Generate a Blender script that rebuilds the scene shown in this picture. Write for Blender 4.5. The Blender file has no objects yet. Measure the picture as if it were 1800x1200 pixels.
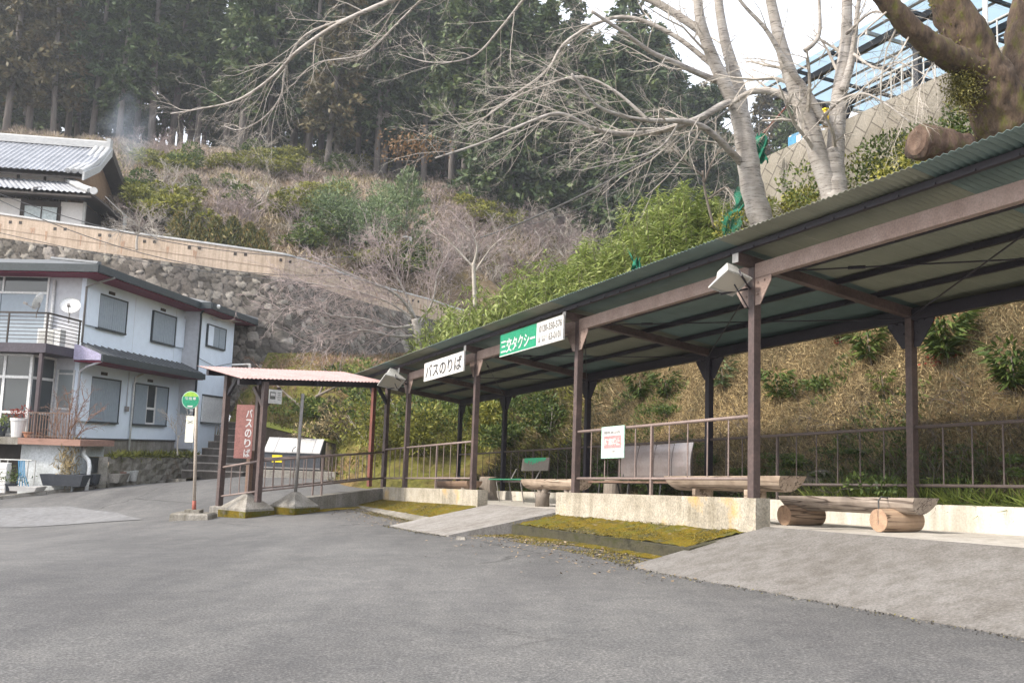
import bpy, math, random
import numpy as np
from mathutils import Vector, Matrix
SC = bpy.context.scene
COL = SC.collection
rng = random.Random(7)
NR = np.random.default_rng(11)

# ------------------------------------------------------------------ surveying: where things stand
FPX = 1600.0
PHI = math.atan(.035); TH = math.atan(185*math.cos(PHI)/FPX)
CF = np.array([0, math.cos(TH), math.sin(TH)])
_r0 = np.array([1., 0, 0]); _u0 = np.array([0, -math.sin(TH), math.cos(TH)])
CR = math.cos(PHI)*_r0+math.sin(PHI)*_u0
CU = -math.sin(PHI)*_r0+math.cos(PHI)*_u0
def ray(x, y): return CF+CR*(x-900)/FPX-CU*(y-600)/FPX
def at(x, y, d): return ray(x, y)*d
P1 = at(1325, 875, 10)
_D = ray(135, 839); UH = np.array([_D[0], _D[1], 0]); _n = np.linalg.norm(UH); SL = -_D[2]/_n; UH = UH/_n
VH = np.array([UH[1], -UH[0], 0]); ZH = np.array([0, 0, 1.])
def S(u, v, h): return P1+UH*u+VH*v+ZH*(h-SL*u)          # shelter frame: along, towards the bank, up
def onv(x, y, v):
    r = ray(x, y); t = ((P1@VH)+v)/(r@VH); p = r*t-P1; u = p@UH; return u, p[2]+SL*u
def uv_of(x, y):
    p = np.array([x, y, 0])-P1; return p@UH, p@VH

# ------------------------------------------------------------------ object helpers
def nrm(v):
    v = np.asarray(v, float); n = np.linalg.norm(v); return v/n if n > 1e-12 else v
class MB:
    def __init__(s): s.V = []; s.F = []
    def add(s, verts, faces):
        o = len(s.V); s.V.extend([tuple(map(float, v)) for v in verts]); s.F.extend([tuple(i+o for i in f) for f in faces]); return s
    def hexa(s, c8):
        return s.add(c8, [(0,3,2,1),(4,5,6,7),(0,1,5,4),(1,2,6,5),(2,3,7,6),(3,0,4,7)])
    def box(s, c, sx, sy, sz, ax=None):
        c = np.asarray(c, float)
        if ax is None: X, Y, Z = np.eye(3)
        else: X, Y, Z = [np.asarray(q, float) for q in ax]
        pts = []
        for z in (-.5, .5):
            for (x, y) in ((-.5,-.5),(.5,-.5),(.5,.5),(-.5,.5)): pts.append(c+X*x*sx+Y*y*sy+Z*z*sz)
        return s.hexa(pts)
    def beam(s, p, q, w, h, up=(0,0,1)):
        p = np.asarray(p, float); q = np.asarray(q, float); d = nrm(q-p); side = nrm(np.cross(d, up)); u2 = np.cross(side, d)
        pts = []
        for e in (p, q):
            for (a, b) in ((-.5,-.5),(.5,-.5),(.5,.5),(-.5,.5)): pts.append(e+side*a*w+u2*b*h)
        return s.hexa(pts)
    def vbeam(s, p, q, wv, h):
        """bar from p to q whose ends are cut plumb (sheared), h measured straight up"""
        p = np.asarray(p, float); q = np.asarray(q, float); d = q-p; d[2] = 0; d = nrm(d); side = np.array([d[1], -d[0], 0])
        pts = []
        for e in (p, q):
            for (a, b) in ((-.5,-.5),(.5,-.5),(.5,.5),(-.5,.5)): pts.append(e+side*a*wv+ZH*b*h)
        return s.hexa(pts)
    def tube(s, pts, r, n=8, cap=True):
        pts = [np.asarray(p, float) for p in pts]; m = len(pts)
        if not hasattr(r, '__len__'): r = [r]*m
        base = len(s.V); d = nrm(pts[1]-pts[0])
        ref = np.array([0,0,1.]) if abs(d[2]) < .9 else np.array([1.,0,0])
        x = nrm(np.cross(d, ref)); 
        for i in range(m):
            if i == 0: d = pts[1]-pts[0]
            elif i == m-1: d = pts[-1]-pts[-2]
            else: d = pts[i+1]-pts[i-1]
            d = nrm(d); x = nrm(x-d*(x@d)); y = np.cross(d, x)
            for k in range(n):
                a = 2*math.pi*k/n; s.V.append(tuple(pts[i]+(x*math.cos(a)+y*math.sin(a))*r[i]))
        for i in range(m-1):
            for k in range(n):
                k2 = (k+1) % n
                s.F.append((base+i*n+k, base+i*n+k2, base+(i+1)*n+k2, base+(i+1)*n+k))
        if cap and n > 2:
            s.F.append(tuple(base+k for k in reversed(range(n)))); s.F.append(tuple(base+(m-1)*n+k for k in range(n)))
        return s
    def lathe(s, c, prof, n=20, ax=None):
        c = np.asarray(c, float); X, Y, Z = (np.eye(3) if ax is None else [np.asarray(q, float) for q in ax]); base = len(s.V)
        for (r, z) in prof:
            for k in range(n):
                a = 2*math.pi*k/n; s.V.append(tuple(c+X*math.cos(a)*r+Y*math.sin(a)*r+Z*z))
        for i in range(len(prof)-1):
            for k in range(n):
                k2 = (k+1) % n; s.F.append((base+i*n+k, base+i*n+k2, base+(i+1)*n+k2, base+(i+1)*n+k))
        s.F.append(tuple(base+k for k in reversed(range(n)))); s.F.append(tuple(base+(len(prof)-1)*n+k for k in range(n)))
        return s
    def prism(s, poly, ext):
        poly = [np.asarray(p, float) for p in poly]; ext = np.asarray(ext, float); n = len(poly)
        return s.add(poly+[p+ext for p in poly], [tuple(reversed(range(n))), tuple(range(n, 2*n))]+[(i, (i+1) % n, n+(i+1) % n, n+i) for i in range(n)])
    def grid(s, f, nu, nv, flip=False):
        base = len(s.V)
        for i in range(nu+1):
            for j in range(nv+1): s.V.append(tuple(map(float, f(i/nu, j/nv))))
        for i in range(nu):
            for j in range(nv):
                a = base+i*(nv+1)+j; q = (a, a+nv+1, a+nv+2, a+1); s.F.append(q[::-1] if flip else q)
        return s

def origin_of(par):
    o = np.zeros(3)
    while par is not None:
        o = o+np.array(par.location); par = par.parent
    return o
def link(name, me, m, parent):
    ob = bpy.data.objects.new(name, me); COL.objects.link(ob)
    if m is not None: me.materials.append(m)
    ob.parent = parent
    return ob
def build(name, mb, m, parent=None, smooth=False, origin=None, bevel=0):
    """mesh object from world-space geometry; its origin is the parent's (or the given one)"""
    me = bpy.data.meshes.new(name)
    org = origin_of(parent) if parent is not None else (np.zeros(3) if origin is None else np.asarray(origin, float))
    V = np.array(mb.V)-org
    me.from_pydata(V.tolist(), [], mb.F); 
    if smooth: me.shade_smooth()
    ob = link(name, me, m, parent)
    if parent is None: ob.location = org
    if bevel:
        b = ob.modifiers.new('b', 'BEVEL'); b.width = bevel; b.segments = 2; b.limit_method = 'ANGLE'; b.angle_limit = .6
    return ob
def thing(name, label, cat, loc=(0,0,0), group=None):
    o = bpy.data.objects.new(name, None); COL.objects.link(o); o.location = tuple(map(float, loc)); o.empty_display_size = .2
    o['label'] = label; o['category'] = cat
    if group: o['group'] = group
    return o
def tag(o, label=None, cat=None, group=None, kind=None):
    if label: o['label'] = label
    if cat: o['category'] = cat
    if group: o['group'] = group
    if kind: o['kind'] = kind
    return o
def dup(root, loc, rz=0, sc=1, label=None, group=None, tilt=(0,0)):
    r = root.copy(); COL.objects.link(r); r.location = tuple(map(float, loc)); r.rotation_euler = (tilt[0], tilt[1], rz)
    r.scale = (sc, sc, sc) if not hasattr(sc, '__len__') else sc
    if label: r['label'] = label
    if group: r['group'] = group
    for ch in root.children:
        c = ch.copy(); COL.objects.link(c); c.parent = r
        for g in ch.children:
            d = g.copy(); COL.objects.link(d); d.parent = c
    return r

class Cloud:
    """many small leaf-sized faces"""
    def __init__(s): s.V = []; s.T = []
    def add(s, P, D, N, L, W, tint, mid=.45):
        P = np.asarray(P, float); D = np.asarray(D, float); n = len(P)
        D = D/np.maximum(np.linalg.norm(D, axis=1, keepdims=True), 1e-9)
        sd = np.cross(D, np.asarray(N, float)); sd = sd/np.maximum(np.linalg.norm(sd, axis=1, keepdims=True), 1e-9)
        L = np.broadcast_to(L, (n,))[:, None]; W = np.broadcast_to(W, (n,))[:, None]
        nn = np.cross(sd, D)
        q = np.stack([P, P+D*L*mid-sd*W*.5, P+D*L-nn*L*.12, P+D*L*mid+sd*W*.5], 1)
        s.V.append(q.reshape(-1, 3)); s.T.append(np.broadcast_to(tint, (n,)).astype(float)); return s
def build_cloud(name, cl, m, parent=None, origin=None):
    V = np.concatenate(cl.V); T = np.concatenate(cl.T); n = len(T)
    org = origin_of(parent) if parent is not None else (np.zeros(3) if origin is None else np.asarray(origin, float))
    V = V-org
    me = bpy.data.meshes.new(name); me.vertices.add(4*n); me.vertices.foreach_set('co', V.astype(np.float32).ravel())
    me.loops.add(4*n); me.loops.foreach_set('vertex_index', np.arange(4*n, dtype=np.int32))
    me.polygons.add(n); me.polygons.foreach_set('loop_start', np.arange(0, 4*n, 4, dtype=np.int32))
    me.update(calc_edges=True)
    a = me.attributes.new('tint', 'FLOAT', 'FACE'); a.data.foreach_set('value', T.astype(np.float32))
    ob = link(name, me, m, parent)
    if parent is None: ob.location = tuple(org)
    return ob
def rdirs(n, up=0.):
    d = NR.normal(size=(n, 3)); d[:, 2] += up; return d/np.linalg.norm(d, axis=1, keepdims=True)

def text_mesh(body, bold=0.0):
    cu = bpy.data.curves.new('lettering', 'FONT'); cu.body = body; cu.align_x = 'LEFT'; cu.size = 1; cu.resolution_u = 4; cu.offset = bold
    ob = bpy.data.objects.new('lettering', cu); COL.objects.link(ob)
    bpy.context.view_layer.update()
    me = bpy.data.meshes.new_from_object(ob.evaluated_get(bpy.context.evaluated_depsgraph_get()))
    V = np.array([v.co[:] for v in me.vertices]); F = [tuple(p.vertices) for p in me.polygons]
    bpy.data.objects.remove(ob); bpy.data.curves.remove(cu); bpy.data.meshes.remove(me)
    return V, F
def letters(mb, body, o, ex, ey, w, h, bold=0.0, off=None):
    """lay text filling a w x h box: o lower-left, ex/ey unit axes, off lift"""
    V, F = text_mesh(body, bold)
    lo = V.min(0); hi = V.max(0); sx = w/max(hi[0]-lo[0], 1e-6); sy = h/max(hi[1]-lo[1], 1e-6)
    o = np.asarray(o, float); ex = np.asarray(ex, float); ey = np.asarray(ey, float)
    off = np.zeros(3) if off is None else np.asarray(off)
    mb.add([o+off+ex*(v[0]-lo[0])*sx+ey*(v[1]-lo[1])*sy for v in V], F); return mb

# ------------------------------------------------------------------ materials
def new_mat(name):
    m = bpy.data.materials.new(name); m.use_nodes = True; nt = m.node_tree; nt.nodes.clear()
    out = nt.nodes.new('ShaderNodeOutputMaterial'); b = nt.nodes.new('ShaderNodeBsdfPrincipled'); nt.links.new(b.outputs[0], out.inputs[0])
    return m, nt, b, out
def ramp(nt, fac, stops):
    r = nt.nodes.new('ShaderNodeValToRGB'); e = r.color_ramp.elements
    while len(e) < len(stops): e.new(.5)
    for i, (p, c) in enumerate(stops): e[i].position = p; e[i].color = (*c, 1)
    nt.links.new(fac, r.inputs[0]); return r.outputs[0]
def coords(nt, scale=(1,1,1), rot=(0,0,0)):
    tc = nt.nodes.new('ShaderNodeTexCoord'); mp = nt.nodes.new('ShaderNodeMapping'); mp.inputs['Scale'].default_value = scale; mp.inputs['Rotation'].default_value = rot
    nt.links.new(tc.outputs['Object'], mp.inputs[0]); return mp.outputs[0]
def noise(nt, co, scale, detail=4, rough=.6):
    n = nt.nodes.new('ShaderNodeTexNoise'); n.inputs['Scale'].default_value = scale; n.inputs['Detail'].default_value = detail; n.inputs['Roughness'].default_value = rough
    nt.links.new(co, n.inputs['Vector']); return n.outputs[0]
def mixc(nt, fac, a, b, mode='MIX'):
    m = nt.nodes.new('ShaderNodeMix'); m.data_type = 'RGBA'; m.blend_type = mode
    for inp, v in ((m.inputs[0], fac), (m.inputs[6], a), (m.inputs[7], b)):
        if hasattr(v, 'is_output') or hasattr(v, 'links'): nt.links.new(v, inp)
        elif isinstance(v, (int, float)): inp.default_value = v
        else: inp.default_value = (*v, 1)
    return m.outputs[2]
def bump(nt, b, h, strength=.3, dist=.01):
    n = nt.nodes.new('ShaderNodeBump'); n.inputs['Strength'].default_value = strength; n.inputs['Distance'].default_value = dist
    nt.links.new(h, n.inputs['Height']); nt.links.new(n.outputs[0], b.inputs['Normal'])
def mat(name, c1, c2=None, scale=4, rough=.7, metal=0, bmp=.15, stretch=(1,1,1), fine=None, c3=None, spec=.4, lo=.72):
    """mottled paint / wood / stone: two or three tones on noise, with bump"""
    m, nt, b, out = new_mat(name)
    c2 = c2 or tuple(x*.75 for x in c1)
    co = coords(nt, stretch); n1 = noise(nt, co, scale)
    st = [(.32, c1), (.68, c2)] if c3 is None else [(.3, c1), (.5, c2), (.68, c3)]
    col = ramp(nt, n1, st)
    n2 = noise(nt, co, fine or scale*9, 3)
    sp = ramp(nt, n2, [(.3, (lo,lo,lo)), (.7, (1.12-.4*(lo-.72),)*3)])
    col = mixc(nt, 1.0, col, sp, 'MULTIPLY')
    nt.links.new(col, b.inputs['Base Color']); b.inputs['Roughness'].default_value = rough; b.inputs['Metallic'].default_value = metal
    b.inputs['Specular IOR Level'].default_value = spec
    if bmp: bump(nt, b, n2, bmp, .01)
    return m
def leaf_mat(name, stops, rough=.55, trans=.3, spec=.3):
    m, nt, b, out = new_mat(name)
    at_ = nt.nodes.new('ShaderNodeAttribute'); at_.attribute_name = 'tint'
    oi = nt.nodes.new('ShaderNodeObjectInfo')
    ad = nt.nodes.new('ShaderNodeMath'); ad.operation = 'MULTIPLY_ADD'; ad.inputs[1].default_value = .22; nt.links.new(oi.outputs['Random'], ad.inputs[0]); nt.links.new(at_.outputs['Fac'], ad.inputs[2])
    sb = nt.nodes.new('ShaderNodeMath'); sb.operation = 'SUBTRACT'; sb.inputs[1].default_value = .11; nt.links.new(ad.outputs[0], sb.inputs[0])
    col = ramp(nt, sb.outputs[0], stops)
    nt.links.new(col, b.inputs['Base Color']); b.inputs['Roughness'].default_value = rough; b.inputs['Specular IOR Level'].default_value = spec
    if trans:
        tr = nt.nodes.new('ShaderNodeBsdfTranslucent'); nt.links.new(col, tr.inputs[0]); mx = nt.nodes.new('ShaderNodeMixShader'); mx.inputs[0].default_value = trans
        nt.links.new(b.outputs[0], mx.inputs[1]); nt.links.new(tr.outputs[0], mx.inputs[2]); nt.links.new(mx.outputs[0], out.inputs[0])
    return m

M = {}
def translucent(name, c):
    m, nt, b, out = new_mat(name); b.inputs['Base Color'].default_value = (*c, 1); b.inputs['Roughness'].default_value = .3; tr = nt.nodes.new('ShaderNodeBsdfTranslucent'); tr.inputs[0].default_value = (*c, 1); mx = nt.nodes.new('ShaderNodeMixShader'); mx.inputs[0].default_value = .75
    nt.links.new(b.outputs[0], mx.inputs[1]); nt.links.new(tr.outputs[0], mx.inputs[2]); nt.links.new(mx.outputs[0], out.inputs[0]); return m
def asphalt():
    m, nt, b, out = new_mat('asphalt'); co = coords(nt)
    big = noise(nt, co, .22, 6, .6); fine = noise(nt, co, 62, 2, .8); mid = noise(nt, co, 3.2, 6, .7); tyre = noise(nt, coords(nt, (.9, .12, 1), (0,0,.35)), 1.1, 4)
    col = ramp(nt, big, [(.3, (.085,.084,.084)), (.5, (.108,.107,.106)), (.7, (.132,.13,.128))])
    col = mixc(nt, 1., col, ramp(nt, fine, [(.3, (.5,.5,.5)), (.52, (1,1,1)), (.69, (1.75,1.72,1.68))]), 'MULTIPLY')
    col = mixc(nt, 1., col, ramp(nt, mid, [(.3, (.8,.8,.81)), (.68, (1.14,1.12,1.1))]), 'MULTIPLY')
    col = mixc(nt, 1., col, ramp(nt, tyre, [(.36, (.82,.82,.83)), (.58, (1.06,1.06,1.05))]), 'MULTIPLY')
    sp = noise(nt, co, .9, 3, .5); col = mixc(nt, ramp(nt, sp, [(.2, (.55,.55,.55)), (.3, (0,0,0))]), col, (.05,.048,.046))
    vo = nt.nodes.new('ShaderNodeTexVoronoi'); vo.feature = 'DISTANCE_TO_EDGE'; vo.inputs['Scale'].default_value = .21
    w2 = mixc(nt, .3, co, noise(nt, co, 1.7, 6)); nt.links.new(w2, vo.inputs['Vector'])
    cr = ramp(nt, vo.outputs['Distance'], [(.0, (.35,.35,.35)), (.0035, (1,1,1))])
    col = mixc(nt, ramp(nt, noise(nt, co, .15, 2), [(.48, (0,0,0)), (.56, (.8,.8,.8))]), col, mixc(nt, 1., col, cr, 'MULTIPLY'))
    nt.links.new(col, b.inputs['Base Color']); b.inputs['Roughness'].default_value = .85; b.inputs['Specular IOR Level'].default_value = .3
    bump(nt, b, fine, .5, .006); return m
def concrete(name, c, stain=(.5,.48,.42), sc=1.5, lichen=None, dark=.55, fine=40):
    m, nt, b, out = new_mat(name); co = coords(nt)
    n1 = noise(nt, co, sc, 6, .65); n2 = noise(nt, co, fine, 3, .75); n3 = noise(nt, coords(nt, (7, 7, .6)), 1., 4)
    col = ramp(nt, n1, [(.3, tuple(x*s for x, s in zip(c, stain))), (.62, c)])
    col = mixc(nt, 1., col, ramp(nt, n2, [(.3, (dark,)*3), (.65, (1.1,1.1,1.1))]), 'MULTIPLY')
    col = mixc(nt, .5, col, mixc(nt, 1., col, ramp(nt, n3, [(.35, (.55,.53,.48)), (.6, (1.05,1.05,1.05))]), 'MULTIPLY'))
    if lichen:
        n4 = noise(nt, co, 1.1, 5, .7); col = mixc(nt, ramp(nt, n4, [(.56, (0,0,0)), (.68, (.8,.8,.8))]), col, lichen)
    nt.links.new(col, b.inputs['Base Color']); b.inputs['Roughness'].default_value = .9; b.inputs['Specular IOR Level'].default_value = .2
    bump(nt, b, n2, .4, .008); return m
def moss():
    m, nt, b, out = new_mat('moss'); co = coords(nt)
    n1 = noise(nt, co, 1.7, 6, .7); n2 = noise(nt, co, 60, 3, .8); n3 = noise(nt, co, 7, 4)
    col = ramp(nt, n1, [(.34, (.12,.105,.085)), (.42, (.085,.078,.024)), (.5, (.16,.115,.014)), (.58, (.115,.112,.018)), (.65, (.13,.115,.088))])
    col = mixc(nt, 1., col, ramp(nt, n2, [(.3, (.5,.5,.5)), (.7, (1.35,1.3,1.2))]), 'MULTIPLY')
    col = mixc(nt, ramp(nt, n3, [(.6, (0,0,0)), (.72, (.8,.8,.8))]), col, (.2,.17,.12))
    nt.links.new(col, b.inputs['Base Color']); b.inputs['Roughness'].default_value = .95; b.inputs['Specular IOR Level'].default_value = .1
    bump(nt, b, n2, .8, .02); return m
def stone_wall():
    m, nt, b, out = new_mat('rubble stone'); co = coords(nt)
    t_ = nt.nodes.new('ShaderNodeAttribute'); t_.attribute_name = 'tint'; j_ = nt.nodes.new('ShaderNodeAttribute'); j_.attribute_name = 'joint'
    cell = ramp(nt, t_.outputs['Fac'], [(0, (.085,.076,.07)), (.45, (.15,.136,.126)), (.8, (.225,.206,.19)), (1, (.36,.335,.31))])
    n2 = noise(nt, co, 9, 5, .7); n1 = noise(nt, co, .7, 4)
    cell = mixc(nt, 1., cell, ramp(nt, n2, [(.3, (.6,.6,.6)), (.7, (1.2,1.18,1.15))]), 'MULTIPLY'); cell = mixc(nt, 1., cell, ramp(nt, n1, [(.35, (.7,.7,.64)), (.65, (1.08,1.06,1.04))]), 'MULTIPLY')
    col = mixc(nt, ramp(nt, j_.outputs['Fac'], [(.1, (0,0,0)), (.5, (1,1,1))]), (.045,.04,.036), cell)
    nt.links.new(col, b.inputs['Base Color']); b.inputs['Roughness'].default_value = .9; b.inputs['Specular IOR Level'].default_value = .2
    bump(nt, b, n2, .6, .03); return m
def block_wall():
    m, nt, b, out = new_mat('diagonal concrete blocks')
    tc = nt.nodes.new('ShaderNodeTexCoord'); mp = nt.nodes.new('ShaderNodeMapping'); mp.inputs['Rotation'].default_value = (0,0,math.radians(45))
    uvn = nt.nodes.new('ShaderNodeUVMap'); nt.links.new(uvn.outputs[0], mp.inputs[0])
    br = nt.nodes.new('ShaderNodeTexBrick'); br.inputs['Scale'].default_value = 1.; br.inputs['Brick Width'].default_value = .52; br.inputs['Row Height'].default_value = .34
    br.inputs['Mortar Size'].default_value = .014; br.inputs['Color1'].default_value = (.3,.275,.235,1); br.inputs['Color2'].default_value = (.26,.238,.2,1); br.inputs['Mortar'].default_value = (.14,.125,.105,1)
    nt.links.new(mp.outputs[0], br.inputs['Vector'])
    co = coords(nt); n1 = noise(nt, co, 1.2, 5); n2 = noise(nt, co, 30, 3)
    col = mixc(nt, 1., br.outputs['Color'], ramp(nt, n1, [(.3, (.72,.7,.66)), (.65, (1.08,1.08,1.08))]), 'MULTIPLY')
    col = mixc(nt, 1., col, ramp(nt, n2, [(.3, (.75,.75,.75)), (.7, (1.1,1.1,1.1))]), 'MULTIPLY')
    nt.links.new(col, b.inputs['Base Color']); b.inputs['Roughness'].default_value = .9
    iv = nt.nodes.new('ShaderNodeMath'); iv.operation = 'SUBTRACT'; iv.inputs[0].default_value = 1; nt.links.new(br.outputs['Fac'], iv.inputs[1])
    bump(nt, b, iv.outputs[0], .8, .03); return m
def earth(name, stops, sc=.35, fine=9):
    m, nt, b, out = new_mat(name); co = coords(nt)
    n1 = noise(nt, co, sc, 6, .7); n2 = noise(nt, co, fine, 5, .75)
    col = ramp(nt, n1, stops); col = mixc(nt, 1., col, ramp(nt, n2, [(.3, (.4,.4,.4)), (.7, (1.4,1.35,1.3))]), 'MULTIPLY')
    nt.links.new(col, b.inputs['Base Color']); b.inputs['Roughness'].default_value = 1; b.inputs['Specular IOR Level'].default_value = .1
    bump(nt, b, n2, 1., .15); return m
def bark_cherry():
    m, nt, b, out = new_mat('cherry bark'); co = coords(nt, (4, 4, 30)); n1 = noise(nt, co, 1.1, 5, .75); n2 = noise(nt, coords(nt), 3, 4); n3 = noise(nt, coords(nt), 60, 3)
    col = ramp(nt, n1, [(.35, (.075,.065,.06)), (.45, (.33,.31,.295)), (.72, (.46,.44,.42))])
    col = mixc(nt, 1., col, ramp(nt, n2, [(.3, (.7,.66,.6)), (.65, (1.1,1.08,1.05))]), 'MULTIPLY')
    nt.links.new(col, b.inputs['Base Color']); b.inputs['Roughness'].default_value = .85; bump(nt, b, n1, .6, .02); return m
def glass(name, c=(.03,.035,.04), rough=.06):
    m, nt, b, out = new_mat(name); b.inputs['Base Color'].default_value = (*c, 1); b.inputs['Roughness'].default_value = rough; b.inputs['Specular IOR Level'].default_value = .8; return m
def emis_less(name, c, rough=.5): 
    return mat(name, c, tuple(x*.9 for x in c), scale=3, rough=rough, bmp=.03)
def roof_sheet():
    m, nt, b, out = new_mat('corrugated sheet'); a = nt.nodes.new('ShaderNodeAttribute'); a.attribute_name = 'tint'
    col = ramp(nt, a.outputs['Fac'], [(.0, (.11,.17,.165)), (.45, (.125,.175,.16)), (.55, (.17,.188,.145)), (1., (.2,.21,.16))])
    n = noise(nt, coords(nt), 2.2, 5); col = mixc(nt, 1., col, ramp(nt, n, [(.3, (.8,.8,.8)), (.7, (1.08,1.08,1.08))]), 'MULTIPLY')
    nt.links.new(col, b.inputs['Base Color']); b.inputs['Roughness'].default_value = .5; b.inputs['Metallic'].default_value = .0; return m
def tile_roof():
    m, nt, b, out = new_mat('grey roof tile'); co = coords(nt); n = noise(nt, co, 1.2, 5); n2 = noise(nt, co, 18, 3)
    col = ramp(nt, n, [(.3, (.17,.18,.2)), (.7, (.3,.31,.335))]); col = mixc(nt, 1., col, ramp(nt, n2, [(.3, (.7,.7,.7)), (.7, (1.25,1.25,1.25))]), 'MULTIPLY')
    nt.links.new(col, b.inputs['Base Color']); b.inputs['Roughness'].default_value = .45; b.inputs['Specular IOR Level'].default_value = .5; return m

M['asphalt'] = asphalt()
M['ramp'] = concrete('ramp concrete', (.29,.275,.26), (.78,.76,.74), 1.2, fine=45, dark=.62)
M['apron'] = concrete('apron concrete', (.2,.19,.18), (.78,.76,.74), .9, fine=50, dark=.6)
M['floor'] = concrete('platform floor', (.5,.475,.44), (.85,.83,.8), 1.0, fine=40, dark=.75)
M['wallc'] = concrete('weathered wall', (.47,.43,.36), (.62,.6,.55), 2.2, lichen=(.42,.26,.06))
M['wallb'] = concrete('clean wall', (.6,.57,.51), (.8,.78,.74), 1.4, dark=.82)
M['kerb'] = concrete('kerb', (.34,.32,.29), (.55,.53,.48), 2)
M['old'] = concrete('old concrete', (.3,.28,.25), (.45,.44,.36), 1.6)
M['moss'] = moss()
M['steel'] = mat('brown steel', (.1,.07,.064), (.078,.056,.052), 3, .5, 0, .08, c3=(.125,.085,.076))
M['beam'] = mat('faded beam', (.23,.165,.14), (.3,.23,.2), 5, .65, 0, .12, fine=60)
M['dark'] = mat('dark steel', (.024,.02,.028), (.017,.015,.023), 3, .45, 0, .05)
M['rust'] = mat('rusty post', (.14,.05,.04), (.2,.07,.05), 6, .7)
M['roof'] = roof_sheet()
M['pink'] = mat('pink sheet', (.4,.265,.25), (.33,.215,.2), 2.5, .6, 0, .05)
M['log'] = mat('pale log', (.42,.34,.265), (.36,.28,.21), 2, .8, 0, .5, (5,5,1.5), c3=(.25,.185,.135), fine=26)
def log_mat(name, ang, a, b_, dark):
    m, nt, b, out = new_mat(name); tc = nt.nodes.new('ShaderNodeTexCoord'); mp = nt.nodes.new('ShaderNodeMapping'); mp.vector_type = 'TEXTURE'; mp.inputs['Rotation'].default_value = (0, 0, ang); mp.inputs['Scale'].default_value = (1.6, .09, .09); nt.links.new(tc.outputs['Object'], mp.inputs[0])
    g = noise(nt, mp.outputs[0], 1.5, 6, .65); ck = noise(nt, mp.outputs[0], .9, 3, .5); bl = noise(nt, tc.outputs['Object'], 4, 4)
    col = ramp(nt, g, [(.3, b_), (.65, a)]); col = mixc(nt, 1., col, ramp(nt, bl, [(.3, (.72,.7,.68)), (.65, (1.1,1.1,1.1))]), 'MULTIPLY')
    cr = ramp(nt, ck, [(.47, (0,0,0)), (.495, (.9,.9,.9)), (.505, (.9,.9,.9)), (.53, (0,0,0))]); col = mixc(nt, cr, col, dark)
    nt.links.new(col, b.inputs['Base Color']); b.inputs['Roughness'].default_value = .85; b.inputs['Specular IOR Level'].default_value = .2; bump(nt, b, g, .7, .01); return m
AU = math.atan2(UH[1], UH[0])
M['log'] = log_mat('pale log', AU, (.44,.355,.28), (.31,.24,.18), (.09,.065,.045)); M['logleg'] = log_mat('pale log leg', AU+math.pi/2, (.42,.31,.22), (.27,.185,.125), (.07,.045,.03)); M['logseat'] = log_mat('grey log seat', AU, (.4,.345,.295), (.25,.21,.18), (.08,.06,.05))
M['logend'] = mat('log end', (.42,.285,.19), (.3,.195,.13), 14, .8, 0, .2)
M['logdark'] = mat('weathered log', (.26,.22,.185), (.17,.145,.12), 5, .85, 0, .4, (4,4,1))
M['wood'] = mat('brown wood', (.19,.12,.085), (.13,.082,.06), 3, .5, 0, .1, (1,6,6))
M['white'] = mat('white board', (.6,.59,.575), (.54,.53,.515), 2.5, .55, 0, .03)
M['lamp'] = mat('grey enamel', (.5,.5,.475), (.4,.4,.38), 4, .5, 0, .05)
M['pane'] = glass('lamp glass', (.42,.4,.35), .15)
M['green'] = mat('green board', (.01,.27,.14), (.012,.22,.115), 3, .45, 0, .03)
M['lgreen'] = mat('light green', (.3,.5,.06), (.26,.45,.05), 3, .45, 0, .03)
M['mint'] = mat('mint frame', (.45,.66,.56), (.4,.6,.5), 3, .5, 0, .03)
M['black'] = mat('black paint', (.02,.02,.02), (.028,.028,.028), 3, .5, 0, .03)
M['inkg'] = mat('grey print', (.09,.09,.085), (.12,.12,.11), 3, .6, 0, 0)
M['red'] = mat('faded red', (.62,.2,.2), (.58,.25,.25), 3, .6, 0, 0)
M['brownsign'] = mat('faded brown board', (.24,.1,.085), (.3,.14,.12), 4, .6, 0, .05)
M['yellow'] = mat('yellow panel', (.8,.66,.02), (.74,.6,.02), 3, .5, 0, 0)
M['greyp'] = mat('grey pole', (.27,.25,.235), (.2,.19,.18), 6, .6)
M['bin'] = mat('dark bin', (.05,.055,.065), (.075,.08,.092), 2.5, .5, .2, .05)
M['binlid'] = mat('bin lid', (.5,.49,.475), (.42,.41,.4), 2, .4, .1, .05)
M['housew'] = mat('blue white cladding', (.72,.8,.89), (.69,.77,.86), .8, .7, 0, .02, fine=3, lo=.95)
M['housef'] = mat('grey render', (.56,.57,.6), (.52,.53,.56), .8, .75, 0, .05, lo=.9)
M['shutter'] = mat('grey shutter', (.31,.36,.405), (.29,.34,.385), 1, .55, .1, .03, (1,1,1), lo=.92)
M['fascia'] = mat('dark fascia', (.03,.04,.045), (.04,.05,.056), 2, .5)
M['soffit'] = mat('maroon soffit', (.2,.025,.06), (.17,.022,.05), 2, .7, 0, 0)
M['slate'] = mat('slate roof', (.1,.108,.115), (.15,.158,.165), 2, .6, 0, .2, (1,1,3))
M['purple'] = mat('purple slab', (.055,.047,.06), (.07,.06,.075), 2, .6)
M['lilac'] = mat('lilac panel', (.5,.46,.62), (.46,.43,.58), 2, .7, 0, 0)
M['alum'] = mat('white aluminium', (.74,.74,.72), (.66,.66,.65), 3, .4, 0, .02)
M['winglass'] = glass('window glass', (.045,.055,.06), .05)
M['frost'] = glass('frosted glass', (.24,.27,.275), .3)
M['brick'] = mat('pinkish brick', (.34,.2,.155), (.25,.145,.11), 5, .85, 0, .3, (1,1,4))
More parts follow.
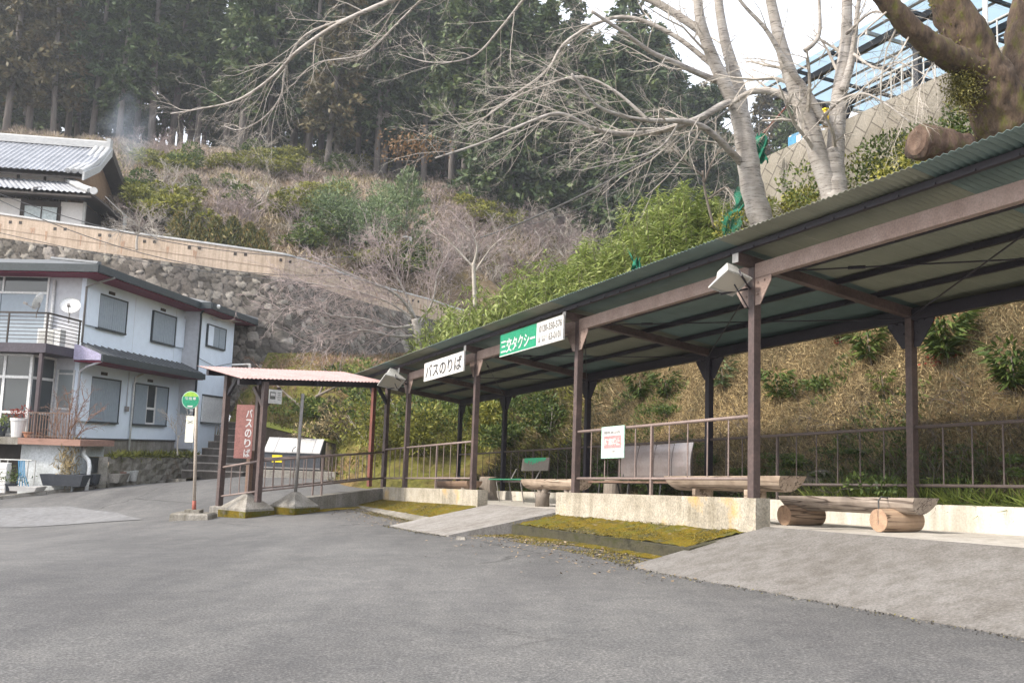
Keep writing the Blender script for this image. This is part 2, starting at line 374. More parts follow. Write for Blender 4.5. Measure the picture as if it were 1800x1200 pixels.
M['mossywall'] = concrete('mossy stone', (.29,.27,.24), (.42,.42,.33), 2.4, lichen=(.085,.05,.022))
M['parapet'] = concrete('beige parapet', (.5,.4,.315), (.82,.8,.78), .6, dark=.86, fine=12)
M['cap'] = mat('pale cap', (.56,.56,.55), (.46,.46,.455), 3, .7)
M['stone'] = stone_wall()
M['blocks'] = block_wall()
M['tile'] = tile_roof()
M['tileedge'] = mat('pale ridge tile', (.36,.365,.37), (.5,.5,.49), 4, .5, 0, .2, (1,1,4))
M['plaster'] = mat('white plaster', (.68,.655,.63), (.62,.6,.575), 1, .8, 0, .03, lo=.93)
M['tanp'] = mat('tan plaster', (.34,.22,.13), (.27,.17,.1), 1.2, .85, 0, .1)
M['timber'] = mat('dark timber', (.04,.032,.028), (.06,.048,.04), 4, .7)
M['cherry'] = bark_cherry()
M['twig'] = mat('twig', (.46,.42,.37), (.36,.32,.275), 3, .8, 0, 0)
M['twigpink'] = mat('pinkish twig', (.38,.31,.29), (.29,.235,.225), .8, .9, 0, 0)
M['twigred'] = mat('reddish twig', (.2,.11,.08), (.26,.16,.11), 3, .9, 0, 0)
M['barkold'] = mat('mossy old bark', (.045,.032,.023), (.105,.072,.05), 4.5, .95, 0, 1., (2,2,.7), c3=(.1,.095,.024), fine=22)
M['cedarbark'] = mat('cedar bark', (.125,.11,.1), (.21,.185,.17), 2, .9, 0, .4, (5,5,.6))
M['pergola'] = mat('dark frame', (.03,.033,.04), (.045,.048,.055), 3, .5)
M['polycarb'] = translucent('blue polycarbonate', (.6,.7,.77))
M['net'] = mat('green netting', (.015,.22,.13), (.02,.16,.1), 20, .8)
M['wire'] = mat('cable', (.06,.06,.06), (.08,.08,.08), 3, .6)
M['terra'] = mat('terracotta', (.36,.17,.1), (.3,.14,.08), 5, .8)
M['bluep'] = mat('blue plastic', (.08,.28,.45), (.06,.22,.38), 3, .4, 0, 0)
M['planter'] = mat('dark planter', (.035,.04,.05), (.05,.055,.065), 3, .6)
M['bankearth'] = earth('bank soil', [(.3, (.075,.058,.035)), (.5, (.15,.11,.06)), (.7, (.2,.15,.075))], .6, 12)
M['hill'] = earth('hillside', [(.28, (.1,.078,.055)), (.45, (.17,.125,.085)), (.6, (.15,.125,.06)), (.75, (.2,.15,.11))], .14, 1.7)
M['soil'] = earth('grassy embankment', [(.3, (.1,.085,.035)), (.48, (.13,.13,.035)), (.66, (.2,.13,.07))], .3, 4)
M['litter'] = mat('dry leaf', (.3,.2,.12), (.4,.3,.2), 20, .9, 0, 0)
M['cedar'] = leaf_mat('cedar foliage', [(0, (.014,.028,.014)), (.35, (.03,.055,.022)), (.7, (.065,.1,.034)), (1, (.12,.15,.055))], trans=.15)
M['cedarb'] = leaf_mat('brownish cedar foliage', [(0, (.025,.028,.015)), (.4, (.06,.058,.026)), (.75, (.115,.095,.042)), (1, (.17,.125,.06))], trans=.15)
M['broad'] = leaf_mat('lance leaf', [(0, (.06,.085,.02)), (.35, (.14,.19,.04)), (.7, (.26,.31,.085)), (1, (.4,.42,.17))], trans=.3, rough=.4)
M['bush'] = leaf_mat('bush leaf', [(0, (.03,.05,.014)), (.4, (.075,.115,.028)), (.75, (.15,.19,.045)), (1, (.27,.28,.07))], trans=.25)
M['ybush'] = leaf_mat('yellow green leaf', [(0, (.07,.08,.02)), (.4, (.17,.18,.035)), (.75, (.29,.28,.055)), (1, (.4,.37,.09))], trans=.25)
M['pineleaf'] = leaf_mat('pine needles', [(0, (.055,.085,.04)), (.5, (.13,.185,.08)), (1, (.23,.28,.13))], trans=.1)
M['dry'] = leaf_mat('dry grass', [(0, (.045,.045,.024)), (.2, (.11,.095,.048)), (.45, (.26,.21,.115)), (.75, (.48,.37,.2)), (1, (.62,.46,.22))], trans=.2, rough=.8)
M['scrub'] = leaf_mat('dead scrub', [(0, (.12,.1,.075)), (.4, (.25,.2,.155)), (.75, (.36,.295,.24)), (1, (.42,.35,.22))], trans=.1, rough=.9)
M['grass'] = leaf_mat('green grass', [(0, (.04,.06,.012)), (.5, (.11,.15,.03)), (1, (.22,.26,.06))], trans=.3)
M['redleaf'] = leaf_mat('red leaf', [(0, (.16,.02,.012)), (1, (.32,.05,.03))], trans=.3)
M['brownleaf'] = leaf_mat('brown leaf', [(0, (.13,.085,.05)), (1, (.3,.2,.12))], trans=.3)
# ================================================================== GROUND
def tps(pts, smooth=1e-3):
    P = np.array([p[:2] for p in pts], float); z = np.array([p[2] for p in pts], float); n = len(P)
    c = P.mean(0); sc = max(P.std(), 1e-6); Q = (P-c)/sc
    def k(r2): return np.where(r2 > 1e-12, .5*r2*np.log(np.maximum(r2, 1e-12)), 0)
    r2 = ((Q[:, None]-Q[None])**2).sum(-1); A = k(r2)+np.eye(n)*smooth; B = np.hstack([np.ones((n, 1)), Q])
    K = np.block([[A, B], [B.T, np.zeros((3, 3))]]); w = np.linalg.solve(K, np.concatenate([z, np.zeros(3)]))
    def f(x, y):
        x = np.asarray(x, float); y = np.asarray(y, float); q = (np.stack([x.ravel(), y.ravel()], -1)-c)/sc
        r = ((q[:, None]-Q[None])**2).sum(-1); v = k(r)@w[:n]+w[n]+q@w[n+1:]
        return v.reshape(x.shape)
    return f
gp = [S(*t) for t in ((-7,-1.5,-.8), (-4,-1.5,-.775), (-1.5,-1.5,-.755), (.4,-1.45,-.745), (.6,-.95,-.66), (3,-.95,-.63), (6,-1.75,-.675), (9,-1.1,-.6), (12,-.9,-.48), (13.5,-.8,-.46),
      (0,2,-.6), (6,2,-.6), (12,2,-.5))]
gp += [at(*t) for t in ((382,902,19.6), (433,912,18.4), (340,915,18), (0,877,25.2), (80,868,25.8), (160,860,26.4), (230,852,28), (300,848,30.2), (600,852,26), (500,834,27.5), (420,840,30), (0,930,20))]
gp += [(0,0,-1.15), (-8,6,-1.3), (8,2,-1.0), (-4,-8,-1.15), (-26,24,-2.2), (-34,10,-2.2)]
gz = tps(gp, 2e-3)
def gzf(x, y): return float(gz(np.array([x]), np.array([y]))[0])
def on_ground(px, py):
    r = ray(px, py); t = 3.
    for _ in range(4000):
        p = r*t
        if p[2] <= gzf(p[0], p[1]): return p
        t += .02 if t < 40 else .1
    return r*t
def sheet(name, fz, xs, ys, m, keep=None, kind='structure', smooth=True):
    X, Y = np.meshgrid(xs, ys, indexing='ij'); Z = fz(X, Y); nx, ny = X.shape
    V = np.stack([X, Y, Z], -1).reshape(-1, 3); F = []
    for i in range(nx-1):
        for j in range(ny-1):
            if keep is None or keep(X[i, j], Y[i, j]): F.append((i*ny+j, (i+1)*ny+j, (i+1)*ny+j+1, i*ny+j+1))
    me = bpy.data.meshes.new(name); me.from_pydata(V.tolist(), [], F)
    if smooth: me.shade_smooth()
    o = link(name, me, m, None); o['kind'] = kind
    return o
sheet('asphalt_road', gz, np.arange(-46, 16.1, .5), np.arange(-14, 36.1, .5), M['asphalt'], keep=lambda x, y: uv_of(x, y)[1] < .2 or uv_of(x, y)[0] > 14)
tb = tps([(-300,-300,-6), (300,-300,-6), (-300,300,-6), (300,300,-6), (0,0,-3), (-30,15,-4.5), (20,10,-3)], 1e-2)
sheet('ground', tb, np.linspace(-300, 300, 41), np.linspace(-240, 360, 41), M['hill'])

# lighter patch of newer paving on the far road and a cracked seam
mb = MB()
P0 = [on_ground(x, y) for x, y in ((-60,925),(-60,895),(120,890),(205,901),(255,913),(120,922))]
cen = np.mean(P0, 0)
NSEG = 14
for i in range(len(P0)):
    a, b = P0[i], P0[(i+1) % len(P0)]
    for k in range(NSEG):
        p = a+(b-a)*k/NSEG; q = a+(b-a)*(k+1)/NSEG
        tri = [cen, p, q]
        for s in range(6):
            f0, f1 = s/6, (s+1)/6
            quad = [cen+(p-cen)*f0, cen+(p-cen)*f1, cen+(q-cen)*f1, cen+(q-cen)*f0]
            mb.add([(v[0], v[1], gzf(v[0], v[1])+.012) for v in quad], [(0,1,2,3)])
o = build('road_patch', mb, concrete('paler asphalt', (.2,.2,.203), (.8,.8,.81), .8, fine=60, dark=.7)); o['kind'] = 'structure'

# platform, ramps, mossy steps ------------------------------------------------
def uvh_solid(name, corners_top, thick, m, nu=1, nv=1, kind='structure'):
    mb = MB(); c = [np.array(q, float) for q in corners_top]
    def bil(s, t): return (c[0]*(1-s)+c[1]*s)*(1-t)+(c[3]*(1-s)+c[2]*s)*t
    def top(s, t): return S(*bil(s, t))
    mb.grid(top, nu, nv)
    def bot(s, t):
        q = bil(s, t); q[2] -= thick; return S(*q)
    mb.grid(bot, nu, nv, True)
    for (p, q) in (((0,0),(1,0)), ((1,0),(1,1)), ((1,1),(0,1)), ((0,1),(0,0))):
        f = lambda i, j, p=p, q=q: (top if j > .5 else bot)(p[0]+(q[0]-p[0])*i, p[1]+(q[1]-p[1])*i)
        mb.grid(f, max(nu, nv), 1)
    o = build(name, mb, m)
    if kind: o['kind'] = kind
    return o
def bumpy(name, f, nu, nv, m, kind='structure'):
    mb = MB(); mb.grid(f, nu, nv); o = build(name, mb, m, smooth=True); o['kind'] = kind; return o
FH = lambda u: -.345+.008*max(u, 0)
uvh_solid('platform', [(-9,.03,FH(-9)), (-.1,.03,FH(0)), (-.1,2.36,FH(0)), (-9,2.36,FH(-9))], .5, M['floor'], 8, 2)
uvh_solid('platform', [(-.09,.11,FH(0)), (15.2,.11,FH(15.2)), (15.2,2.36,FH(15.2)), (-.09,2.36,FH(0))], .5, M['floor'], 8, 2)
uvh_solid('ramp', [(-9,-1.46,-.80), (.35,-1.41,-.735), (-.17,.028,-.30), (-9,.028,-.36)], .25, M['apron'], 10, 4)
uvh_solid('ramp', [(4.7,-1.72,-.645), (7.65,-1.7,-.645), (7.42,.12,-.262), (4.42,.12,-.262)], .3, M['ramp'], 6, 4)
def step_edge_(u): return -.80+.03*math.sin(u*2.3)+.015*math.sin(u*9)
uvh_solid('mossy_step', [(.05,-.82,-.535), (4.4,-.84,-.485), (4.4,-.09,-.345), (-.12,-.09,-.365)], .3, mat('mossy step face', (.022,.021,.011), (.055,.05,.03), 5, .95, 0, .8, c3=(.035,.036,.01)), 12, 4)
def moss_top(ua, ub, va, vb, c, seed):
    r_ = np.random.default_rng(seed)
    def f(s, t):
        u = ua+(ub-ua)*s; v = va+(vb-va)*t; q = (np.array(c[0])*(1-s)+np.array(c[1])*s)*(1-t)+(np.array(c[3])*(1-s)+np.array(c[2])*s)*t; return S(q[0], q[1], q[2]-.012*(1 if min(s, 1-s, t, 1-t) < .01 and r_.random() < .55 else 0)+.006+.018*abs(math.sin(u*7+v*5)*math.sin(v*11-u*3))+.01*r_.random())
    return f
bumpy('moss_patch', moss_top(.05,4.4,-.82,-.09, [(.15,-.79,-.53), (4.3,-.8,-.48), (4.3,-.13,-.35), (.0,-.13,-.37)], 1), 60, 14, M['moss'])
def moss_apron(s, t):
    u = .5+4.0*s; w = .06+.22*(.35+.65*s*(1-s)*4)*(.75+.25*math.sin(u*3)+.2*math.sin(u*11)); v = -.83-w*t
    p = S(u, v, 0); return np.array([p[0], p[1], gzf(p[0], p[1])+.012*(1-t)+.004])
bumpy('moss_patch', moss_apron, 24, 4, M['moss'])
uvh_solid('mossy_step', [(7.9,-.75,-.50), (13.3,-.78,-.40), (13.4,-.09,-.30), (7.5,-.09,-.29)], .3, M['moss'], 12, 4)
NRm = np.random.default_rng(4)
for (u0, u1, v0, v1, n, h0) in ((.1,4.5,-.86,-.1,9000,None), (.3,4.6,-1.4,-.84,14000,'g'), (7.7,13.2,-.78,-.1,7000,None), (7.8,13.4,-1.25,-.9,7000,'g')):
    u = NRm.uniform(u0, u1, n); f = NRm.random(n)**(1.7 if h0 == 'g' else 1); v = v1-(v1-v0)*f if h0 == 'g' else NRm.uniform(v0, v1, n); kp_ = np.sin(u*2.3+v*3)*np.sin(v*5-u*1.1)+NRm.normal(size=n)*.35 > -.2; u = u[kp_]; v = v[kp_]
    P = P1[None]+u[:, None]*UH+v[:, None]*VH
    if h0 == 'g': P[:, 2] = gz(P[:, 0], P[:, 1])+.004
    else: P[:, 2] = P1[2]-SL*u+(np.interp(v, [-.83, -.09], [-.515, -.355])+.02 if u0 < 5 else np.interp(v, [-.77, -.09], [-.45, -.295])+.006)+(.03*(u-2.2)/2.2*np.clip(-v, 0, .8) if u0 < 5 else .05*(u-10.5)/2.8*np.clip(-v, 0, .8))
    cl = Cloud(); k = len(P); D = NRm.normal(size=(k, 3)); D[:, 2] = np.abs(D[:, 2])*.4; cl.add(P, D, NRm.normal(size=(k, 3))*.4+[0,0,1], NRm.uniform(.008, .024, k), NRm.uniform(.008, .018, k), NRm.random(k)); o = build_cloud('moss', cl, leaf_mat('moss tufts', [(0, (.05,.05,.013)), (.5, (.13,.11,.018)), (1, (.21,.15,.025))], trans=0)); o['kind'] = 'stuff'
uvh_solid('kerb', [(8.2,-.92,-.575), (13.3,-.92,-.45), (13.3,-.76,-.41), (8.0,-.76,-.52)], .3, M['old'], 12, 1)

# ================================================================== THE LONG SHELTER
BAYS = [-3.98, 0, 4.0, 7.93, 11.9]
RF = lambda v: 2.74-.14*v
sh = thing('bus_shelter', 'long open bus shelter of brown steel posts under a sloping corrugated roof', 'shelter', S(0, 0, -.34))
ends = BAYS+[14.75]
for u in ends:
    if u < 14:
        mb = MB(); mb.box(S(u, 0, 0)+ZH*(2.62/2), .1, .1, 2.62, (UH, VH, ZH)); build('post', mb, M['steel'], sh, bevel=.006)
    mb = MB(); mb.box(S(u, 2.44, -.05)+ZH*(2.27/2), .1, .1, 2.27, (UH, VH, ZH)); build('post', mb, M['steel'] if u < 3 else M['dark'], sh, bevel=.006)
    # rafter, plumb sides, rising towards the road
    mb = MB(); c8 = []
    for (v, top) in ((-.27, RF(-.27)-.065), (2.7, RF(2.7)-.065)):
        for (du, dh) in ((-.05,-.115), (.05,-.115), (.05,0), (-.05,0)): c8.append(S(u+du, v, top+dh))
    mb.hexa([c8[0], c8[1], c8[5], c8[4], c8[3], c8[2], c8[6], c8[7]]); build('rafter', mb, M['steel'], sh, bevel=.004)
    mb = MB(); c = S(u, -.274, RF(-.27)-.1225); mb.box(c, .1, .006, .115, (UH, VH, ZH)); build('rafter_end_highlight', mb, M['white'], sh)  # added white plate: light on the rafter's end face put into colour
    # gusset brackets either side of each post
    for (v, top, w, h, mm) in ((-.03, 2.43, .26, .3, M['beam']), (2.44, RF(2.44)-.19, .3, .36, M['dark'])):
        if v < 0 and u > 14: continue
        for sg in (-1, 1):
            if (u == ends[0] and sg < 0) or (u == ends[-1] and sg > 0): continue
            mb = MB(); u0 = u+sg*.05
            mb.prism([S(u0, v-.006, top), S(u0+sg*w, v-.006, top), S(u0+sg*w, v-.006, top-.06), S(u0+sg*.08, v-.006, top-h), S(u0, v-.006, top-h)], VH*.012)
            for (a, b) in ((.05,.05), (.16,.04), (.05,.18)): mb.box(S(u0+sg*a, v-.012, top-b), .018, .02, .018, (UH, VH, ZH))
            build('bracket', mb, mm, sh)
for i in range(len(ends)-1):
    a, b = ends[i], ends[i+1]
    if b < 14:
        mb = MB(); mb.vbeam(S(a+.051, -.0, 2.515), S(b-.051, -.0, 2.515), .09, .17); build('front_beam', mb, M['beam'], sh, bevel=.006)
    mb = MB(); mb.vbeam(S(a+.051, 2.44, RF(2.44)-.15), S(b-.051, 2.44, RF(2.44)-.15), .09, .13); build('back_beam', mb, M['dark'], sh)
    if i < 4:
        mb = MB(); z0 = RF(.12)-.2; z1 = RF(2.36)-.2
        for (p, q) in ((S(a+.06, .12, z0), S(b-.06, 2.36, z1)), (S(b-.06, .12, z0), S(a+.06, 2.36, z1))):
            mb.tube([p, q], .009, 6); m_ = p+(q-p)*.22; mb.tube([m_-(q-p)*.02, m_+(q-p)*.02], .02, 6)
        build('tie_rod', mb, M['dark'], sh)
U0, U1 = -5.3, 15.3
for v in (-.26, .55, 1.2, 1.85, 2.56):
    mb = MB(); mb.vbeam(S(U0+.05, v, RF(v)-.045), S(U1-.1, v, RF(v)-.045), .055, .062)
    for k in range(52):
        u = U0+.3+k*.39
        mb.box(S(u, v-.03, RF(v)-.066), .022, .022, .02, (UH, VH, ZH))
    build('purlin', mb, M['dark'], sh)
mb = MB(); tin = []
PW = .0705; n = int((U1-U0)/(PW/4))
vs = [-.56, .3, 1.1, 1.9, 2.78]
base = 0; VV = []; FFc = []
prng = random.Random(5); pan = [prng.random() for _ in range(60)]
shade = {0:.1,1:.15,2:.85,3:.9,4:.2,5:.1,6:.05,7:.8,8:.75,9:.15,10:.3,11:.85,12:.6,13:.2,14:.7,15:.3}
for i in range(n+1):
    u = U0+i*PW/4; w = .009*math.cos(2*math.pi*i/4)+.0002*i % .003
    for v in vs: VV.append(S(u, v, RF(v)+w+.003))
for i in range(n):
    for j in range(4):
        a = i*5+j; FFc.append((a, a+1, a+6, a+5)); sid = int((i*PW/4)/1.32); tin.append(min(1, max(0, shade.get(sid % 16, .5)+.12*pan[(sid*7+j//2) % 60]-.06)))
me = bpy.data.meshes.new('roof_sheet'); me.from_pydata((np.array(VV)-origin_of(sh)).tolist(), [], FFc)
at_ = me.attributes.new('tint', 'FLOAT', 'FACE'); at_.data.foreach_set('value', np.array(tin, np.float32))
o = link('roof_sheet', me, M['roof'], sh); sm = o.modifiers.new('s', 'SOLIDIFY'); sm.thickness = .003
mb = MB(); mb.hexa([S(U1-.03, -.3, RF(-.3)-.2), S(U1-.01, -.3, RF(-.3)-.2), S(U1-.01, 1.0, RF(1.0)-.2), S(U1-.03, 1.0, RF(1.0)-.2), S(U1-.03, -.3, RF(-.3)-.02), S(U1-.01, -.3, RF(-.3)-.02), S(U1-.01, 1.0, RF(1.0)-.02), S(U1-.03, 1.0, RF(1.0)-.02)])
build('gable_board', mb, mat('cream board', (.3,.28,.15), (.34,.31,.18), 3), sh)

# low walls ----------------------------------------------------------------
def lowwall(label, u0, u1, v0, v1, top, bot, m, cuts=()):
    mb = MB(); N = 16
    def pt(s, t):
        return S(u0+(u1-u0)*s, v0, bot+(top-bot)*t)
    mb.grid(lambda s, t: S(u0+(u1-u0)*s, v0, bot+(top-bot)*t), N, 3)
    mb.grid(lambda s, t: S(u0+(u1-u0)*s, v0+(v1-v0)*t, top), N, 1)
    mb.grid(lambda s, t: S(u0+(u1-u0)*s, v1, top+(bot-top)*t), N, 3)
    for e, fl in ((u0, True), (u1, False)): mb.grid(lambda s, t, e=e: S(e, v0+(v1-v0)*s, bot+(top-bot)*t), 1, 1, fl)
    t_ = build('low_wall', mb, m, origin=S((u0+u1)/2, v0, bot)); tag(t_, label, 'low wall'); return t_
lowwall('lichen spotted concrete kerb wall under the railing with the red and white notice', -.15, 4.42, -.1, .1, 0, -.75, M['wallc'])
lowwall('weathered concrete kerb wall beside the mossy strip at the far end of the shelter', 7.45, 13.2, -.1, .1, 0, -.75, M['wallc'])
lowwall('pale concrete retaining wall at the foot of the grassy bank behind the benches', -9, 14.85, 2.37, 2.56, -.05, -.8, M['wallb'])

# railings -----------------------------------------------------------------
def railing(label, u0, u1, v, top, low, nb, foot, m, floorposts=(), group=None):
    t = thing('railing', label, 'railing', S((u0+u1)/2, v, foot), group)
    mb = MB(); mb.tube([S(u0, v, top), S(u1, v, top)], .021, 8); build('top_rail', mb, m, t, True)
    mb = MB(); mb.tube([S(u0, v, low), S(u1, v, low)], .019, 8); build('bottom_rail', mb, m, t, True)
    for k in range(nb):
        u = u0+(u1-u0)*(k+1)/(nb+1)
        mb = MB()
        if k in floorposts: mb.box(S(u, v, 0)+ZH*((top+foot)/2), .034, .034, top-foot, (UH, VH, ZH))
        else: mb.tube([S(u, v, low), S(u, v, top)], .0095, 6)
        build('stanchion' if k in floorposts else 'baluster', mb, m, t)
    return t
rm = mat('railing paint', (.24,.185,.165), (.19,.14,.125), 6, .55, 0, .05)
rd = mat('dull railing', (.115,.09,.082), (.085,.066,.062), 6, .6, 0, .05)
railing('brown front railing that carries the mint framed notice, between two shelter posts', .05, 3.95, 0, .9, .21, 9, 0, rm, (4,))
railing('brown front railing at the far end of the shelter above the mossy strip', 7.98, 11.85, 0, .9, .21, 9, 0, rm, (4,))
railing('short brown front railing in the last narrow bay before the pink roof', 11.95, 13.45, 0, .9, .21, 3, 0, rm)
BL = {-3.98: 'back railing at the right edge of the view behind the green leaf tufts', 0: 'back railing behind the long half log bench on two round logs', 4.0: 'back railing behind the dark bench with a tall shiny backrest',
      7.93: 'back railing directly behind the chair with peeling green paint', 11.9: 'back railing in the shortest far bay of the shelter'}
for i in range(5):
    a, b = ends[i], ends[i+1]
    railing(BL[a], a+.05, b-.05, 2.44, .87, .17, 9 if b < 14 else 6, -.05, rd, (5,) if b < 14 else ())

# signs --------------------------------------------------------------------
def board(name, label, u0, u1, v, hb, ht, m, cat='sign', th=.03):
    """board facing the road; u0 is the viewer's left (far) end"""
    t = thing(name, label, cat, S((u0+u1)/2, v, (hb+ht)/2))
    mb = MB(); c = []
    for vv in (v, v+th):
        for (u, h) in ((u0, hb), (u1, hb), (u1, ht), (u0, ht)): c.append(S(u, vv, h))
    mb.hexa(c); build('panel', mb, m, t); return t
EXU = -(UH-np.array([0, 0, SL]))
def lay(t, name, body, u_left, v, hb, w, h, m, bold=0):
    mb = MB(); letters(mb, body, S(u_left, v, hb), EXU, ZH, w, h, bold, -VH*.004); return build(name, mb, m, t)
ul, hb1 = onv(745, 665, -.34); ur, ht1 = onv(816, 613, -.34)
t = board('bus_stop_sign', 'white board with black letters hung under the eave of the long shelter', ul, ur, -.34, 2.2, 2.58, M['white'])
lay(t, 'lettering', 'バスのりば', ul-.1, -.34, 2.25, ul-ur-.2, .27, M['black'], .012)
ul, _ = onv(879, 610, -.34); um, _ = onv(943, 590, -.34); ur, _ = onv(990, 575, -.34)
t = board('taxi_sign', 'green and white board with white and grey writing hung under the eave', ul, um, -.34, 2.26, 2.64, M['green'])
mb = MB(); c = []
for vv in (-.34, -.31):
    for (u, h) in ((um, 2.26), (ur, 2.26), (ur, 2.64), (um, 2.64)): c.append(S(u, vv, h))
mb.hexa(c); build('phone_panel', mb, M['white'], t)
mb = MB(); mb.vbeam(S(ul, -.342, 2.267), S(um, -.342, 2.267), .008, .014); build('trim', mb, M['white'], t)
lay(t, 'lettering', '三交タクシー', ul-.05, -.34, 2.305, (ul-um)-.09, .24, M['white'], .018)
lay(t, 'lettering', '0120-350-576', um-.1, -.34, 2.47, (um-ur)-.14, .11, M['inkg'], .01)
lay(t, 'lettering', '63-0101', um-.42, -.34, 2.31, (um-ur)-.48, .11, M['inkg'], .01)
lay(t, 'lettering', '☎', um-.06, -.34, 2.315, .09, .09, M['inkg'])
lay(t, 'lettering', 'のりば\n電話', um-.19, -.34, 2.315, .18, .1, M['inkg'])
# notice on the railing
ul, ur = onv(1057, 780, -.045)[0], onv(1097, 778, -.045)[0]
t = board('notice_board', 'small mint framed notice with a red band tied to the front railing', ul, ur, -.045, .49, .93, M['mint'], th=.012)
mb = MB(); c = []
for vv in (-.049, -.046):
    for (u, h) in ((ul-.05, .535), (ur+.05, .535), (ur+.05, .89), (ul-.05, .89)): c.append(S(u, vv, h))
mb.hexa(c); build('paper', mb, M['white'], t)
mb = MB(); c = []
for vv in (-.053, -.050):
    for (u, h) in ((ul-.085, .63), (ur+.07, .63), (ur+.07, .8), (ul-.085, .8)): c.append(S(u, vv, h))
mb.hexa(c); build('band', mb, M['red'], t)
lay(t, 'lettering', '関係者以外', ul-.09, -.05, .825, (ul-ur)-.18, .04, M['inkg'])
lay(t, 'lettering', '駐車禁止', ul-.11, -.054, .66, (ul-ur)-.2, .105, M['white'], .03)
lay(t, 'lettering', 'お願いします', ul-.3, -.05, .57, (ul-ur)-.38, .025, M['inkg'])

# floodlights --------------------------------------------------------------
def floodlight(label, u, v, h, sc=1.0):
    c = S(u, v, h); t = thing('floodlight', label, 'floodlight', c)
    Zl = nrm(-VH*.16-ZH*.85+UH*-.48); Xl = nrm(np.cross(Zl, UH)); Yl = np.cross(Zl, Xl)     # Zl: way the lamp shines
    def fr(z, w, d): return [c+Zl*z*sc+Xl*x*w*sc+Yl*y*d*sc for (x, y) in ((-.5,-.5),(.5,-.5),(.5,.5),(-.5,.5))]
    mb = MB()
    L = [fr(-.2, .17, .22), fr(-.09, .22, .26), fr(-.08, .24, .28), fr(.03, .41, .41), fr(.045, .43, .43), fr(.065, .43, .43)]
    for i in range(5):
        for k in range(4): mb.add([L[i][k], L[i][(k+1) % 4], L[i+1][(k+1) % 4], L[i+1][k]], [(0,1,2,3)])
    mb.add(L[0], [(3,2,1,0)]); I = fr(.065, .37, .37)
    for k in range(4): mb.add([L[5][k], L[5][(k+1) % 4], I[(k+1) % 4], I[k]], [(0,1,2,3)])
    build('housing', mb, M['lamp'], t)
    mb = MB(); mb.hexa(fr(.05, .368, .368)+fr(.06, .368, .368)); build('lens', mb, M['pane'], t)
    mb = MB(); q = S(u, -.06, h-.02)
    for s in (-1, 1): mb.tube([c+Yl*.215*sc*s, c+Yl*.225*sc*s+Zl*.09*sc, q+UH*-.02*s+ZH*-.05], .012, 6)
    mb.tube([c+Zl*-.1*sc, c+Zl*.16*sc+Xl*.12*sc, q+ZH*-.28], .008, 6)
    build('mounting_arm', mb, M['dark'], t); return t
floodlight('large grey floodlight on the nearest front post of the shelter', .03, -.33, 2.4, .8)
floodlight('small grey floodlight at the far end of the shelter beside the white board', 11.95, -.42, 2.42, 1.15)

# ================================================================== BENCHES AND STUMPS
def halflog(mb, p, q, r, slant=.0, flat_up=True, n=10):
    p = np.asarray(p, float); q = np.asarray(q, float); d = nrm(q-p); side = nrm(np.cross(d, ZH)); up = np.cross(side, d)
    ring = [(-r, 0.)]+[(-r*math.cos(math.pi*k/n), -r*.95*math.sin(math.pi*k/n)) for k in range(1, n)]+[(r, 0.)]
    V = []; m = 7
    for i in range(m):
        t_ = i/(m-1)
        wob = 1+.025*math.sin(i*2.1)
        for (a, b) in ring:
            e = slant*(1 if i == m-1 else (-1 if i == 0 else 0))*(b/r)
            V.append(p+(q-p)*t_+side*a*wob+up*b*wob+d*e)
    k = len(ring); F = []
    for i in range(m-1):
        for j in range(k):
            F.append((i*k+j, (i+1)*k+j, (i+1)*k+(j+1) % k, i*k+(j+1) % k))
    F.append(tuple(range(k))); F.append(tuple(reversed([(m-1)*k+j for j in range(k)])))
    return mb.add(V, F)
# 1 right: half log on two round logs
t = thing('log_bench', 'long half log bench resting on two round logs by the bank wall', 'bench', S(0, 1.5, FH(0)))
mb = MB(); halflog(mb, S(1.12, 1.52, .02), S(-.98, 1.52, .03), .19, .1); build('seat', mb, M['logseat'], t, False)
for u in (.86, -.62):
    mb = MB(); r = .128; pts = [S(u, v, FH(0)+r) for v in (1.2, 1.3, 1.5, 1.66, 1.76)]
    mb.tube(pts, [r*.98, r, r*1.0, r*.99, r*.97], 20); lg = build('leg', mb, M['logleg'], t, False)
    mb = MB(); mb.lathe(S(u, 1.197, FH(0)+r), [(r*.97, 0), (r*.97, .004)], 20, (UH, ZH, -VH)); mb.tube([S(u, 1.19, FH(0)+r), S(u+.02, 1.19, FH(0)+r*1.95)], .006, 5); build('cut_end', mb, M['logend'], lg)
mb = MB(); mb.tube([S(-.62, 1.2, -.26), S(-.62, 1.2, .0), S(-.62, 1.24, .035), S(-.62, 1.4, .02)], .009, 6); build('staple', mb, M['wire'], t)
# 2 tall half log table behind the first front post
t = thing('log_bench', 'pale half log bench on plank legs behind the nearest front post', 'bench', S(1, .8, FH(0)))
mb = MB(); halflog(mb, S(2.62, .82, .255), S(.28, .82, .255), .2, .12); build('seat', mb, M['log'], t)
for u in (2.0, .95):
    mb = MB(); mb.box(S(u, .82, (FH(0)+.09)/2)+ZH*0, .07, .3, .09-FH(0), (UH, VH, ZH)); build('leg', mb, M['log'], t, bevel=.008)
# 3 slab bench on forked legs
t = thing('log_bench', 'short thick log slab bench on forked trunk legs beside the second front post', 'bench', S(6.6, 1.1, FH(6)))
mb = MB(); halflog(mb, S(7.75, 1.1, .21), S(5.7, 1.1, .215), .2, .05); build('seat', mb, M['log'], t)
for u in (7.2, 6.15):
    mb = MB(); b0 = S(u, 1.1, FH(6)); mb.tube([b0, b0+ZH*.18, b0+ZH*.26], [.14, .13, .15], 10)
    for s in (-1, 1): mb.tube([b0+ZH*.15, b0+ZH*.4+UH*s*.16], [.06, .07], 8)
    build('leg', mb, M['logdark'], t, True)
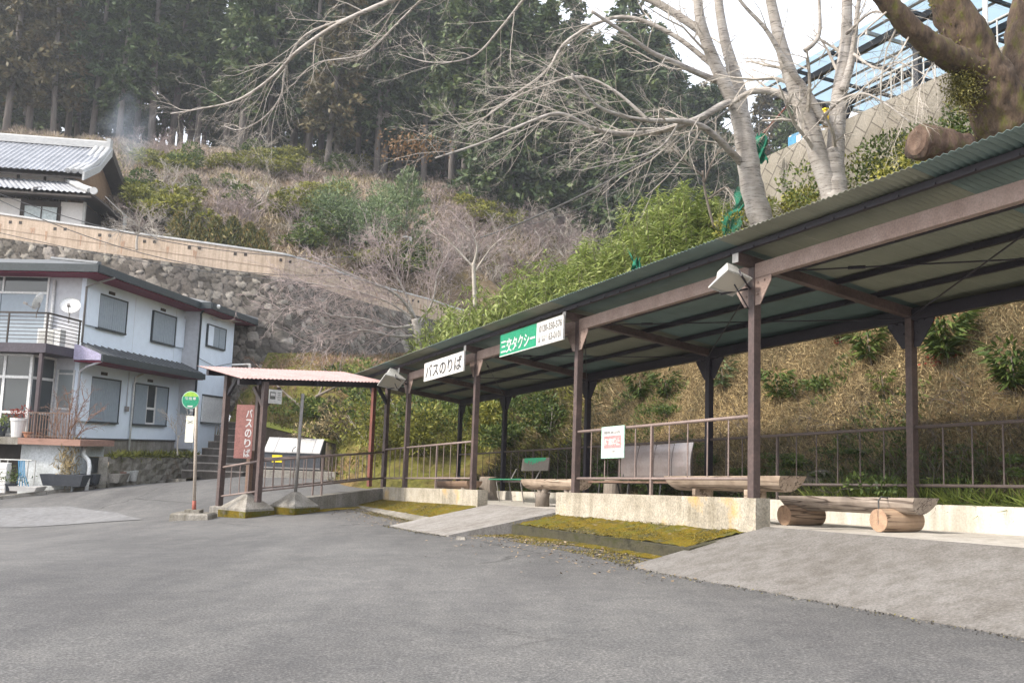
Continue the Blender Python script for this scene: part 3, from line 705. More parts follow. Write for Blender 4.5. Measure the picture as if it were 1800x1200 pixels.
# 4 dark bench with a tall backrest
t = thing('dark_bench', 'dark brown bench with a tall glossy curved backrest and plank seat', 'bench', S(4.6, 1.7, FH(4)))
bk = mat('glossy brown board with sky sheen', (.3,.27,.265), (.24,.2,.19), 3, .16, .45, .02, spec=.9, lo=.85)  # grey of the sky's reflection is put into the brown board's base colour
for k in range(4):
    ua, ub = 3.5+k*.5, 3.5+k*.5+.485
    mb = MB(); N = 8
    def prof(s): return 1.72+.05*s-.03*math.sin(s*math.pi), .26+.53*s
    mb.grid(lambda a, s: S(ua+(ub-ua)*a, prof(s)[0], prof(s)[1]), 1, N); mb.grid(lambda a, s: S(ua+(ub-ua)*a, prof(s)[0]+.018, prof(s)[1]), 1, N, True)
    for e in (ua, ub): mb.grid(lambda a, s, e=e: S(e, prof(s)[0]+.018*a, prof(s)[1]), 1, N)
    mb.add([S(ua, prof(1)[0], prof(1)[1]), S(ub, prof(1)[0], prof(1)[1]), S(ub, prof(1)[0]+.018, prof(1)[1]), S(ua, prof(1)[0]+.018, prof(1)[1])], [(0,1,2,3)])
    build('backrest', mb, bk, t, True)
mb = MB(); mb.vbeam(S(5.75, 1.35, .175), S(3.3, 1.35, .175), .3, .03); build('seat', mb, M['wood'], t)
mb = MB(); mb.vbeam(S(5.6, 1.6, .24), S(3.4, 1.6, .24), .04, .05); build('seat_rail', mb, M['black'], t)
for u in (5.4, 4.5, 3.6):
    mb = MB(); mb.tube([S(u, 1.2, FH(4)), S(u, 1.25, .16), S(u, 1.7, .16), S(u, 1.775, .6)], .018, 6); mb.tube([S(u, 1.75, FH(4)), S(u, 1.6, .16)], .018, 6); build('leg', mb, M['black'], t)
# 5 chair with peeling green paint
t = thing('green_chair', 'worn metal bench chair with peeling green paint on its backrest', 'chair', S(9.6, 1.8, FH(9)))
pg = mat('peeling green paint', (.2,.17,.15), (.05,.32,.17), 2.3, .6, 0, .1)
mb = MB(); mb.hexa([S(10.0, 2.0, .4), S(8.75, 2.0, .4), S(8.75, 2.02, .4), S(10.0, 2.02, .4), S(10.0, 2.03, .67), S(8.75, 2.03, .67), S(8.75, 2.05, .67), S(10.0, 2.05, .67)])
build('backrest', mb, mat('bare grey board', (.2,.175,.155), (.165,.14,.125), 4, .6), t)
pk = random.Random(3)
mb = MB(); tops = []
for k in range(26):
    f0 = k/26; uu = 9.9-1.0*f0; dd = .05+.09*pk.random()*(1 if k < 17 else .4)
    mb.hexa([S(uu, 2.0+.03*(1-dd/.27)-.004, .67-dd), S(uu-.04, 2.0+.03*(1-dd/.27)-.004, .67-dd), S(uu-.04, 2.0+.03*(1-dd/.27)-.001, .67-dd), S(uu, 2.0+.03*(1-dd/.27)-.001, .67-dd), S(uu, 2.026, .672), S(uu-.04, 2.026, .672), S(uu-.04, 2.029, .672), S(uu, 2.029, .672)])
build('paint_flake', mb, mat('green paint', (.03,.36,.19), (.05,.3,.16), 5, .6, 0, 0), t)
mb = MB(); mb.vbeam(S(10.6, 1.7, .215), S(8.9, 1.7, .215), .4, .025); build('seat', mb, mat('green seat', (.03,.2,.11), (.04,.16,.09), 4, .6), t)
for u in (10.3, 9.1):
    for v in (1.55, 1.85):
        mb = MB(); mb.tube([S(u, v+.1, FH(9)), S(u, v, .2)], .014, 6); build('leg', mb, M['greyp'], t)
    mb = MB(); mb.tube([S(u, 1.9, .21), S(u, 2.03, .45)], .012, 6); build('back_strut', mb, M['greyp'], t)
# stumps
def stump(label, u, v, r, h):
    t = thing('stump_seat', label, 'stump', S(u, v, FH(u))); b0 = S(u, v, FH(u)); k = random.Random(int(u*100)); mb = MB()
    N = 18; ph = [1+.08*math.sin(a*3+u)+.04*k.random() for a in [2*math.pi*i/N for i in range(N)]]
    V = []; Z = [0, .08, .2, h*.9, h]; RR = [1.35, 1.12, 1.0, .97, .93]
    for z, rr in zip(Z, RR):
        for i in range(N):
            a = 2*math.pi*i/N; V.append(b0+np.array([math.cos(a), math.sin(a), 0])*r*rr*ph[i]+ZH*z)
    F = [(i*N+j, i*N+(j+1) % N, (i+1)*N+(j+1) % N, (i+1)*N+j) for i in range(4) for j in range(N)]; F.append(tuple(4*N+j for j in range(N)))
    mb.add(V, F); build('trunk_section', mb, M['logdark'], t, False)
    mb = MB(); mb.lathe(b0+ZH*(h+.001), [(r*.88, 0), (r*.86, .004)], 18); build('cut_face', mb, M['log'], t)
stump('big pale tree stump left of the chair with peeling green paint', 11.4, 1.85, .2, .52)
stump('brown tree stump behind the far front railing by a low log bench', 13.6, 1.6, .2, .5)
stump('grey stump half hidden behind the second front post at the notice', 6.2, 2.0, .16, .5)
t = thing('log_bench', 'low brown log bench seen through the far front railing', 'bench', S(12.0, 1.3, FH(12)))
mb = MB(); halflog(mb, S(13.0, 1.3, .16), S(10.9, 1.3, .17), .19, .1); build('seat', mb, mat('brown log', (.28,.19,.13), (.22,.145,.1), 4, .8, 0, .2, (6,6,1.2)), t)
for u in (12.6, 11.4):
    mb = MB(); mb.tube([S(u, 1.3, FH(12)), S(u, 1.3, .02)], .12, 10); build('leg', mb, M['logdark'], t)

# ================================================================== THE SMALL SHELTER WITH THE PINK ROOF
Dp = at(453, 882, 18.7); Ap = at(385, 890, 19.7); R2 = S(13.52, 0, 0); R1 = S(14.7, 0, 0)
NL, NRr, FL = at(420, 665, 18.45), at(683, 673, 21.6), at(346, 644, 19.9); FR = FL+(NRr-NL)
t = thing('pink_roof_shelter', 'small waiting shelter with a pink corrugated roof and wooden posts by the road', 'shelter', Ap)
def roofz(p):   # underside height of the pink roof above a ground point
    e1 = NRr-NL; e2 = FL-NL; A2 = np.array([[e1[0], e2[0]], [e1[1], e2[1]]]); s, q = np.linalg.solve(A2, (p-NL)[:2]); return NL[2]+e1[2]*s+e2[2]*q
Cp = at(443, 880, 19.2)
for nm, p, mm, w in (('D', Dp, M['steel'], .11), ('A', Ap, M['steel'], .12), ('C', Cp, M['steel'], .1), ('R2', R2+ZH*-.02, M['steel'], .1), ('R1', R1, M['rust'], .1)):
    z1 = roofz(p)-.06; mb = MB(); mb.box(np.array([p[0], p[1], (p[2]+z1)/2]), w, w, z1-p[2], (nrm((Dp-Ap)*[1,1,0]), np.array([-nrm((Dp-Ap)*[1,1,0])[1], nrm((Dp-Ap)*[1,1,0])[0], 0]), ZH)); build('post', mb, mm, t, bevel=.006)
def roofpt(s, q, dz=0): return NL+(NRr-NL)*s+(FL-NL)*q+ZH*dz
mb = MB(); n2 = 160
mb.grid(lambda s, q: roofpt(s, q, .012*math.cos(s*n2/4*2*math.pi)+.01), n2, 2); o = build('roof_sheet', mb, M['pink'], t); sm = o.modifiers.new('s', 'SOLIDIFY'); sm.thickness = .004
for q in (.12, .85):
    mb = MB(); mb.vbeam(roofpt(.03, q, -.085), roofpt(1.0, q, -.085), .09, .13); build('eave_beam', mb, M['dark'], t)
for s in (.13, .5, .96):
    mb = MB(); mb.vbeam(roofpt(s, .02, -.07), roofpt(s, .98, -.07), .07, .09); build('rafter', mb, M['dark'], t)
for (p, q2) in ((Ap, Dp), (Dp, Ap), (Dp, R2), (R2, Dp), (R1, R1+UH)):
    d = nrm((q2-p)*[1,1,0]); z1 = roofz(p)-.14; a = np.array([p[0], p[1], z1-.45]); b = a+d*.42+ZH*.42; mb = MB(); mb.beam(a, b, .06, .08); build('brace', mb, M['steel'] if p is Dp else M['dark'], t)
# plinth blocks under the posts
mb = MB(); g = gzf(Ap[0], Ap[1])-.05; mb.box(np.array([Ap[0], Ap[1], (g+Ap[2])/2+.005]), .32, .3, Ap[2]-g+.02); build('plinth', mb, M['kerb'], t, bevel=.02)
# railings of the small shelter
def railseg(label, p, q, nb, nposts=()):
    r = thing('railing', label, 'railing', (p+q)/2)
    for nm, h, rad in (('top_rail', .84, .024), ('bottom_rail', .22, .02)):
        mb = MB(); mb.tube([p+ZH*h, q+ZH*h], rad, 8); build(nm, mb, rm, r, True)
    for k in range(nb):
        b = p+(q-p)*(k+1)/(nb+1); mb = MB(); ps = k in nposts; mb.tube([b+ZH*(.22 if not ps else -.15), b+ZH*.84], .024 if ps else .011, 6); build('stanchion' if ps else 'baluster', mb, rm, r)
railseg('short brown railing at the left end of the pink roofed shelter by the brown sign', Ap+nrm(Dp-Ap)*.07, Dp-nrm(Dp-Ap)*.07, 3)
railseg('long brown railing under the pink roof in front of the dark bin', Dp+nrm(R2-Dp)*.08, R2-nrm(R2-Dp)*.06, 12, (5,))
railseg('far brown railing behind the pink roofed shelter by the bushes', Cp+nrm(R1-Cp)*.08+ZH*.03, R1-nrm(R1-Cp)*.06, 14, (6,))
# small bus poster under the eave
c = at(484, 697, 19.0); ex = nrm((R2-Dp)*[1,1,0]); fn = np.array([ex[1], -ex[0], 0])
t2 = thing('bus_notice', 'small white card with a bus picture under the eave of the pink roof', 'notice', c)
def card(mbx, c, ex, w, h, off, th=.01): mbx.box(np.asarray(c)+fn*off, w, th, h, (ex, fn, ZH))
mb = MB(); card(mb, c, ex, .36, .29, 0); build('panel', mb, M['white'], t2)
mb = MB(); card(mb, c-ex*.08+ZH*.02, ex, .15, .15, .007, .004); build('bus_picture', mb, M['inkg'], t2)
mb = MB(); card(mb, c-ex*.08+ZH*.04, ex, .12, .06, .011, .004); build('bus_window', mb, M['white'], t2)
mb = MB()
for k in range(4): card(mb, c+ex*.1+ZH*(.08-.045*k), ex, .1-.02*(k % 2), .012, .007, .004)
build('print_lines', mb, M['inkg'], t2)
# kerb wall in front of the small shelter
mb = MB(); K0 = Ap+nrm(R2-Dp)*-.1; N = 14
def kerbp(s, dv, top):
    p = Dp+(R2-Dp)*s; e = np.array([(R2-Dp)[1], -(R2-Dp)[0], 0]); e = nrm(e); x = p+e*dv
    return np.array([x[0], x[1], (p[2]-.02) if top else gzf(x[0], x[1])-.1])
prof = [(.14, 0), (.11, 1), (-.15, 1), (-.15, 0)]
for i in range(3):
    mb.grid(lambda s, q, i=i: kerbp(.24+s*.74, prof[i][0]*(1-q)+prof[i+1][0]*q, prof[i+1][1] if q > .5 else prof[i][1]), N, 1)
o = build('kerb', mb, M['kerb']); o['kind'] = 'structure'
mb = MB()
def mstrip(s, q):
    p = Dp+(R2-Dp)*(.18+.95*s); e = nrm(np.array([(R2-Dp)[1], -(R2-Dp)[0], 0])); x = p+e*(.22+(.25+.3*s)*q); return np.array([x[0], x[1], gzf(x[0], x[1])+.02*(1-q)+.01])
mb.grid(mstrip, 16, 3); o = build('moss_patch', mb, M['moss'], smooth=True); o['kind'] = 'structure'

# sign poles with pyramid bases ---------------------------------------------
def pyramid(mb, p, w, h1, h2, w2):
    X, Y = ex, fn; L = []
    for (z, ww) in ((-.08, w), (h1, w*.98), (h1+h2, w2), (h1+h2+.02, w2*.8)): L.append([p+ZH*z+X*a*ww/2+Y*b*ww/2 for (a, b) in ((-1,-1),(1,-1),(1,1),(-1,1))])
    for i in range(3):
        for k in range(4): mb.add([L[i][k], L[i][(k+1) % 4], L[i+1][(k+1) % 4], L[i+1][k]], [(0,1,2,3)])
    mb.add(L[3], [(0,1,2,3)])
def flat_at(px, py, d, lift=0):
    p = at(px, py, d); return np.array([p[0], p[1], gzf(p[0], p[1])+lift])
def ground_pt(px, py): 
    return on_ground(px, py)
b1 = ground_pt(433, 906); dd = b1@CF
t = thing('standing_sign', 'faded brown upright board with white letters on a pole in a mossy pyramid base', 'sign', b1)
mb = MB(); pyramid(mb, b1, .8, .17, .27, .14); build('base', mb, M['kerb'], t)
mb = MB(); L = [b1+ZH*z+ex*a*.406+fn*b*.406 for z in (-.06, .12) for (a, b) in ((-1,-1),(1,-1),(1,1),(-1,1))]; mb.hexa(L); build('moss', mb, M['moss'], t)
mb = MB(); mb.box(b1+ZH*.75, .1, .1, 1.2, (ex, fn, ZH)); build('pole', mb, M['wood'], t)
exs = nrm(CR*[1,1,0]); fns = np.array([exs[1], -exs[0], 0])
pc = at(429.5, 758, dd-.1); hh = 93*dd/1600; ww = 31*dd/1600
ex_, fn_ = exs, fns
mb = MB(); mb.box(pc, ww, .04, hh, (ex_, fn_, ZH)); build('panel', mb, M['brownsign'], t)
mb = MB(); n_ = 5; V0 = 'バスのりば'
for k, ch in enumerate(V0):
    h_ = hh*.155; letters(mb, ch, pc+ex_*(.02)+ZH*(hh*.5-hh*.07-(k+1)*hh*.185+.02), ex_, ZH, ww*.36, h_, .02, fn_*.023)
build('lettering', mb, M['white'], t)
b2 = ground_pt(517, 901); d2 = b2@CF
t = thing('pole_base', 'bare grey pole standing in a mossy concrete pyramid under the pink roof', 'pole', b2)
mb = MB(); pyramid(mb, b2, .74, .16, .26, .16); build('base', mb, M['kerb'], t)
mb = MB(); L = [b2+ZH*z+ex*a*.376+fn*b*.376 for z in (-.06, .13) for (a, b) in ((-1,-1),(1,-1),(1,1),(-1,1))]; mb.hexa(L); build('moss', mb, M['moss'], t)
pt2 = at(517, 690, d2); mb = MB(); mb.tube([b2+ZH*.35, np.array([b2[0]+.03, b2[1], pt2[2]])], .036, 10); build('pole', mb, M['greyp'], t, True)
# bus stop
b3 = ground_pt(340, 912); d3 = b3@CF
t = thing('bus_stop_post', 'bus stop post with a round green sign and a white timetable on a concrete slab', 'bus stop', b3)
mb = MB(); L = []
for (z, a0) in ((-.05, .37), (.1, .36), (.13, .33)): L.append([b3+ZH*z+exs*x*a0*1.05+fns*y*a0*.8 for (x, y) in ((-1,-1),(1,-1),(1,1),(-1,1))])
for i in range(2):
    for k in range(4): mb.add([L[i][k], L[i][(k+1) % 4], L[i+1][(k+1) % 4], L[i+1][k]], [(0,1,2,3)])
mb.add(L[2], [(0,1,2,3)]); mb.box(b3+ZH*.16, .3, .26, .07, (exs, fns, ZH)); build('base', mb, M['old'], t)
top = at(338, 690, d3); pole_top = np.array([top[0], b3[1], top[2]-.1])
mb = MB(); mb.tube([b3+ZH*.15, pole_top], .032, 10); build('pole', mb, mat('pole paint', (.42,.36,.3), (.34,.29,.24), 5, .5), t, True)
mb = MB(); mb.tube([b3+ZH*.15, b3+ZH*.15+(pole_top-b3)*.09], .04, 10); build('pole_foot', mb, mat('red lead', (.32,.09,.06), (.25,.07,.05), 6, .7), t, True)
dc = at(337.5, 703, d3)+fns*.06; R_ = 15.5*d3/1600
mb = MB(); mb.lathe(dc, [(R_, 0), (R_, .02)], 40, (exs, ZH, fns)); build('disc', mb, M['mint'], t)
mb = MB(); pts = []; N = 30
a0 = math.asin(.42)
lower = [(math.cos(a), math.sin(a)) for a in np.linspace(math.pi-a0, 2*math.pi+a0, N)]
mb.prism([dc+fns*.021+exs*x*R_*.93+ZH*y*R_*.93 for x, y in lower], fns*.004); build('disc_lower', mb, M['green'], t)
upper = [(math.cos(a), math.sin(a)) for a in np.linspace(a0, math.pi-a0, 16)]
mb = MB(); mb.prism([dc+fns*.021+exs*x*R_*.93+ZH*y*R_*.93 for x, y in upper], fns*.004); build('disc_upper', mb, M['lgreen'], t)
mb = MB()
for k, ch in enumerate('飯出場'): letters(mb, ch, dc+exs*(-.115+.08*k)+ZH*(.0), exs, ZH, .062, .062, .02, fns*.027)
mb.box(dc+fns*.027-ZH*R_*.72, .1, .003, .03, (exs, fns, ZH)); build('lettering', mb, M['white'], t)
tc_ = at(335.5, 754, d3)+fns*.06; w_, h_ = 14.5*d3/1600, 46*d3/1600
mb = MB(); mb.box(tc_, w_, .02, h_, (exs, fns, ZH)); build('timetable', mb, mat('cream paper', (.8,.78,.66), (.76,.73,.6), 2, .6, 0, 0), t)
mb = MB()
for s in (-1, 1): mb.beam(tc_+fns*.013+ZH*h_*.28+exs*-.055+ZH*.03*s, tc_+fns*.013+ZH*h_*.28+exs*.055-ZH*.03*s, .004, .009, fns)
build('cross_mark', mb, M['black'], t)
mb = MB(); mb.box(at(338, 721, d3)+fns*.05, .07, .02, .03, (exs, fns, ZH)); build('clamp', mb, M['alum'], t)
# ================================================================== BLUE-WHITE HOUSE
HC = at(128, 770, 28); HA = ray(1046, 790)*[1,1,0]; HA = HA/np.linalg.norm(HA); HB = np.array([-HA[1], HA[0], 0])
def H(a, b, z): return HC+HA*a+HB*b+ZH*z          # a: away along the right side, b: left along the front, z: up
def hbox(mb, a0, a1, b0, b1, z0, z1): return mb.hexa([H(a0,b0,z0), H(a1,b0,z0), H(a1,b1,z0), H(a0,b1,z0), H(a0,b0,z1), H(a1,b0,z1), H(a1,b1,z1), H(a0,b1,z1)])
hs = thing('house', 'two storey pale blue house with grey shutters, maroon soffits and a corner balcony', 'house', H(0, 0, 0))
def hpart(name, boxes, m, par=None, bevel=0):
    mb = MB()
    for b in boxes: hbox(mb, *b)
    return build(name, mb, m, par or hs, bevel=bevel)
W2 = 9.5
hpart('side_wall', [(0, 6.9, 0, .15, 0, 5.2)], M['housew'])
hpart('front_wall', [(-.004, .15, .152, W2, 0, 5.2)], M['housef'])
hpart('return_wall', [(6.905, 7.05, -.62, .146, -.3, 5.16)], M['housef'])
hpart('rear_wing_wall', [(7.055, 10.3, -.62, -.45, -.5, 5.16)], M['housew'])
hpart('back_wall', [(10.15, 10.3, -.445, W2, -.5, 5.1), (.16, 10.1, W2-.2, W2, 0, 5.1)], M['housew'])
hpart('foundation', [(.05, 6.9, .02, .14, -.75, -.004), (7.06, 10.2, -.6, -.5, -.9, -.52)], M['old'])
hpart('dark_base_strip', [(.0, 6.89, -.014, -.003, -.03, .02)], M['black'])
# panel seams in the cladding
hpart('cladding_seam', [(3.1, 3.112, -.005, .0, 2.6, 4.9), (6.2, 6.212, -.005, 0, 2.6, 4.9)], M['housef'])
# upper roof: low hip with deep eaves, maroon soffit, dark fascia
def eave(name_roof, outline_in, z, th, over_poly, ridge, par=hs):
    pass
def poly_slab(name, poly, z0, z1, m, par=hs):
    mb = MB(); mb.prism([H(a, b, z0) for a, b in poly], ZH*(z1-z0)); return build(name, mb, m, par)
E_ = .85
upper = [(-E_, -E_), (6.35, -E_), (6.35, -1.3), (11.1, -1.3), (11.1, W2+.6), (-E_, W2+.6)]
inn = lambda P, d: [(-E_+d, -E_+d), (6.35+d, -E_+d), (6.35+d, -1.3+d), (11.1-d, -1.3+d), (11.1-d, W2+.6-d), (-E_+d, W2+.6-d)]
poly_slab('soffit', inn(upper, .06), 5.0, 5.04, M['soffit'])
for i in range(6):
    p, q = upper[i], upper[(i+1) % 6]; mb = MB(); mb.vbeam(H(p[0], p[1], 5.16), H(q[0], q[1], 5.16), .07, .24); build('fascia', mb, M['fascia'], hs)
mb = MB(); A_ = [H(a, b, 5.285) for a, b in upper]
rid = [H(3.4, 3.4, 6.25), H(7.6, 3.4, 6.25), H(7.6, W2-3, 6.25), H(3.4, W2-3, 6.25)]
mb.add(A_+rid, [(0,1,7,6), (1,2,7), (2,3,7), (3,4,8,7), (4,5,9,8), (5,0,6,9), (6,7,8,9)]); build('roof', mb, M['slate'], hs)
mb = MB()
for (p, q) in ((A_[0], rid[0]), (A_[3], rid[1])): mb = MB(); mb.tube([p+ZH*.02, q+ZH*.04], .07, 6); build('hip_cap', mb, M['slate'], hs)
mb = MB(); mb.tube([H(6.4, -.98, 5.16), H(6.9, -1.36, 5.2)], .09, 6); build('gutter_end', mb, M['alum'], hs)
# lower roof strip
mb = MB(); lo = [H(-.35, -.9, 2.52), H(7.0, -.9, 2.52), H(7.0, 0, 2.9), H(.0, 0, 2.9)]
mb.prism(lo, ZH*.06); mb.add([H(-.35, -.9, 2.58), H(-.35, -.55, 2.58), H(0, 0, 2.96)], [(0,1,2)])
for k in range(18): 
    a = -.1+k*.41; mb.tube([H(max(a, -.3), -.9, 2.6), H(max(a, 0), -.01, 2.98)], .018, 5)
build('lower_roof', mb, M['slate'], hs)
hpart('lower_fascia', [(-.38, 7.03, -.96, -.9, 2.36, 2.58)], M['fascia'])
hpart('lower_soffit', [(-.33, 6.98, -.89, -.01, 2.34, 2.38)], M['soffit'])
mb = MB(); mb.prism([H(-.36, -.88, 2.4), H(-.36, 0, 2.4), H(-.36, 0, 2.88), H(-.36, -.2, 2.84), H(-.36, -.88, 2.58)], HA*.05); build('gable_panel', mb, M['lilac'], hs)
# windows on the right side
def shutters(name, a0, a1, z0, z1, b=0, leaves=2, box=None, label=None, gap=None):
    w = hpart(name, [(a0-.05, a0, b-.07, b-.002, z0-.05, z1+.05), (a1, a1+.05, b-.07, b-.002, z0-.05, z1+.05), (a0, a1, b-.07, b-.002, z1, z1+.05), (a0-.03, a1+.03, b-.1, b-.002, z0-.06, z0)], M['fascia'])
    if label: w['label'] = label
    if gap is None: segs = [(a0, (a0+a1)/2-.01), ((a0+a1)/2+.01, a1)]
    else: segs = [(a0, gap[0]), (gap[1], a1)]
    for (p, q) in segs:
        mb = MB(); hbox(mb, p, q, b-.05, b-.02, z0, z1)
        k = int((q-p)/.11)
        for i in range(1, k): hbox(mb, p+(q-p)*i/k-.006, p+(q-p)*i/k+.006, b-.056, b-.05, z0+.03, z1-.03)
        build('shutter_leaf', mb, M['shutter'], w)
    if gap:
        mb = MB(); hbox(mb, gap[0]+.03, gap[1]-.03, b-.018, b-.006, z0, z1); build('pane', mb, M['winglass'], w)
        mb = MB(); hbox(mb, gap[0]+.002, gap[0]+.05, b-.045, b-.01, z0, z1); hbox(mb, gap[1]-.07, gap[1]-.002, b-.045, b-.01, z0, z1); hbox(mb, gap[0]+.05, gap[1]-.07, b-.04, b-.01, z0+.52, z0+.6); hbox(mb, gap[0]+.05, gap[1]-.07, b-.04, b-.01, z0, z0+.06); build('sash', mb, M['alum'], w)
    if box:
        mb = MB(); hbox(mb, box[0], box[1], b-.09, b-.002, z0-.02, z1+.08); build('shutter_box', mb, M['housew'], w)
    return w
shutters('window', .75, 2.45, 3.56, 4.6, box=(.05, .69))
shutters('window', 4.36, 6.08, 3.56, 4.6, box=(6.14, 6.82))
shutters('window', .68, 2.43, .56, 1.92, box=(.05, .62))
shutters('window', 3.45, 5.9, .56, 1.92, gap=(4.35, 5.05), label='half open shuttered window with glass showing')
w = hpart('window', [(7.55, 9.35, -.7, -.622, 3.72, 3.78), (7.55, 7.6, -.7, -.622, 3.78, 4.62), (9.3, 9.35, -.7, -.622, 3.78, 4.62), (7.6, 9.3, -.7, -.622, 4.58, 4.62)], M['fascia'])
hpart('shutter_leaf', [(8.15, 8.7, -.67, -.63, 3.78, 4.58), (8.72, 9.3, -.68, -.63, 3.78, 4.58)], M['shutter'], w); hpart('shutter_box', [(7.62, 8.13, -.69, -.63, 3.79, 4.57)], M['housew'], w)
w = hpart('window', [(7.6, 9.5, -.72, -.622, .7, .76), (7.6, 9.5, -.72, -.622, 1.78, 1.84)], M['fascia']); hpart('lattice', [(7.62+.11*k, 7.69+.11*k, -.69, -.63, .76, 1.78) for k in range(17)], M['alum'], w); hpart('pane', [(7.6, 9.5, -.63, -.624, .76, 1.78)], M['frost'], w)
w = hpart('window', [(6.98, 7.0, -.58, -.1, .95, 1.0)], M['fascia'])
hpart('pane', [(6.89, 6.9, -.5, -.1, 1.0, 1.75)], M['frost'], w)
for a in (1.5, 5.1): hpart('vent', [(a-.18, a+.18, -.03, -.002, 4.72, 4.82)], M['timber'])
for a in (1.45, 4.55): hpart('vent', [(a-.18, a+.18, -.03, -.002, 2.06, 2.16)], M['timber'])
def hpipe(name, pts, r, m, n=8): 
    mb = MB(); mb.tube([H(*p) for p in pts], r, n); return build(name, mb, m, hs, True)
hpipe('downpipe', [(.02, -.9, 5.02), (-.02, -.35, 4.85), (-.06, -.05, 4.72), (-.06, -.05, 2.95)], .035, M['greyp'])
hpipe('downpipe', [(-.3, -.9, 2.38), (-.2, -.35, 2.2), (-.05, -.06, 2.05), (-.05, -.06, .05)], .035, M['housef'])
hpipe('downpipe', [(6.45, -.98, 5.05), (6.8, -.7, 4.9), (6.9, -.67, 4.75), (6.9, -.67, .0)], .04, M['fascia'])
hpipe('downpipe', [(10.1, -1.2, 5.05), (9.0, -.8, 4.95), (7.9, -.68, 4.85)], .03, M['alum'])
hpipe('wall_pipe', [(3.9, -.05, 2.3), (3.4, -.06, 2.15), (3.35, -.06, 1.9), (3.35, -.06, -.4)], .035, M['alum'])
hpipe('cable_duct', [(3.0, -.03, 2.3), (3.0, -.03, 1.1)], .02, M['housef'])
hpart('meter_box', [(2.93, 3.07, -.1, -.003, .95, 1.12)], M['greyp'])
hpipe('handrail', [(8.1, -1.05, -.4), (8.1, -1.05, .62), (8.35, -1.05, .66), (8.35, -1.05, -.4)], .03, M['greyp'])
hpipe('wall_cable', [(10.2, -.65, 3.3), (8.5, -.66, 3.0), (6.95, -.66, 3.2)], .01, M['wire'])
hpart('wall_lamp', [(9.9, 10.1, -.8, -.625, 1.95, 2.2)], M['greyp'])
# front: upstairs window, balcony, sun room, terrace
w = hpart('window', [(-.05, -.006, 1.2, 1.26, 2.9, 5.05), (-.05, -.006, 1.26, 4.4, 4.98, 5.05), (-.06, -.006, 1.26, 4.4, 4.45, 4.52)], M['alum'])
hpart('pane', [(-.02, -.006, 1.26, 4.4, 4.52, 4.98)], M['winglass'], w); hpart('mullion', [(-.05, -.021, 2.7, 2.76, 4.52, 4.98)], M['alum'], w)
hpart('shutter_leaf', [(-.03, -.006, 1.26, 2.75, 2.9, 4.45), (-.04, -.006, 2.77, 4.4, 2.9, 4.45)], M['shutter'], w)
hpipe('downpipe', [(-.06, 1.02, 4.9), (-.06, 1.02, 2.9)], .05, M['alum'])
BA = -1.8
hpart('balcony_slab', [(BA, -.012, .0, 9.4, 2.46, 2.73)], M['purple'])
def rail_h(name, par=hs):
    fr = hpart('balcony_rail', [(BA+.02, BA+.06, .03, 9.3, 3.6, 3.65), (BA+.06, -.02, .03, .07, 3.6, 3.65)], M['timber'], par)
    for k in range(7): hpart('rail_bar', [(BA+.03, BA+.05, .05, 9.3, 2.84+k*.11, 2.86+k*.11), (BA+.05, -.02, .04, .06, 2.84+k*.11, 2.86+k*.11)], M['timber'], fr)
    for (a, b) in ((BA+.04, .05), (BA+.04, 1.25), (BA+.04, 2.5), (BA+.04, 4.5), (-.08, .05)): hpart('rail_post', [(a-.02, a+.02, b-.02, b+.02, 2.735, 3.6)], M['timber'], fr)
rail_h('balcony_rail')
hpart('balcony_post', [(BA+.02, BA+.12, .1, .2, -.02, 2.455)], mat('dark post', (.07,.055,.06), (.09,.07,.075), 3))
# air conditioner on the balcony
ac = thing('air_conditioner', 'white air conditioner unit standing behind the balcony rail', 'air conditioner', H(-.6, 1.0, 2.735))
hpart('case', [(-.75, -.45, .25, .98, 2.735, 3.28)], M['alum'], ac); hpart('grille', [(-.765, -.752, .45, .93, 2.8, 3.22)], M['lamp'], ac)
# satellite dishes on the rail
def dish(label, c, face, r):
    t = thing('satellite_dish', label, 'satellite dish', c); f = nrm(face); X = nrm(np.cross(f, ZH)); Y = np.cross(X, f)
    mb = MB(); N = 24; prof = [(r*k/6, -.18*r*(1-(k/6)**2)) for k in range(1, 7)]
    mb.lathe(c, prof+[(r, .012)]+[(r*k/6, -.18*r*(1-(k/6)**2)-.014) for k in range(6, 0, -1)], N, (X, Y, f)); build('reflector', mb, M['alum'], t, True)
    mb = MB(); e = c+f*r*1.05-Y*r*.75; mb.tube([c-Y*r*.95, e], .012, 6); mb.box(e, .07, .07, .1, (X, Y, f)); build('feed_arm', mb, M['greyp'], t)
    mb = MB(); q = np.array([c[0], c[1], H(0,0,3.62)[2]]); mb.tube([c-f*.1*r, c-f*.3*r-ZH*.1, q+HA*.0-ZH*.0, q-ZH*.15], .018, 6); build('mast', mb, M['greyp'], t)
dish('white round satellite dish facing the road on the balcony corner', H(-.7, .05, 4.02), nrm(-HA*.75-HB*.35+ZH*.45), .29)
dish('dark satellite dish seen edge on beside the upstairs shutter', H(-1.75, .42, 3.98), nrm(-HA*.2+HB*.9+ZH*.35), .27)
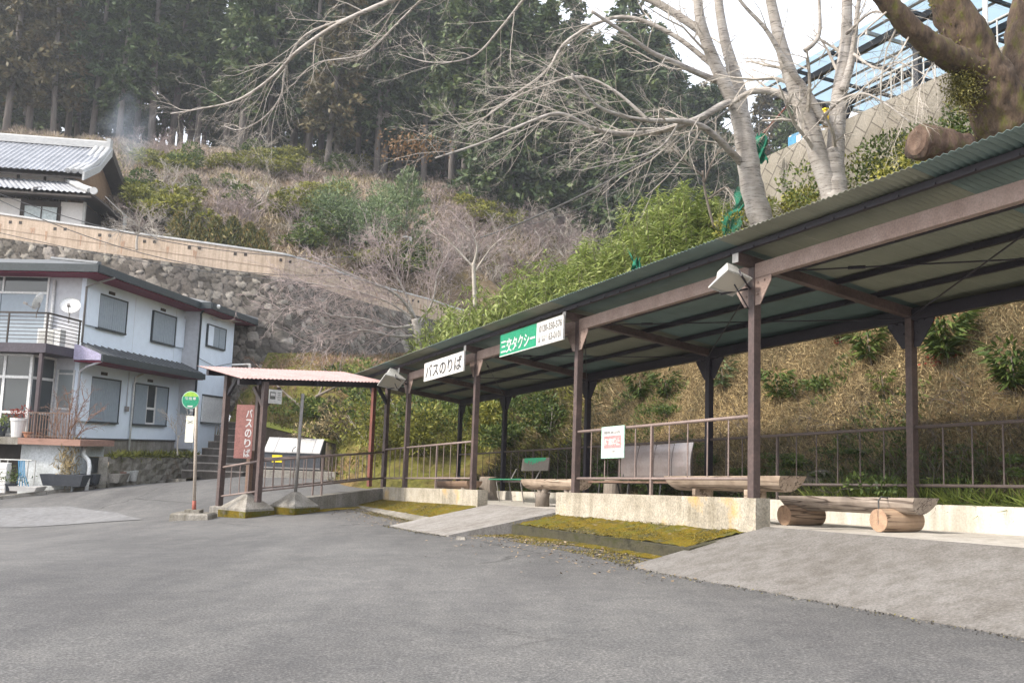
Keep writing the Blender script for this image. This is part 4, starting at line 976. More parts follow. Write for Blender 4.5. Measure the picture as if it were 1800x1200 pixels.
# sun room
SA = -1.25
sr = hpart('sun_room_frame', [(SA, SA+.08, .72, .8, .05, 2.44), (SA, SA+.06, 1.55, 1.63, .05, 2.44), (SA, SA+.06, 2.5, 2.58, .05, 2.44), (SA-.01, SA+.07, .8, 6, 1.72, 1.8), (SA-.01, SA+.07, .8, 6, 2.38, 2.45), (SA-.01, SA+.07, .8, 6, .68, .75), (SA-.012, SA+.072, .8, 6, .0, .09),
      (SA+.08, -.01, .73, .79, 1.72, 1.8), (SA+.08, -.01, .73, .79, 2.38, 2.45), (SA+.08, -.01, .73, .79, .68, .75), (-.1, -.01, .73, .79, .05, 2.44)], M['alum'])
hpart('pane', [(SA+.03, SA+.04, .8, 6, .09, 2.38)], M['winglass'], sr); hpart('pane', [(SA+.08, -.1, .755, .765, .09, 2.38)], M['winglass'], sr)
w = hpart('window', [(-.06, -.006, .1, .14, .9, 2.1), (-.06, -.006, .62, .66, .9, 2.1), (-.065, -.006, .14, .62, .86, .92), (-.065, -.006, .14, .62, 1.95, 2.0)], M['alum']); hpart('pane', [(-.03, -.006, .14, .62, .92, 2.1)], M['frost'], w)
# terrace over the lower store
hpart('terrace_slab', [(-1.85, .0, .55, 9.5, -.22, -.01)], M['old'])
hpart('brick_edge', [(-1.87, .0, -1.35, .54, -.2, -.02)], M['brick'])
hpart('under_wall', [(-1.55, -1.4, -1.05, .62, -1.75, -.205), (-1.39, -.02, -1.05, -.92, -1.75, -.205)], mat('stained white wall', (.6,.63,.65), (.4,.42,.42), 2.2, .8, 0, .1))
hpart('under_store', [(-.7, -.6, .65, 9.5, -2.0, -.23)], M['timber'])
hpipe('drain_pipe', [(-1.2, -1.1, -.22), (-1.3, -1.14, -.45), (-1.35, -1.35, -.62), (-1.4, -1.42, -.8), (-1.45, -1.42, -1.5)], .06, M['alum'])
fr = hpart('terrace_rail', [(-1.8, -1.77, -1.0, .3, .7, .73), (-1.8, -1.77, -1.0, .3, .04, .06)], M['wood'])
for k in range(16): hpart('baluster', [(-1.795, -1.775, -.99+k*.086, -.97+k*.086, -.015, .7)], M['wood'], fr)
# low mossy wall and stairs --------------------------------------------------
lw = MB()
def lwall(s, t, off=0):
    a = -1.0+6.2*s; b = -1.75-.15*s+off; base = H(a, b, 0); g = gzf(base[0], base[1])-.1; topz = H(0, 0, -.5)[2]-.08*s
    return np.array([base[0], base[1], g+(topz-g)*t])
lw.grid(lambda s, t: lwall(s, t)+ZH*0+np.array([.04*math.sin(s*40+t*9), 0, 0]), 24, 5); lw.grid(lambda s, t: lwall(s, 1, .3*t), 24, 1); lw.grid(lambda s, t: lwall(1, s, .3*t), 4, 1); lw.grid(lambda s, t: lwall(0, s, .3*t), 4, 1)
tag(build('garden_wall', lw, M['mossywall'], origin=H(2, -1.8, -1.5)), 'low mossy stone wall in front of the blue house', 'wall')
st0 = at(372, 842, 29.0); st1 = at(440, 744, 33.5)
stt = thing('stone_stairs', 'worn dark concrete stairs climbing beside the blue house', 'stairs', st0); tr_ = MB()
mb = MB(); N = 8; sd = nrm(np.cross(nrm((st1-st0)*[1,1,0]), ZH)); dv = nrm((st1-st0)*[1,1,0])
for k in range(N):
    p = st0+(st1-st0)*k/N; l = np.linalg.norm((st1-st0)[:2])/N; top = st0[2]+(st1-st0)[2]*(k+1)/N; w0 = 1.55-.05*k
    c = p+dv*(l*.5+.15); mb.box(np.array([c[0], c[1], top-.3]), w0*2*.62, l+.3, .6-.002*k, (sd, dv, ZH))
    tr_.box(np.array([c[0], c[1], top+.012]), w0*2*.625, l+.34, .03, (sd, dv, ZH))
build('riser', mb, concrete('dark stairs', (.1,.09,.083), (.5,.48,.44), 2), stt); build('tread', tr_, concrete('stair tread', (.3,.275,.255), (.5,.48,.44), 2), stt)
mb = MB()
def mw(s, t, dz=0):
    p = at(448, 746, 32.5)*(1-s)+at(592, 781, 28.9)*s; g = gzf(p[0], p[1])-.1; return np.array([p[0], p[1], g+(p[2]-g)*t])
mb.grid(mw, 12, 4); e2 = nrm(np.cross(mw(1, 1)-mw(0, 1), ZH)); e2 = -e2 if e2[1] < 0 else e2; mb.grid(lambda s, t: mw(s, 1)+e2*.35*t, 12, 1)
tag(build('garden_wall', mb, concrete('dark mossy wall', (.12,.1,.08), (.5,.48,.4), 2.5, lichen=(.2,.2,.03)), origin=mw(.5, 0)), 'dark sloping retaining wall behind the bin with bright moss along its top', 'wall')
mb = MB(); mb.grid(lambda s, t: mw(s, 1)+e2*(-.06+.7*t)+ZH*(.03+.1*t), 12, 2); o = build('moss_patch', mb, leaf_mat('lime moss', [(0, (.2,.22,.03)), (1, (.3,.3,.05))], trans=0)); o['kind'] = 'structure'
# ---------------------------------------------------------------- bin
bp = at(512, 826, 27.3); bx = nrm(CR*[1,1,0]+CF*[1,1,0]*.04); by = np.array([-bx[1], bx[0], 0]); bw = 100*27.3/1600
t = thing('steel_bin', 'big dark grey refuse bin with sloping pale lid and yellow sticker', 'bin', bp)
def B(x, y, z): return bp+bx*x+by*y+ZH*z
mb = MB(); h0, h1 = .52, .92; dpt = .85
mb.prism([B(-bw/2, 0, .0), B(-bw/2, 0, h0), B(-bw/2, dpt*.75, h1), B(-bw/2, dpt, h1), B(-bw/2, dpt, .0)], bx*bw); build('body', mb, M['bin'], t, bevel=.01)
mb = MB(); mb.prism([B(-bw/2, -.03, h0-.01), B(-bw/2, dpt*.74, h1+.01), B(-bw/2, dpt*.74, h1+.04), B(-bw/2, -.03, h0+.02)], bx*(bw-.03)); 
for x in (-bw/2+.28, bw/2-.3): mb.prism([B(x, -.03, h0+.018), B(x, dpt*.72, h1+.03), B(x, dpt*.72, h1+.045), B(x, -.03, h0+.035)], bx*.03)
build('lid', mb, M['binlid'], t)
mb = MB(); mb.tube([B(.0, -.04, h0+.03), B(.03, -.07, h0+.12), B(.07, .1, h0+.18)], .012, 6); build('handle', mb, M['dark'], t)
mb = MB(); mb.box(B(-bw*.26, -.008, .33), .3, .01, .22, (bx, by, ZH)); build('sticker', mb, M['yellow'], t)
mb = MB(); mb.box(B(0, -.02, .06), bw, .04, .04, (bx, by, ZH)); build('bottom_rail', mb, M['greyp'], t)
mb = MB(); g = bp.copy(); mb.box(B(.1, .2, -.17), bw+.9, 1.3, .33, (bx, by, ZH)); o = build('kerb', mb, M['kerb']); o['kind'] = 'structure'

mb = MB(); mb.grid(lambda s, t: np.array([*(H(-1.0+6.2*s, -1.6-.15*s+1.62*t, 0)[:2]), H(0, 0, -.53)[2]-.05*s+.06*t]), 12, 4); o = build('garden_bed', mb, M['soil']); o['kind'] = 'structure'
# ---------------------------------------------------------------- pots and yard things by the house
def pot(label, c, r, h, m, cat='pot', plant=None, sq=False, name='plant_pot'):
    t = thing(name, label, cat, c); mb = MB()
    if sq:
        L = [c+exs*x*r*f+fns*y*r*.6*f+ZH*z for (z, f) in ((0, .85), (h, 1)) for (x, y) in ((-1,-1),(1,-1),(1,1),(-1,1))]; mb.hexa(L)
    else: mb.lathe(c, [(r*.72, 0), (r*.95, h*.85), (r*1.04, h*.86), (r*1.04, h), (r*.88, h), (r*.86, h*.9)], 16)
    build('vessel', mb, m, t)
    if plant:
        n, lr, hh, mm, lo, hi = plant; cl = Cloud(); q = NR.normal(size=(n, 3))*[lr*.5, lr*.5, hh*.3]+c+ZH*(h+hh*.45); D = rdirs(n, .5); cl.add(q, D, rdirs(n), NR.uniform(.06, .12, n), NR.uniform(.02, .04, n), NR.uniform(lo, hi, n)); build_cloud('foliage', cl, mm, t)
    return t
pot('white bowl planter on a stand by the sun room door', H(-1.55, 1.85, -.01), .26, .42, M['plaster'], plant=(120, .35, .25, M['bush'], .2, .9))
pot('dark pot with a leafy green fern in front of the sun room', H(-1.6, 1.3, -.01), .2, .3, M['planter'], plant=(200, .4, .35, M['bush'], .3, .9))
pot('stacked pale pot with red flowers beside the balcony post', H(-1.6, .75, -.01), .22, .55, M['plaster'], plant=(150, .3, .3, M['redleaf'], 0, 1))
pot('shallow terracotta bowl at the corner of the terrace', H(-1.6, .32, -.01), .24, .16, M['terra'])
def gh(px, py):
    p = at(px, py, float(np.interp(px, [0, 100, 160, 240], [25.5, 26.0, 26.6, 28.2]))); return p
c = gh(117, 853); t = pot('dark planter with a bare reddish shrub wrapped in straw', c, .62, .32, M['planter'], cat='planter', sq=True, name='planter_box')
cl = Cloud(); n = 400; q = NR.normal(size=(n, 3))*[.13, .13, .3]+c+ZH*.62; cl.add(q, rdirs(n)*[.4,.4,1], rdirs(n), .22, .03, NR.uniform(.3, .8, n)); build_cloud('straw', cl, M['dry'], t)
pot('small dark planter under the white drain pipe', gh(156, 850), .26, .28, M['planter'], cat='planter', sq=True, name='planter_box')
pot('long weathered concrete trough along the mossy wall', gh(187, 847), .55, .26, M['old'], cat='planter', sq=True, name='planter_box')
pot('reddish brown box at the end of the long trough', gh(207, 846), .2, .3, M['brick'], cat='box', sq=True, name='planter_box')
pot('pale bucket left of its twin by the mossy wall', gh(219, 846), .16, .32, M['lamp'], cat='bucket', name='bucket')
pot('pale bucket right of its twin by the mossy wall', gh(233, 845), .15, .32, M['lamp'], cat='bucket', name='bucket')
pot('low white tray on the ground below the dark store', gh(42, 862), .5, .13, M['plaster'], cat='tray', sq=True, name='tray')
pot('round clipped green shrub in a pot at the left edge', gh(17, 862), .2, .2, M['planter'], plant=(260, .4, .4, M['bush'], .2, .8))
t = thing('laundry_rack', 'pale metal rack with a blue hose hanging below the terrace', 'rack', gh(20, 862)); c0 = gh(20, 862); mb = MB()
for x in (-.4, .4):
    mb.tube([c0+exs*x, c0+exs*x+ZH*.85], .018, 6)
    mb.tube([c0+exs*x-fns*.4, c0+exs*x-fns*.4+ZH*.85, c0+exs*x+ZH*.85], .018, 6)
mb.tube([c0+exs*-.5+ZH*.86, c0+exs*.5+ZH*.86], .02, 6); build('frame', mb, M['lamp'], t)
mb = MB()
for k in range(5): x = .12+.04*k; mb.tube([c0+exs*x+ZH*.86, c0+exs*(x+.08)+ZH*.45+fns*.05, c0+exs*(x+.05*k)+ZH*.12, c0+exs*(x+.25)+ZH*.02], .014, 6)
build('hose', mb, M['bluep'], t)
t = thing('storage_panel', 'white slatted cabinet door leaning at the left edge of the road', 'cabinet', gh(3, 866)); mb = MB(); mb.box(gh(3, 866)+ZH*.42, .3, .25, .84, (exs, fns, ZH)); build('body', mb, M['plaster'], t, bevel=.02); mb = MB()
for k in range(6): mb.box(gh(3, 866)+fns*.13+ZH*(.15+.11*k), .26, .012, .05, (exs, fns, ZH))
build('slat', mb, M['alum'], t)
# road kerb under the house
mb = MB()
kp = [on_ground(x, y) for x, y in ((-160,897),(-60,884),(0,877),(80,868),(160,859),(230,851),(290,847),(320,846))]
for a, b in zip(kp[:-1], kp[1:]): mb.vbeam(a+ZH*.02, b+ZH*.02, .22, .14)
o = build('kerb', mb, M['kerb']); o['kind'] = 'structure'
mb = MB()
for i in range(len(kp)-1):
    a, b = kp[i], kp[i+1]
    mb.add([a+ZH*.06, b+ZH*.06, b+HA*2.6+ZH*.16, a+HA*2.6+ZH*.16], [(0,1,2,3)])
o = build('verge', mb, earth('verge soil', [(.3, (.12,.1,.06)), (.5, (.2,.17,.12)), (.7, (.14,.15,.04))], 1.2, 14)); o['kind'] = 'structure'

# ================================================================== STONE WALL, PARAPET, UPPER ROAD
PP = [(-420,322,40),(-150,357,40),(0,375,40),(150,397,40),(345,424,40),(500,446,40.5),(560,463,42),(615,485,44.5),(690,508,47.5),(760,527,50),(800,541,52),(900,566,56),(1000,590,60)]
PW_ = np.array([at(*p) for p in PP])
def para(s):
    L = np.concatenate([[0], np.cumsum(np.linalg.norm(np.diff(PW_[:, :2], axis=0), axis=1))]); q = s*L[-1]
    return np.array([np.interp(q, L, PW_[:, k]) for k in range(3)]), L[-1]
PLEN = para(0)[1]; NP = 150
def pn(s):
    a, b = para(max(0, s-.004))[0], para(min(1, s+.004))[0]; d = nrm((b-a)*[1,1,0]); n = np.array([-d[1], d[0], 0]); return n if n[1] > 0 else -n
pc_ = [(para(i/NP)[0], pn(i/NP)) for i in range(NP+1)]
def strip(mb, fa, fb, n=1): mb.grid(lambda s, t: (lambda i: fa(i)*(1-t)+fb(i)*t)(int(round(s*NP))), NP, n)
mb = MB(); X = lambda o_, z: (lambda i: pc_[i][0]+pc_[i][1]*o_+ZH*z)
strip(mb, X(0, -1.08), X(0, -.05)); strip(mb, X(.22, -.05), X(.22, -1.08)); strip(mb, X(0, -.05), X(.22, -.05))
t = thing('parapet_wall', 'long beige roadside parapet on top of the rubble stone wall', 'parapet', para(.4)[0]); build('wall', mb, M['parapet'], t)
mb = MB(); strip(mb, X(-.04, -.05), X(-.04, .03)); strip(mb, X(-.04, .03), X(.26, .03)); strip(mb, X(.26, .03), X(.26, -.05)); strip(mb, X(.26, -.049), X(-.04, -.049)); build('coping', mb, M['cap'], t)
mb = MB(); strip(mb, X(-.012, -.7), X(-.012, -.675)); build('joint', mb, mat('joint', (.3,.22,.16), (.36,.27,.2), 3), t)
mb = MB()
for k in range(22):
    s = (k+.7)/24
    p, n_ = para(s)[0], pn(s); d = np.array([n_[1], -n_[0], 0])
    for q in (-.22, .22): mb.box(p+d*q-n_*.002-ZH*.3, .13, .02, .13, (d, n_, ZH))
build('weep_hole', mb, M['timber'], t)
st = mat('rust streak', (.34,.22,.15), (.42,.28,.19), 3); mb = MB(); r_ = random.Random(4)
for k in range(30):
    s = r_.uniform(.05, .75); p, n_ = para(s)[0], pn(s); d = np.array([n_[1], -n_[0], 0]); l = r_.uniform(.2, .55); w = r_.uniform(.03, .07); z0 = -.4-r_.random()*.1
    mb.prism([p-n_*.006+ZH*z0-d*w, p-n_*.006+ZH*z0+d*w, p-n_*.006+ZH*(z0-l)+d*w*.4, p-n_*.006+ZH*(z0-l)-d*w*.4], n_*.004)
build('stain', mb, st, t)
# rubble masonry: every stone bulges out of the joint (cells of a jittered lattice)
def rubble(s0, s1, ztop, zbot, cell=.36, res=.055, seed=6):
    rg = np.random.default_rng(seed); L = (s1-s0)*PLEN; Hh = ztop-zbot; nx, nz = int(L/res), int(Hh/res); cx, cz = int(L/cell)+3, int(Hh/(cell*.8))+3
    sx = (np.arange(cx)[:, None]-1+rg.uniform(-.42, .42, (cx, cz))+.5*(np.arange(cz)[None]%2))*cell; sz = (np.arange(cz)[None]-1+rg.uniform(-.42, .42, (cx, cz)))*cell*.8; wt = rg.uniform(-.05, .05, (cx, cz)); tn = rg.random((cx, cz)); pr = rg.uniform(.4, 1, (cx, cz))
    gx, gz_ = np.meshgrid(np.linspace(0, L, nx), np.linspace(0, Hh, nz), indexing='ij'); wx = gx+.05*np.sin(gz_*7+gx*3)+.03*np.sin(gx*11); wz = gz_+.05*np.sin(gx*6-gz_*4)
    ix = np.clip((wx/cell).astype(int)+1, 2, cx-3); iz = np.clip((wz/(cell*.8)).astype(int)+1, 2, cz-3); d1 = np.full(gx.shape, 9.); d2 = d1.copy(); tt = np.zeros(gx.shape); pp = tt.copy()
    for i in (-2, -1, 0, 1, 2):
        for j in (-2, -1, 0, 1, 2):
            a, b = ix+i, iz+j; d = np.hypot(wx-sx[a, b], (wz-sz[a, b])*1.1)+wt[a, b]; n = d < d1; d2 = np.where(n, d1, np.minimum(d2, d)); tt = np.where(n, tn[a, b], tt); pp = np.where(n, pr[a, b], pp); d1 = np.minimum(d1, d)
    e_ = np.clip((d2-d1)/.085, 0, 1); ht = (1-(1-e_)**3)*.1*pp+.05*(tt-.5)*e_+.012*np.sin(gx*31+tt*40)*np.sin(gz_*27)*e_
    ls = [para(s0+(s1-s0)*i/(nx-1))[0] for i in range(nx)]; ns = [pn(s0+(s1-s0)*i/(nx-1)) for i in range(nx)]; B0 = np.array(ls); N0 = np.array(ns)
    dep = gz_/Hh; off = -.02-1.13*dep; V = B0[:, None]+N0[:, None]*(off-ht)[..., None]+ZH*(ztop-gz_)[..., None]; V = V.reshape(-1, 3)
    I = np.arange(nx*nz).reshape(nx, nz); F = np.stack([I[:-1, :-1], I[1:, :-1], I[1:, 1:], I[:-1, 1:]], -1).reshape(-1, 4); n = len(F); org = para(.4)[0]-ZH*7
    me = bpy.data.meshes.new('stone_wall'); me.vertices.add(len(V)); me.vertices.foreach_set('co', (V-org).astype(np.float32).ravel()); me.loops.add(4*n); me.loops.foreach_set('vertex_index', F.astype(np.int32).ravel()); me.polygons.add(n); me.polygons.foreach_set('loop_start', np.arange(0, 4*n, 4, dtype=np.int32)); me.update(calc_edges=True); me.shade_smooth()
    for nm, A in (('tint', tt), ('joint', e_)): at2 = me.attributes.new(nm, 'FLOAT', 'POINT'); at2.data.foreach_set('value', A.astype(np.float32).ravel())
    o = link('stone_wall', me, M['stone'], None); o.location = tuple(org); return o
tag(rubble(.18, 1., -1.09, -7.4), 'tall grey rubble stone retaining wall below the beige parapet', 'retaining wall')
mb = MB(); strip(mb, X(-.02, -1.085), X(5.5, -.9), 2); o = build('upper_road', mb, M['ramp']); o['kind'] = 'structure'

# ================================================================== TRADITIONAL HOUSE
TC = at(147, 308, 47); az = math.radians(82); TA = np.array([math.sin(az), math.cos(az), 0]); TB = np.array([-TA[1], TA[0], 0])
def T(a, b, z): return TC+TA*a+TB*b+ZH*z
th = thing('tiled_house', 'traditional house with grey tiled gable roof and white plaster walls above the parapet', 'house', T(-4, 3, -3.5))
def tbox(name, boxes, m, par=None):
    mb = MB()
    for (a0, a1, b0, b1, z0, z1) in boxes: mb.hexa([T(a0,b0,z0), T(a1,b0,z0), T(a1,b1,z0), T(a0,b1,z0), T(a0,b0,z1), T(a1,b0,z1), T(a1,b1,z1), T(a0,b1,z1)])
    return build(name, mb, m, par or th)
LA = -14; RB, RZ = 4.1, 2.6; BB, BZ = 9.6, .35      # ridge and rear eave
def roofplane(mb, p0, p1, q0, q1, pitch=.27, amp=.035, th_=.0):
    """tile roof: ribs run from eave p to ridge q"""
    L = np.linalg.norm(p1-p0); n = max(4, int(L/pitch*4)); up = nrm(np.cross(p1-p0, q0-p0)); up = up if up[2] > 0 else -up
    def f(s, t):
        rows = 12; st_ = (t*rows) % 1 if t < 1 else 0
        return (p0+(p1-p0)*s)*(1-t)+(q0+(q1-q0)*s)*t+up*(amp*math.cos(s*L/pitch*2*math.pi)+.03*(1-st_)+.08)
    mb.grid(f, n, 24)
mb = MB(); roofplane(mb, T(LA, -.1, -.02), T(-.0, -.1, -.02), T(LA, RB, RZ), T(.0, RB, RZ)); build('front_roof', mb, M['tile'], th)
mb = MB(); roofplane(mb, T(LA, BB, BZ), T(.0, BB, BZ), T(LA, RB, RZ), T(.0, RB, RZ)); build('rear_roof', mb, M['tile'], th)
mb = MB(); mb.beam(T(LA, RB, RZ+.25), T(-.1, RB, RZ+.25), .34, .34); mb.tube([T(LA, RB, RZ+.45), T(-.05, RB, RZ+.45)], .12, 8); mb.box(T(-.1, RB, RZ+.42), .2, .45, .5, (TA, TB, ZH)); build('ridge', mb, M['tileedge'], th)
mb = MB()
for da in (-.1, -.42, -.74): mb.tube([T(da, -.15, .14), T(da, 2.2, 1.32), T(da, RB, RZ+.2)], .13, 8)
build('verge_tiles', mb, M['tileedge'], th)
mb = MB(); mb.prism([T(.0, -.2, -.32), T(.0, -.2, .12), T(.0, 2.2, 1.2), T(.0, RB, RZ+.15), T(.0, RB, RZ-.3), T(0, 2.2, .82)], TA*.1); build('barge_board', mb, M['tileedge'], th)
mb = MB(); mb.prism([T(.0, RB, RZ+.15), T(.0, BB+.1, BZ+.1), T(.0, BB+.1, BZ-.25), T(.0, RB, RZ-.3)], TA*.1); build('barge_board', mb, M['timber'], th)
for q_ in ([T(LA, 0, -.12), T(LA, RB, RZ-.1), T(LA, RB, RZ-.2), T(LA, 0, -.22)], [T(LA, BB, BZ-.1), T(LA, RB, RZ-.1), T(LA, RB, RZ-.2), T(LA, BB, BZ-.2)]): mb = MB(); mb.prism(q_, TA*(-LA-.02)); build('roof_soffit', mb, M['timber'], th)
GA = -.75
tbox('upper_wall', [(LA, GA, .55, .7, -.75, .3)], M['plaster'])
mb = MB(); mb.prism([T(GA, .7, -4), T(GA, .7, .28), T(GA, RB, RZ-.15), T(GA, 8.2, BZ+.5), T(GA, 8.2, -4)], TA*-.15); build('gable_wall', mb, M['tanp'], th)
tbox('timber_post', [(a-.06, a+.06, .5, .56, -.75, .2) for a in (-.85, -2.05, -3.35, -4.6, -5.9)], M['timber'])
tbox('timber_beam', [(LA, GA+.02, .49, .545, -.42, -.34), (LA, GA+.02, .49, .545, .1, .2)], M['timber'])
# lower skirt roof
mb = MB(); roofplane(mb, T(LA, -1.0, -1.28), T(.75, -1.0, -1.28), T(LA, .5, -.4), T(-.7, .5, -.4)); build('skirt_roof', mb, M['tile'], th)
mb = MB(); mb.tube([T(-.75, .5, -.2), T(.1, -.3, -.7), T(.9, -1.05, -1.06)], .15, 8); mb.tube([T(-.95, .45, -.2), T(-.1, -.35, -.7), T(.68, -1.1, -1.06)], .13, 8); mb.lathe(T(.92, -1.08, -1.08), [(.19, 0), (.19, .1)], 14, (TA, ZH, -TB)); build('hip_tiles', mb, M['tileedge'], th)
mb = MB(); mb.prism([T(-.7, .5, -.66), T(.85, -1.15, -1.3), T(1.9, 5.0, -1.9), T(-.7, 6, -.9)], ZH*.12); build('skirt_return', mb, M['timber'], th)
mb = MB(); mb.prism([T(LA, -1.05, -1.42), T(.8, -1.05, -1.42), T(-.7, .6, -1.2), T(LA, .6, -1.2)], ZH*.1); build('skirt_soffit', mb, M['timber'], th)
tbox('lower_wall', [(-1.0, .1, .1, .25, -4, -1.45), (LA, -2.95, .1, .25, -4, -1.45)], M['plaster'])
tbox('timber_panel', [(-2.95, -1.0, .12, .25, -4, -1.45)], M['timber'])
w = tbox('window', [(-2.8, -2.72, .02, .118, -4, -1.7), (-1.05, -.97, .02, .118, -4, -1.7), (-2.72, -1.05, .02, .118, -1.78, -1.7), (-1.92, -1.86, .03, .118, -4, -1.78)], M['timber'])
tbox('pane', [(-2.72, -1.92, .06, .1, -4, -1.78), (-1.86, -1.15, .05, .1, -4, -1.78)], mat('pale screen', (.5,.56,.56), (.44,.5,.5), 1, .3, 0, 0), w)
tbox('corner_post', [(.1, .22, .02, .2, -4, -1.4), (1.5, 1.65, 2.2, 2.4, -4, -1.5)], M['lamp'])
tbox('side_wall', [(.0, .1, .26, 7, -4, -1.45)], M['timber'])
mb = MB(); mb.tube([T(-1.05, .45, .0), T(-1.05, .45, -.55), T(-1.3, .1, -.7), T(-2.0, -1.0, -1.1), T(-2.0, -1.1, -1.3)], .05, 8); build('downpipe', mb, M['greyp'], th)
# ================================================================== HILLS AND BANK
_px = PW_[:, 0]; _py = PW_[:, 1]
def yroad(x): return np.interp(x, _px, _py)
hp = []
for p in PW_: hp += [(p[0], p[1]+5.5, p[2]-.95), (p[0], p[1]-2, p[2]-1.2)]
hp += [tuple(at(*q)) for q in ((-200,330,52), (-200,250,80), (0,235,80), (100,300,62), (250,380,51), (250,330,58), (250,258,79), (330,262,79), (400,268,79), (450,275,79), (450,345,62), (450,400,53), (560,287,79), (600,295,79),
      (600,360,64), (600,430,54), (680,322,77), (700,400,61), (750,460,55.5), (790,343,75), (820,348,75), (860,430,60), (900,490,60), (940,387,72), (960,430,66), (1050,432,68), (1100,470,72), (1200,480,78), (1340,450,84), (1600,420,95),
      (1000,372,92), (1130,410,102), (1340,440,120), (1700,420,130))]
for (x, d, z) in ((-100,112,24), (100,112,23), (300,112,23.5), (500,112,26), (700,112,29), (0,150,18), (400,150,19), (800,150,32), (1200,150,30), (1700,160,25), (900,115,30)):
    q = at(x, 500, d); hp.append((q[0], q[1], z))
hz = tps(hp, 4e-3)
def hzf(x, y): return float(hz(np.array([x]), np.array([y]))[0])
def hill_fz(X, Y):
    Z = hz(X, Y); return Z+.25*np.sin(X*.9+1)*np.sin(Y*.7)+.18*np.sin(X*2.1+Y*1.3)
sheet('hill', hill_fz, np.arange(-90, 90.1, 1.), np.arange(38, 165.1, 1.), M['hill'], keep=lambda x, y: y > yroad(x)+4.2 or (x > -4.5 and y > yroad(x)-1.6))

ep = [tuple(at(*q)) for q in ((430,607,38.8), (520,628,39.5), (610,630,42), (700,625,46), (780,612,50), (440,640,35.5), (560,655,35), (640,650,35), (480,700,34.6), (560,700,33.4), (630,705,29), (640,790,27), (700,650,40), (700,800,26.5), (760,770,27), (900,590,46), (1000,600,48))]
for (x, y, z) in ((-14,36,.0), (-20,37,0), (-30,40,1), (-12.3,28.5,-.55), (-12,31,-.5), (-14,29,-.5), (-22,30,-.4), (-30,30,-.6), (-11.7,33.5,-.6), (-11.5,35.5,-.4), (-11.2,37.2,.9), (-10.6,38.4,3.0), (-10.6,30.5,-1.5), (-10.2,31.5,-1.2), (-9.7,32.6,-.3), (-9.2,33.6,.2), (-11.4,32,-1.0), (0,29,.4), (3,34,2), (8,40,3)): ep.append((x, y, z))
ez = tps(ep, 3e-3)
def ezf(x, y): return float(ez(np.array([x]), np.array([y]))[0])
from mathutils.geometry import intersect_point_line
def inpoly(x, y, P):
    c = False; j = len(P)-1
    for i in range(len(P)):
        if (P[i][1] > y) != (P[j][1] > y) and x < (P[j][0]-P[i][0])*(y-P[i][1])/(P[j][1]-P[i][1])+P[i][0]: c = not c
        j = i
    return c
FRT = [flat_at(x, 800, d) for x, d in ((602,27.8), (648,25.6), (700,24.2))]
for q in FRT: ep.append((q[0], q[1], q[2]-.12))
for s_ in (0, .2, .4, .6, .8, 1):
    q = mw(s_, 1); ep.append((q[0], q[1], q[2]-.03)); q = q+e2*.8; ep.append((q[0], q[1], q[2]+.16))
for t_ in ((10,60,7), (20,52,6), (30,60,7), (24,75,7), (5,70,7)): ep.append(t_)
ez = tps(ep, 3e-3)
EP_ = [(-10.75, 40), (-10.7, 33.6), (-9.3, 31.9), (mw(0,1)[0], mw(0,1)[1]+.1), (mw(1,1)[0], mw(1,1)[1]+.1), (mw(1,1)[0]-.1, mw(1,1)[1]-1.6)]+[(q[0]-.3, q[1]-.9) for q in FRT]+[(3, 24), (14, 34), (32, 45), (32, 76), (-10.75, 76)]
inemb = lambda x, y: inpoly(x, y, EP_) and y < yroad(x)-.6
sheet('embankment', lambda X, Y: ez(X, Y)+.06*np.sin(X*3)*np.sin(Y*2.6), np.arange(-12, 32.1, .3), np.arange(22.2, 76, .3), M['soil'], keep=inemb)

def bankh(u, v):
    P = np.interp(v, [2.5, 3.1, 3.7, 4.2, 5, 6, 7, 7.8, 9, 16, 40], [-.08, .1, .45, .95, 2.1, 3.75, 5.5, 6.25, 6.5, 7.2, 8.5])
    k = np.interp(u, [-30, .5, 2.6, 9.5, 15, 21, 30], [1.14, 1.14, 1, 1, .88, .66, .5]); h = P*k
    pl = np.clip((v-8.1)/.15, 0, 1)*np.clip((9.9-u)/.5, 0, 1); h = h*(1-pl)+np.maximum(8.02, h)*pl
    return h+.05*np.sin(u*2.7)*np.sin(v*3.1)*np.clip((v-2.7)*2, 0, 1)
def bankz(x, y):
    u, v = uv_of(x, y); return P1[2]+float(bankh(u, v))-SL*u if v > 2.5 and u < 27 else -1e3
us = np.concatenate([np.arange(-16, 12, .3), np.arange(12, 27.1, .4)]); vs_ = np.concatenate([np.arange(2.5, 9, .15), np.arange(9, 31, 1.)])
U_, V_ = np.meshgrid(us, vs_, indexing='ij'); Hh = bankh(U_, V_)
VV = P1[None, None]+U_[..., None]*UH+V_[..., None]*VH+(Hh-SL*U_)[..., None]*ZH
nu_, nv_ = U_.shape; FF = [(i*nv_+j, (i+1)*nv_+j, (i+1)*nv_+j+1, i*nv_+j+1) for i in range(nu_-1) for j in range(nv_-1)]
me = bpy.data.meshes.new('bank'); me.from_pydata(VV.reshape(-1, 3).tolist(), [], FF); me.shade_smooth(); o = link('bank', me, M['bankearth'], None); o['kind'] = 'structure'
def terr(x, y):
    z = max(gzf(x, y), bankz(x, y))
    if inemb(x, y): z = max(z, ezf(x, y))
    if y > yroad(x)+4 or (x > -4.5 and y > yroad(x)-1.5): z = max(z, hzf(x, y))
    return z
def hit(px, py, t0=9., t1=140.):
    r = ray(px, py); t = t0
    while t < t1:
        p = r*t
        if p[2] < terr(p[0], p[1]): return p
        t += .04 if t < 30 else .3
    return r*t1
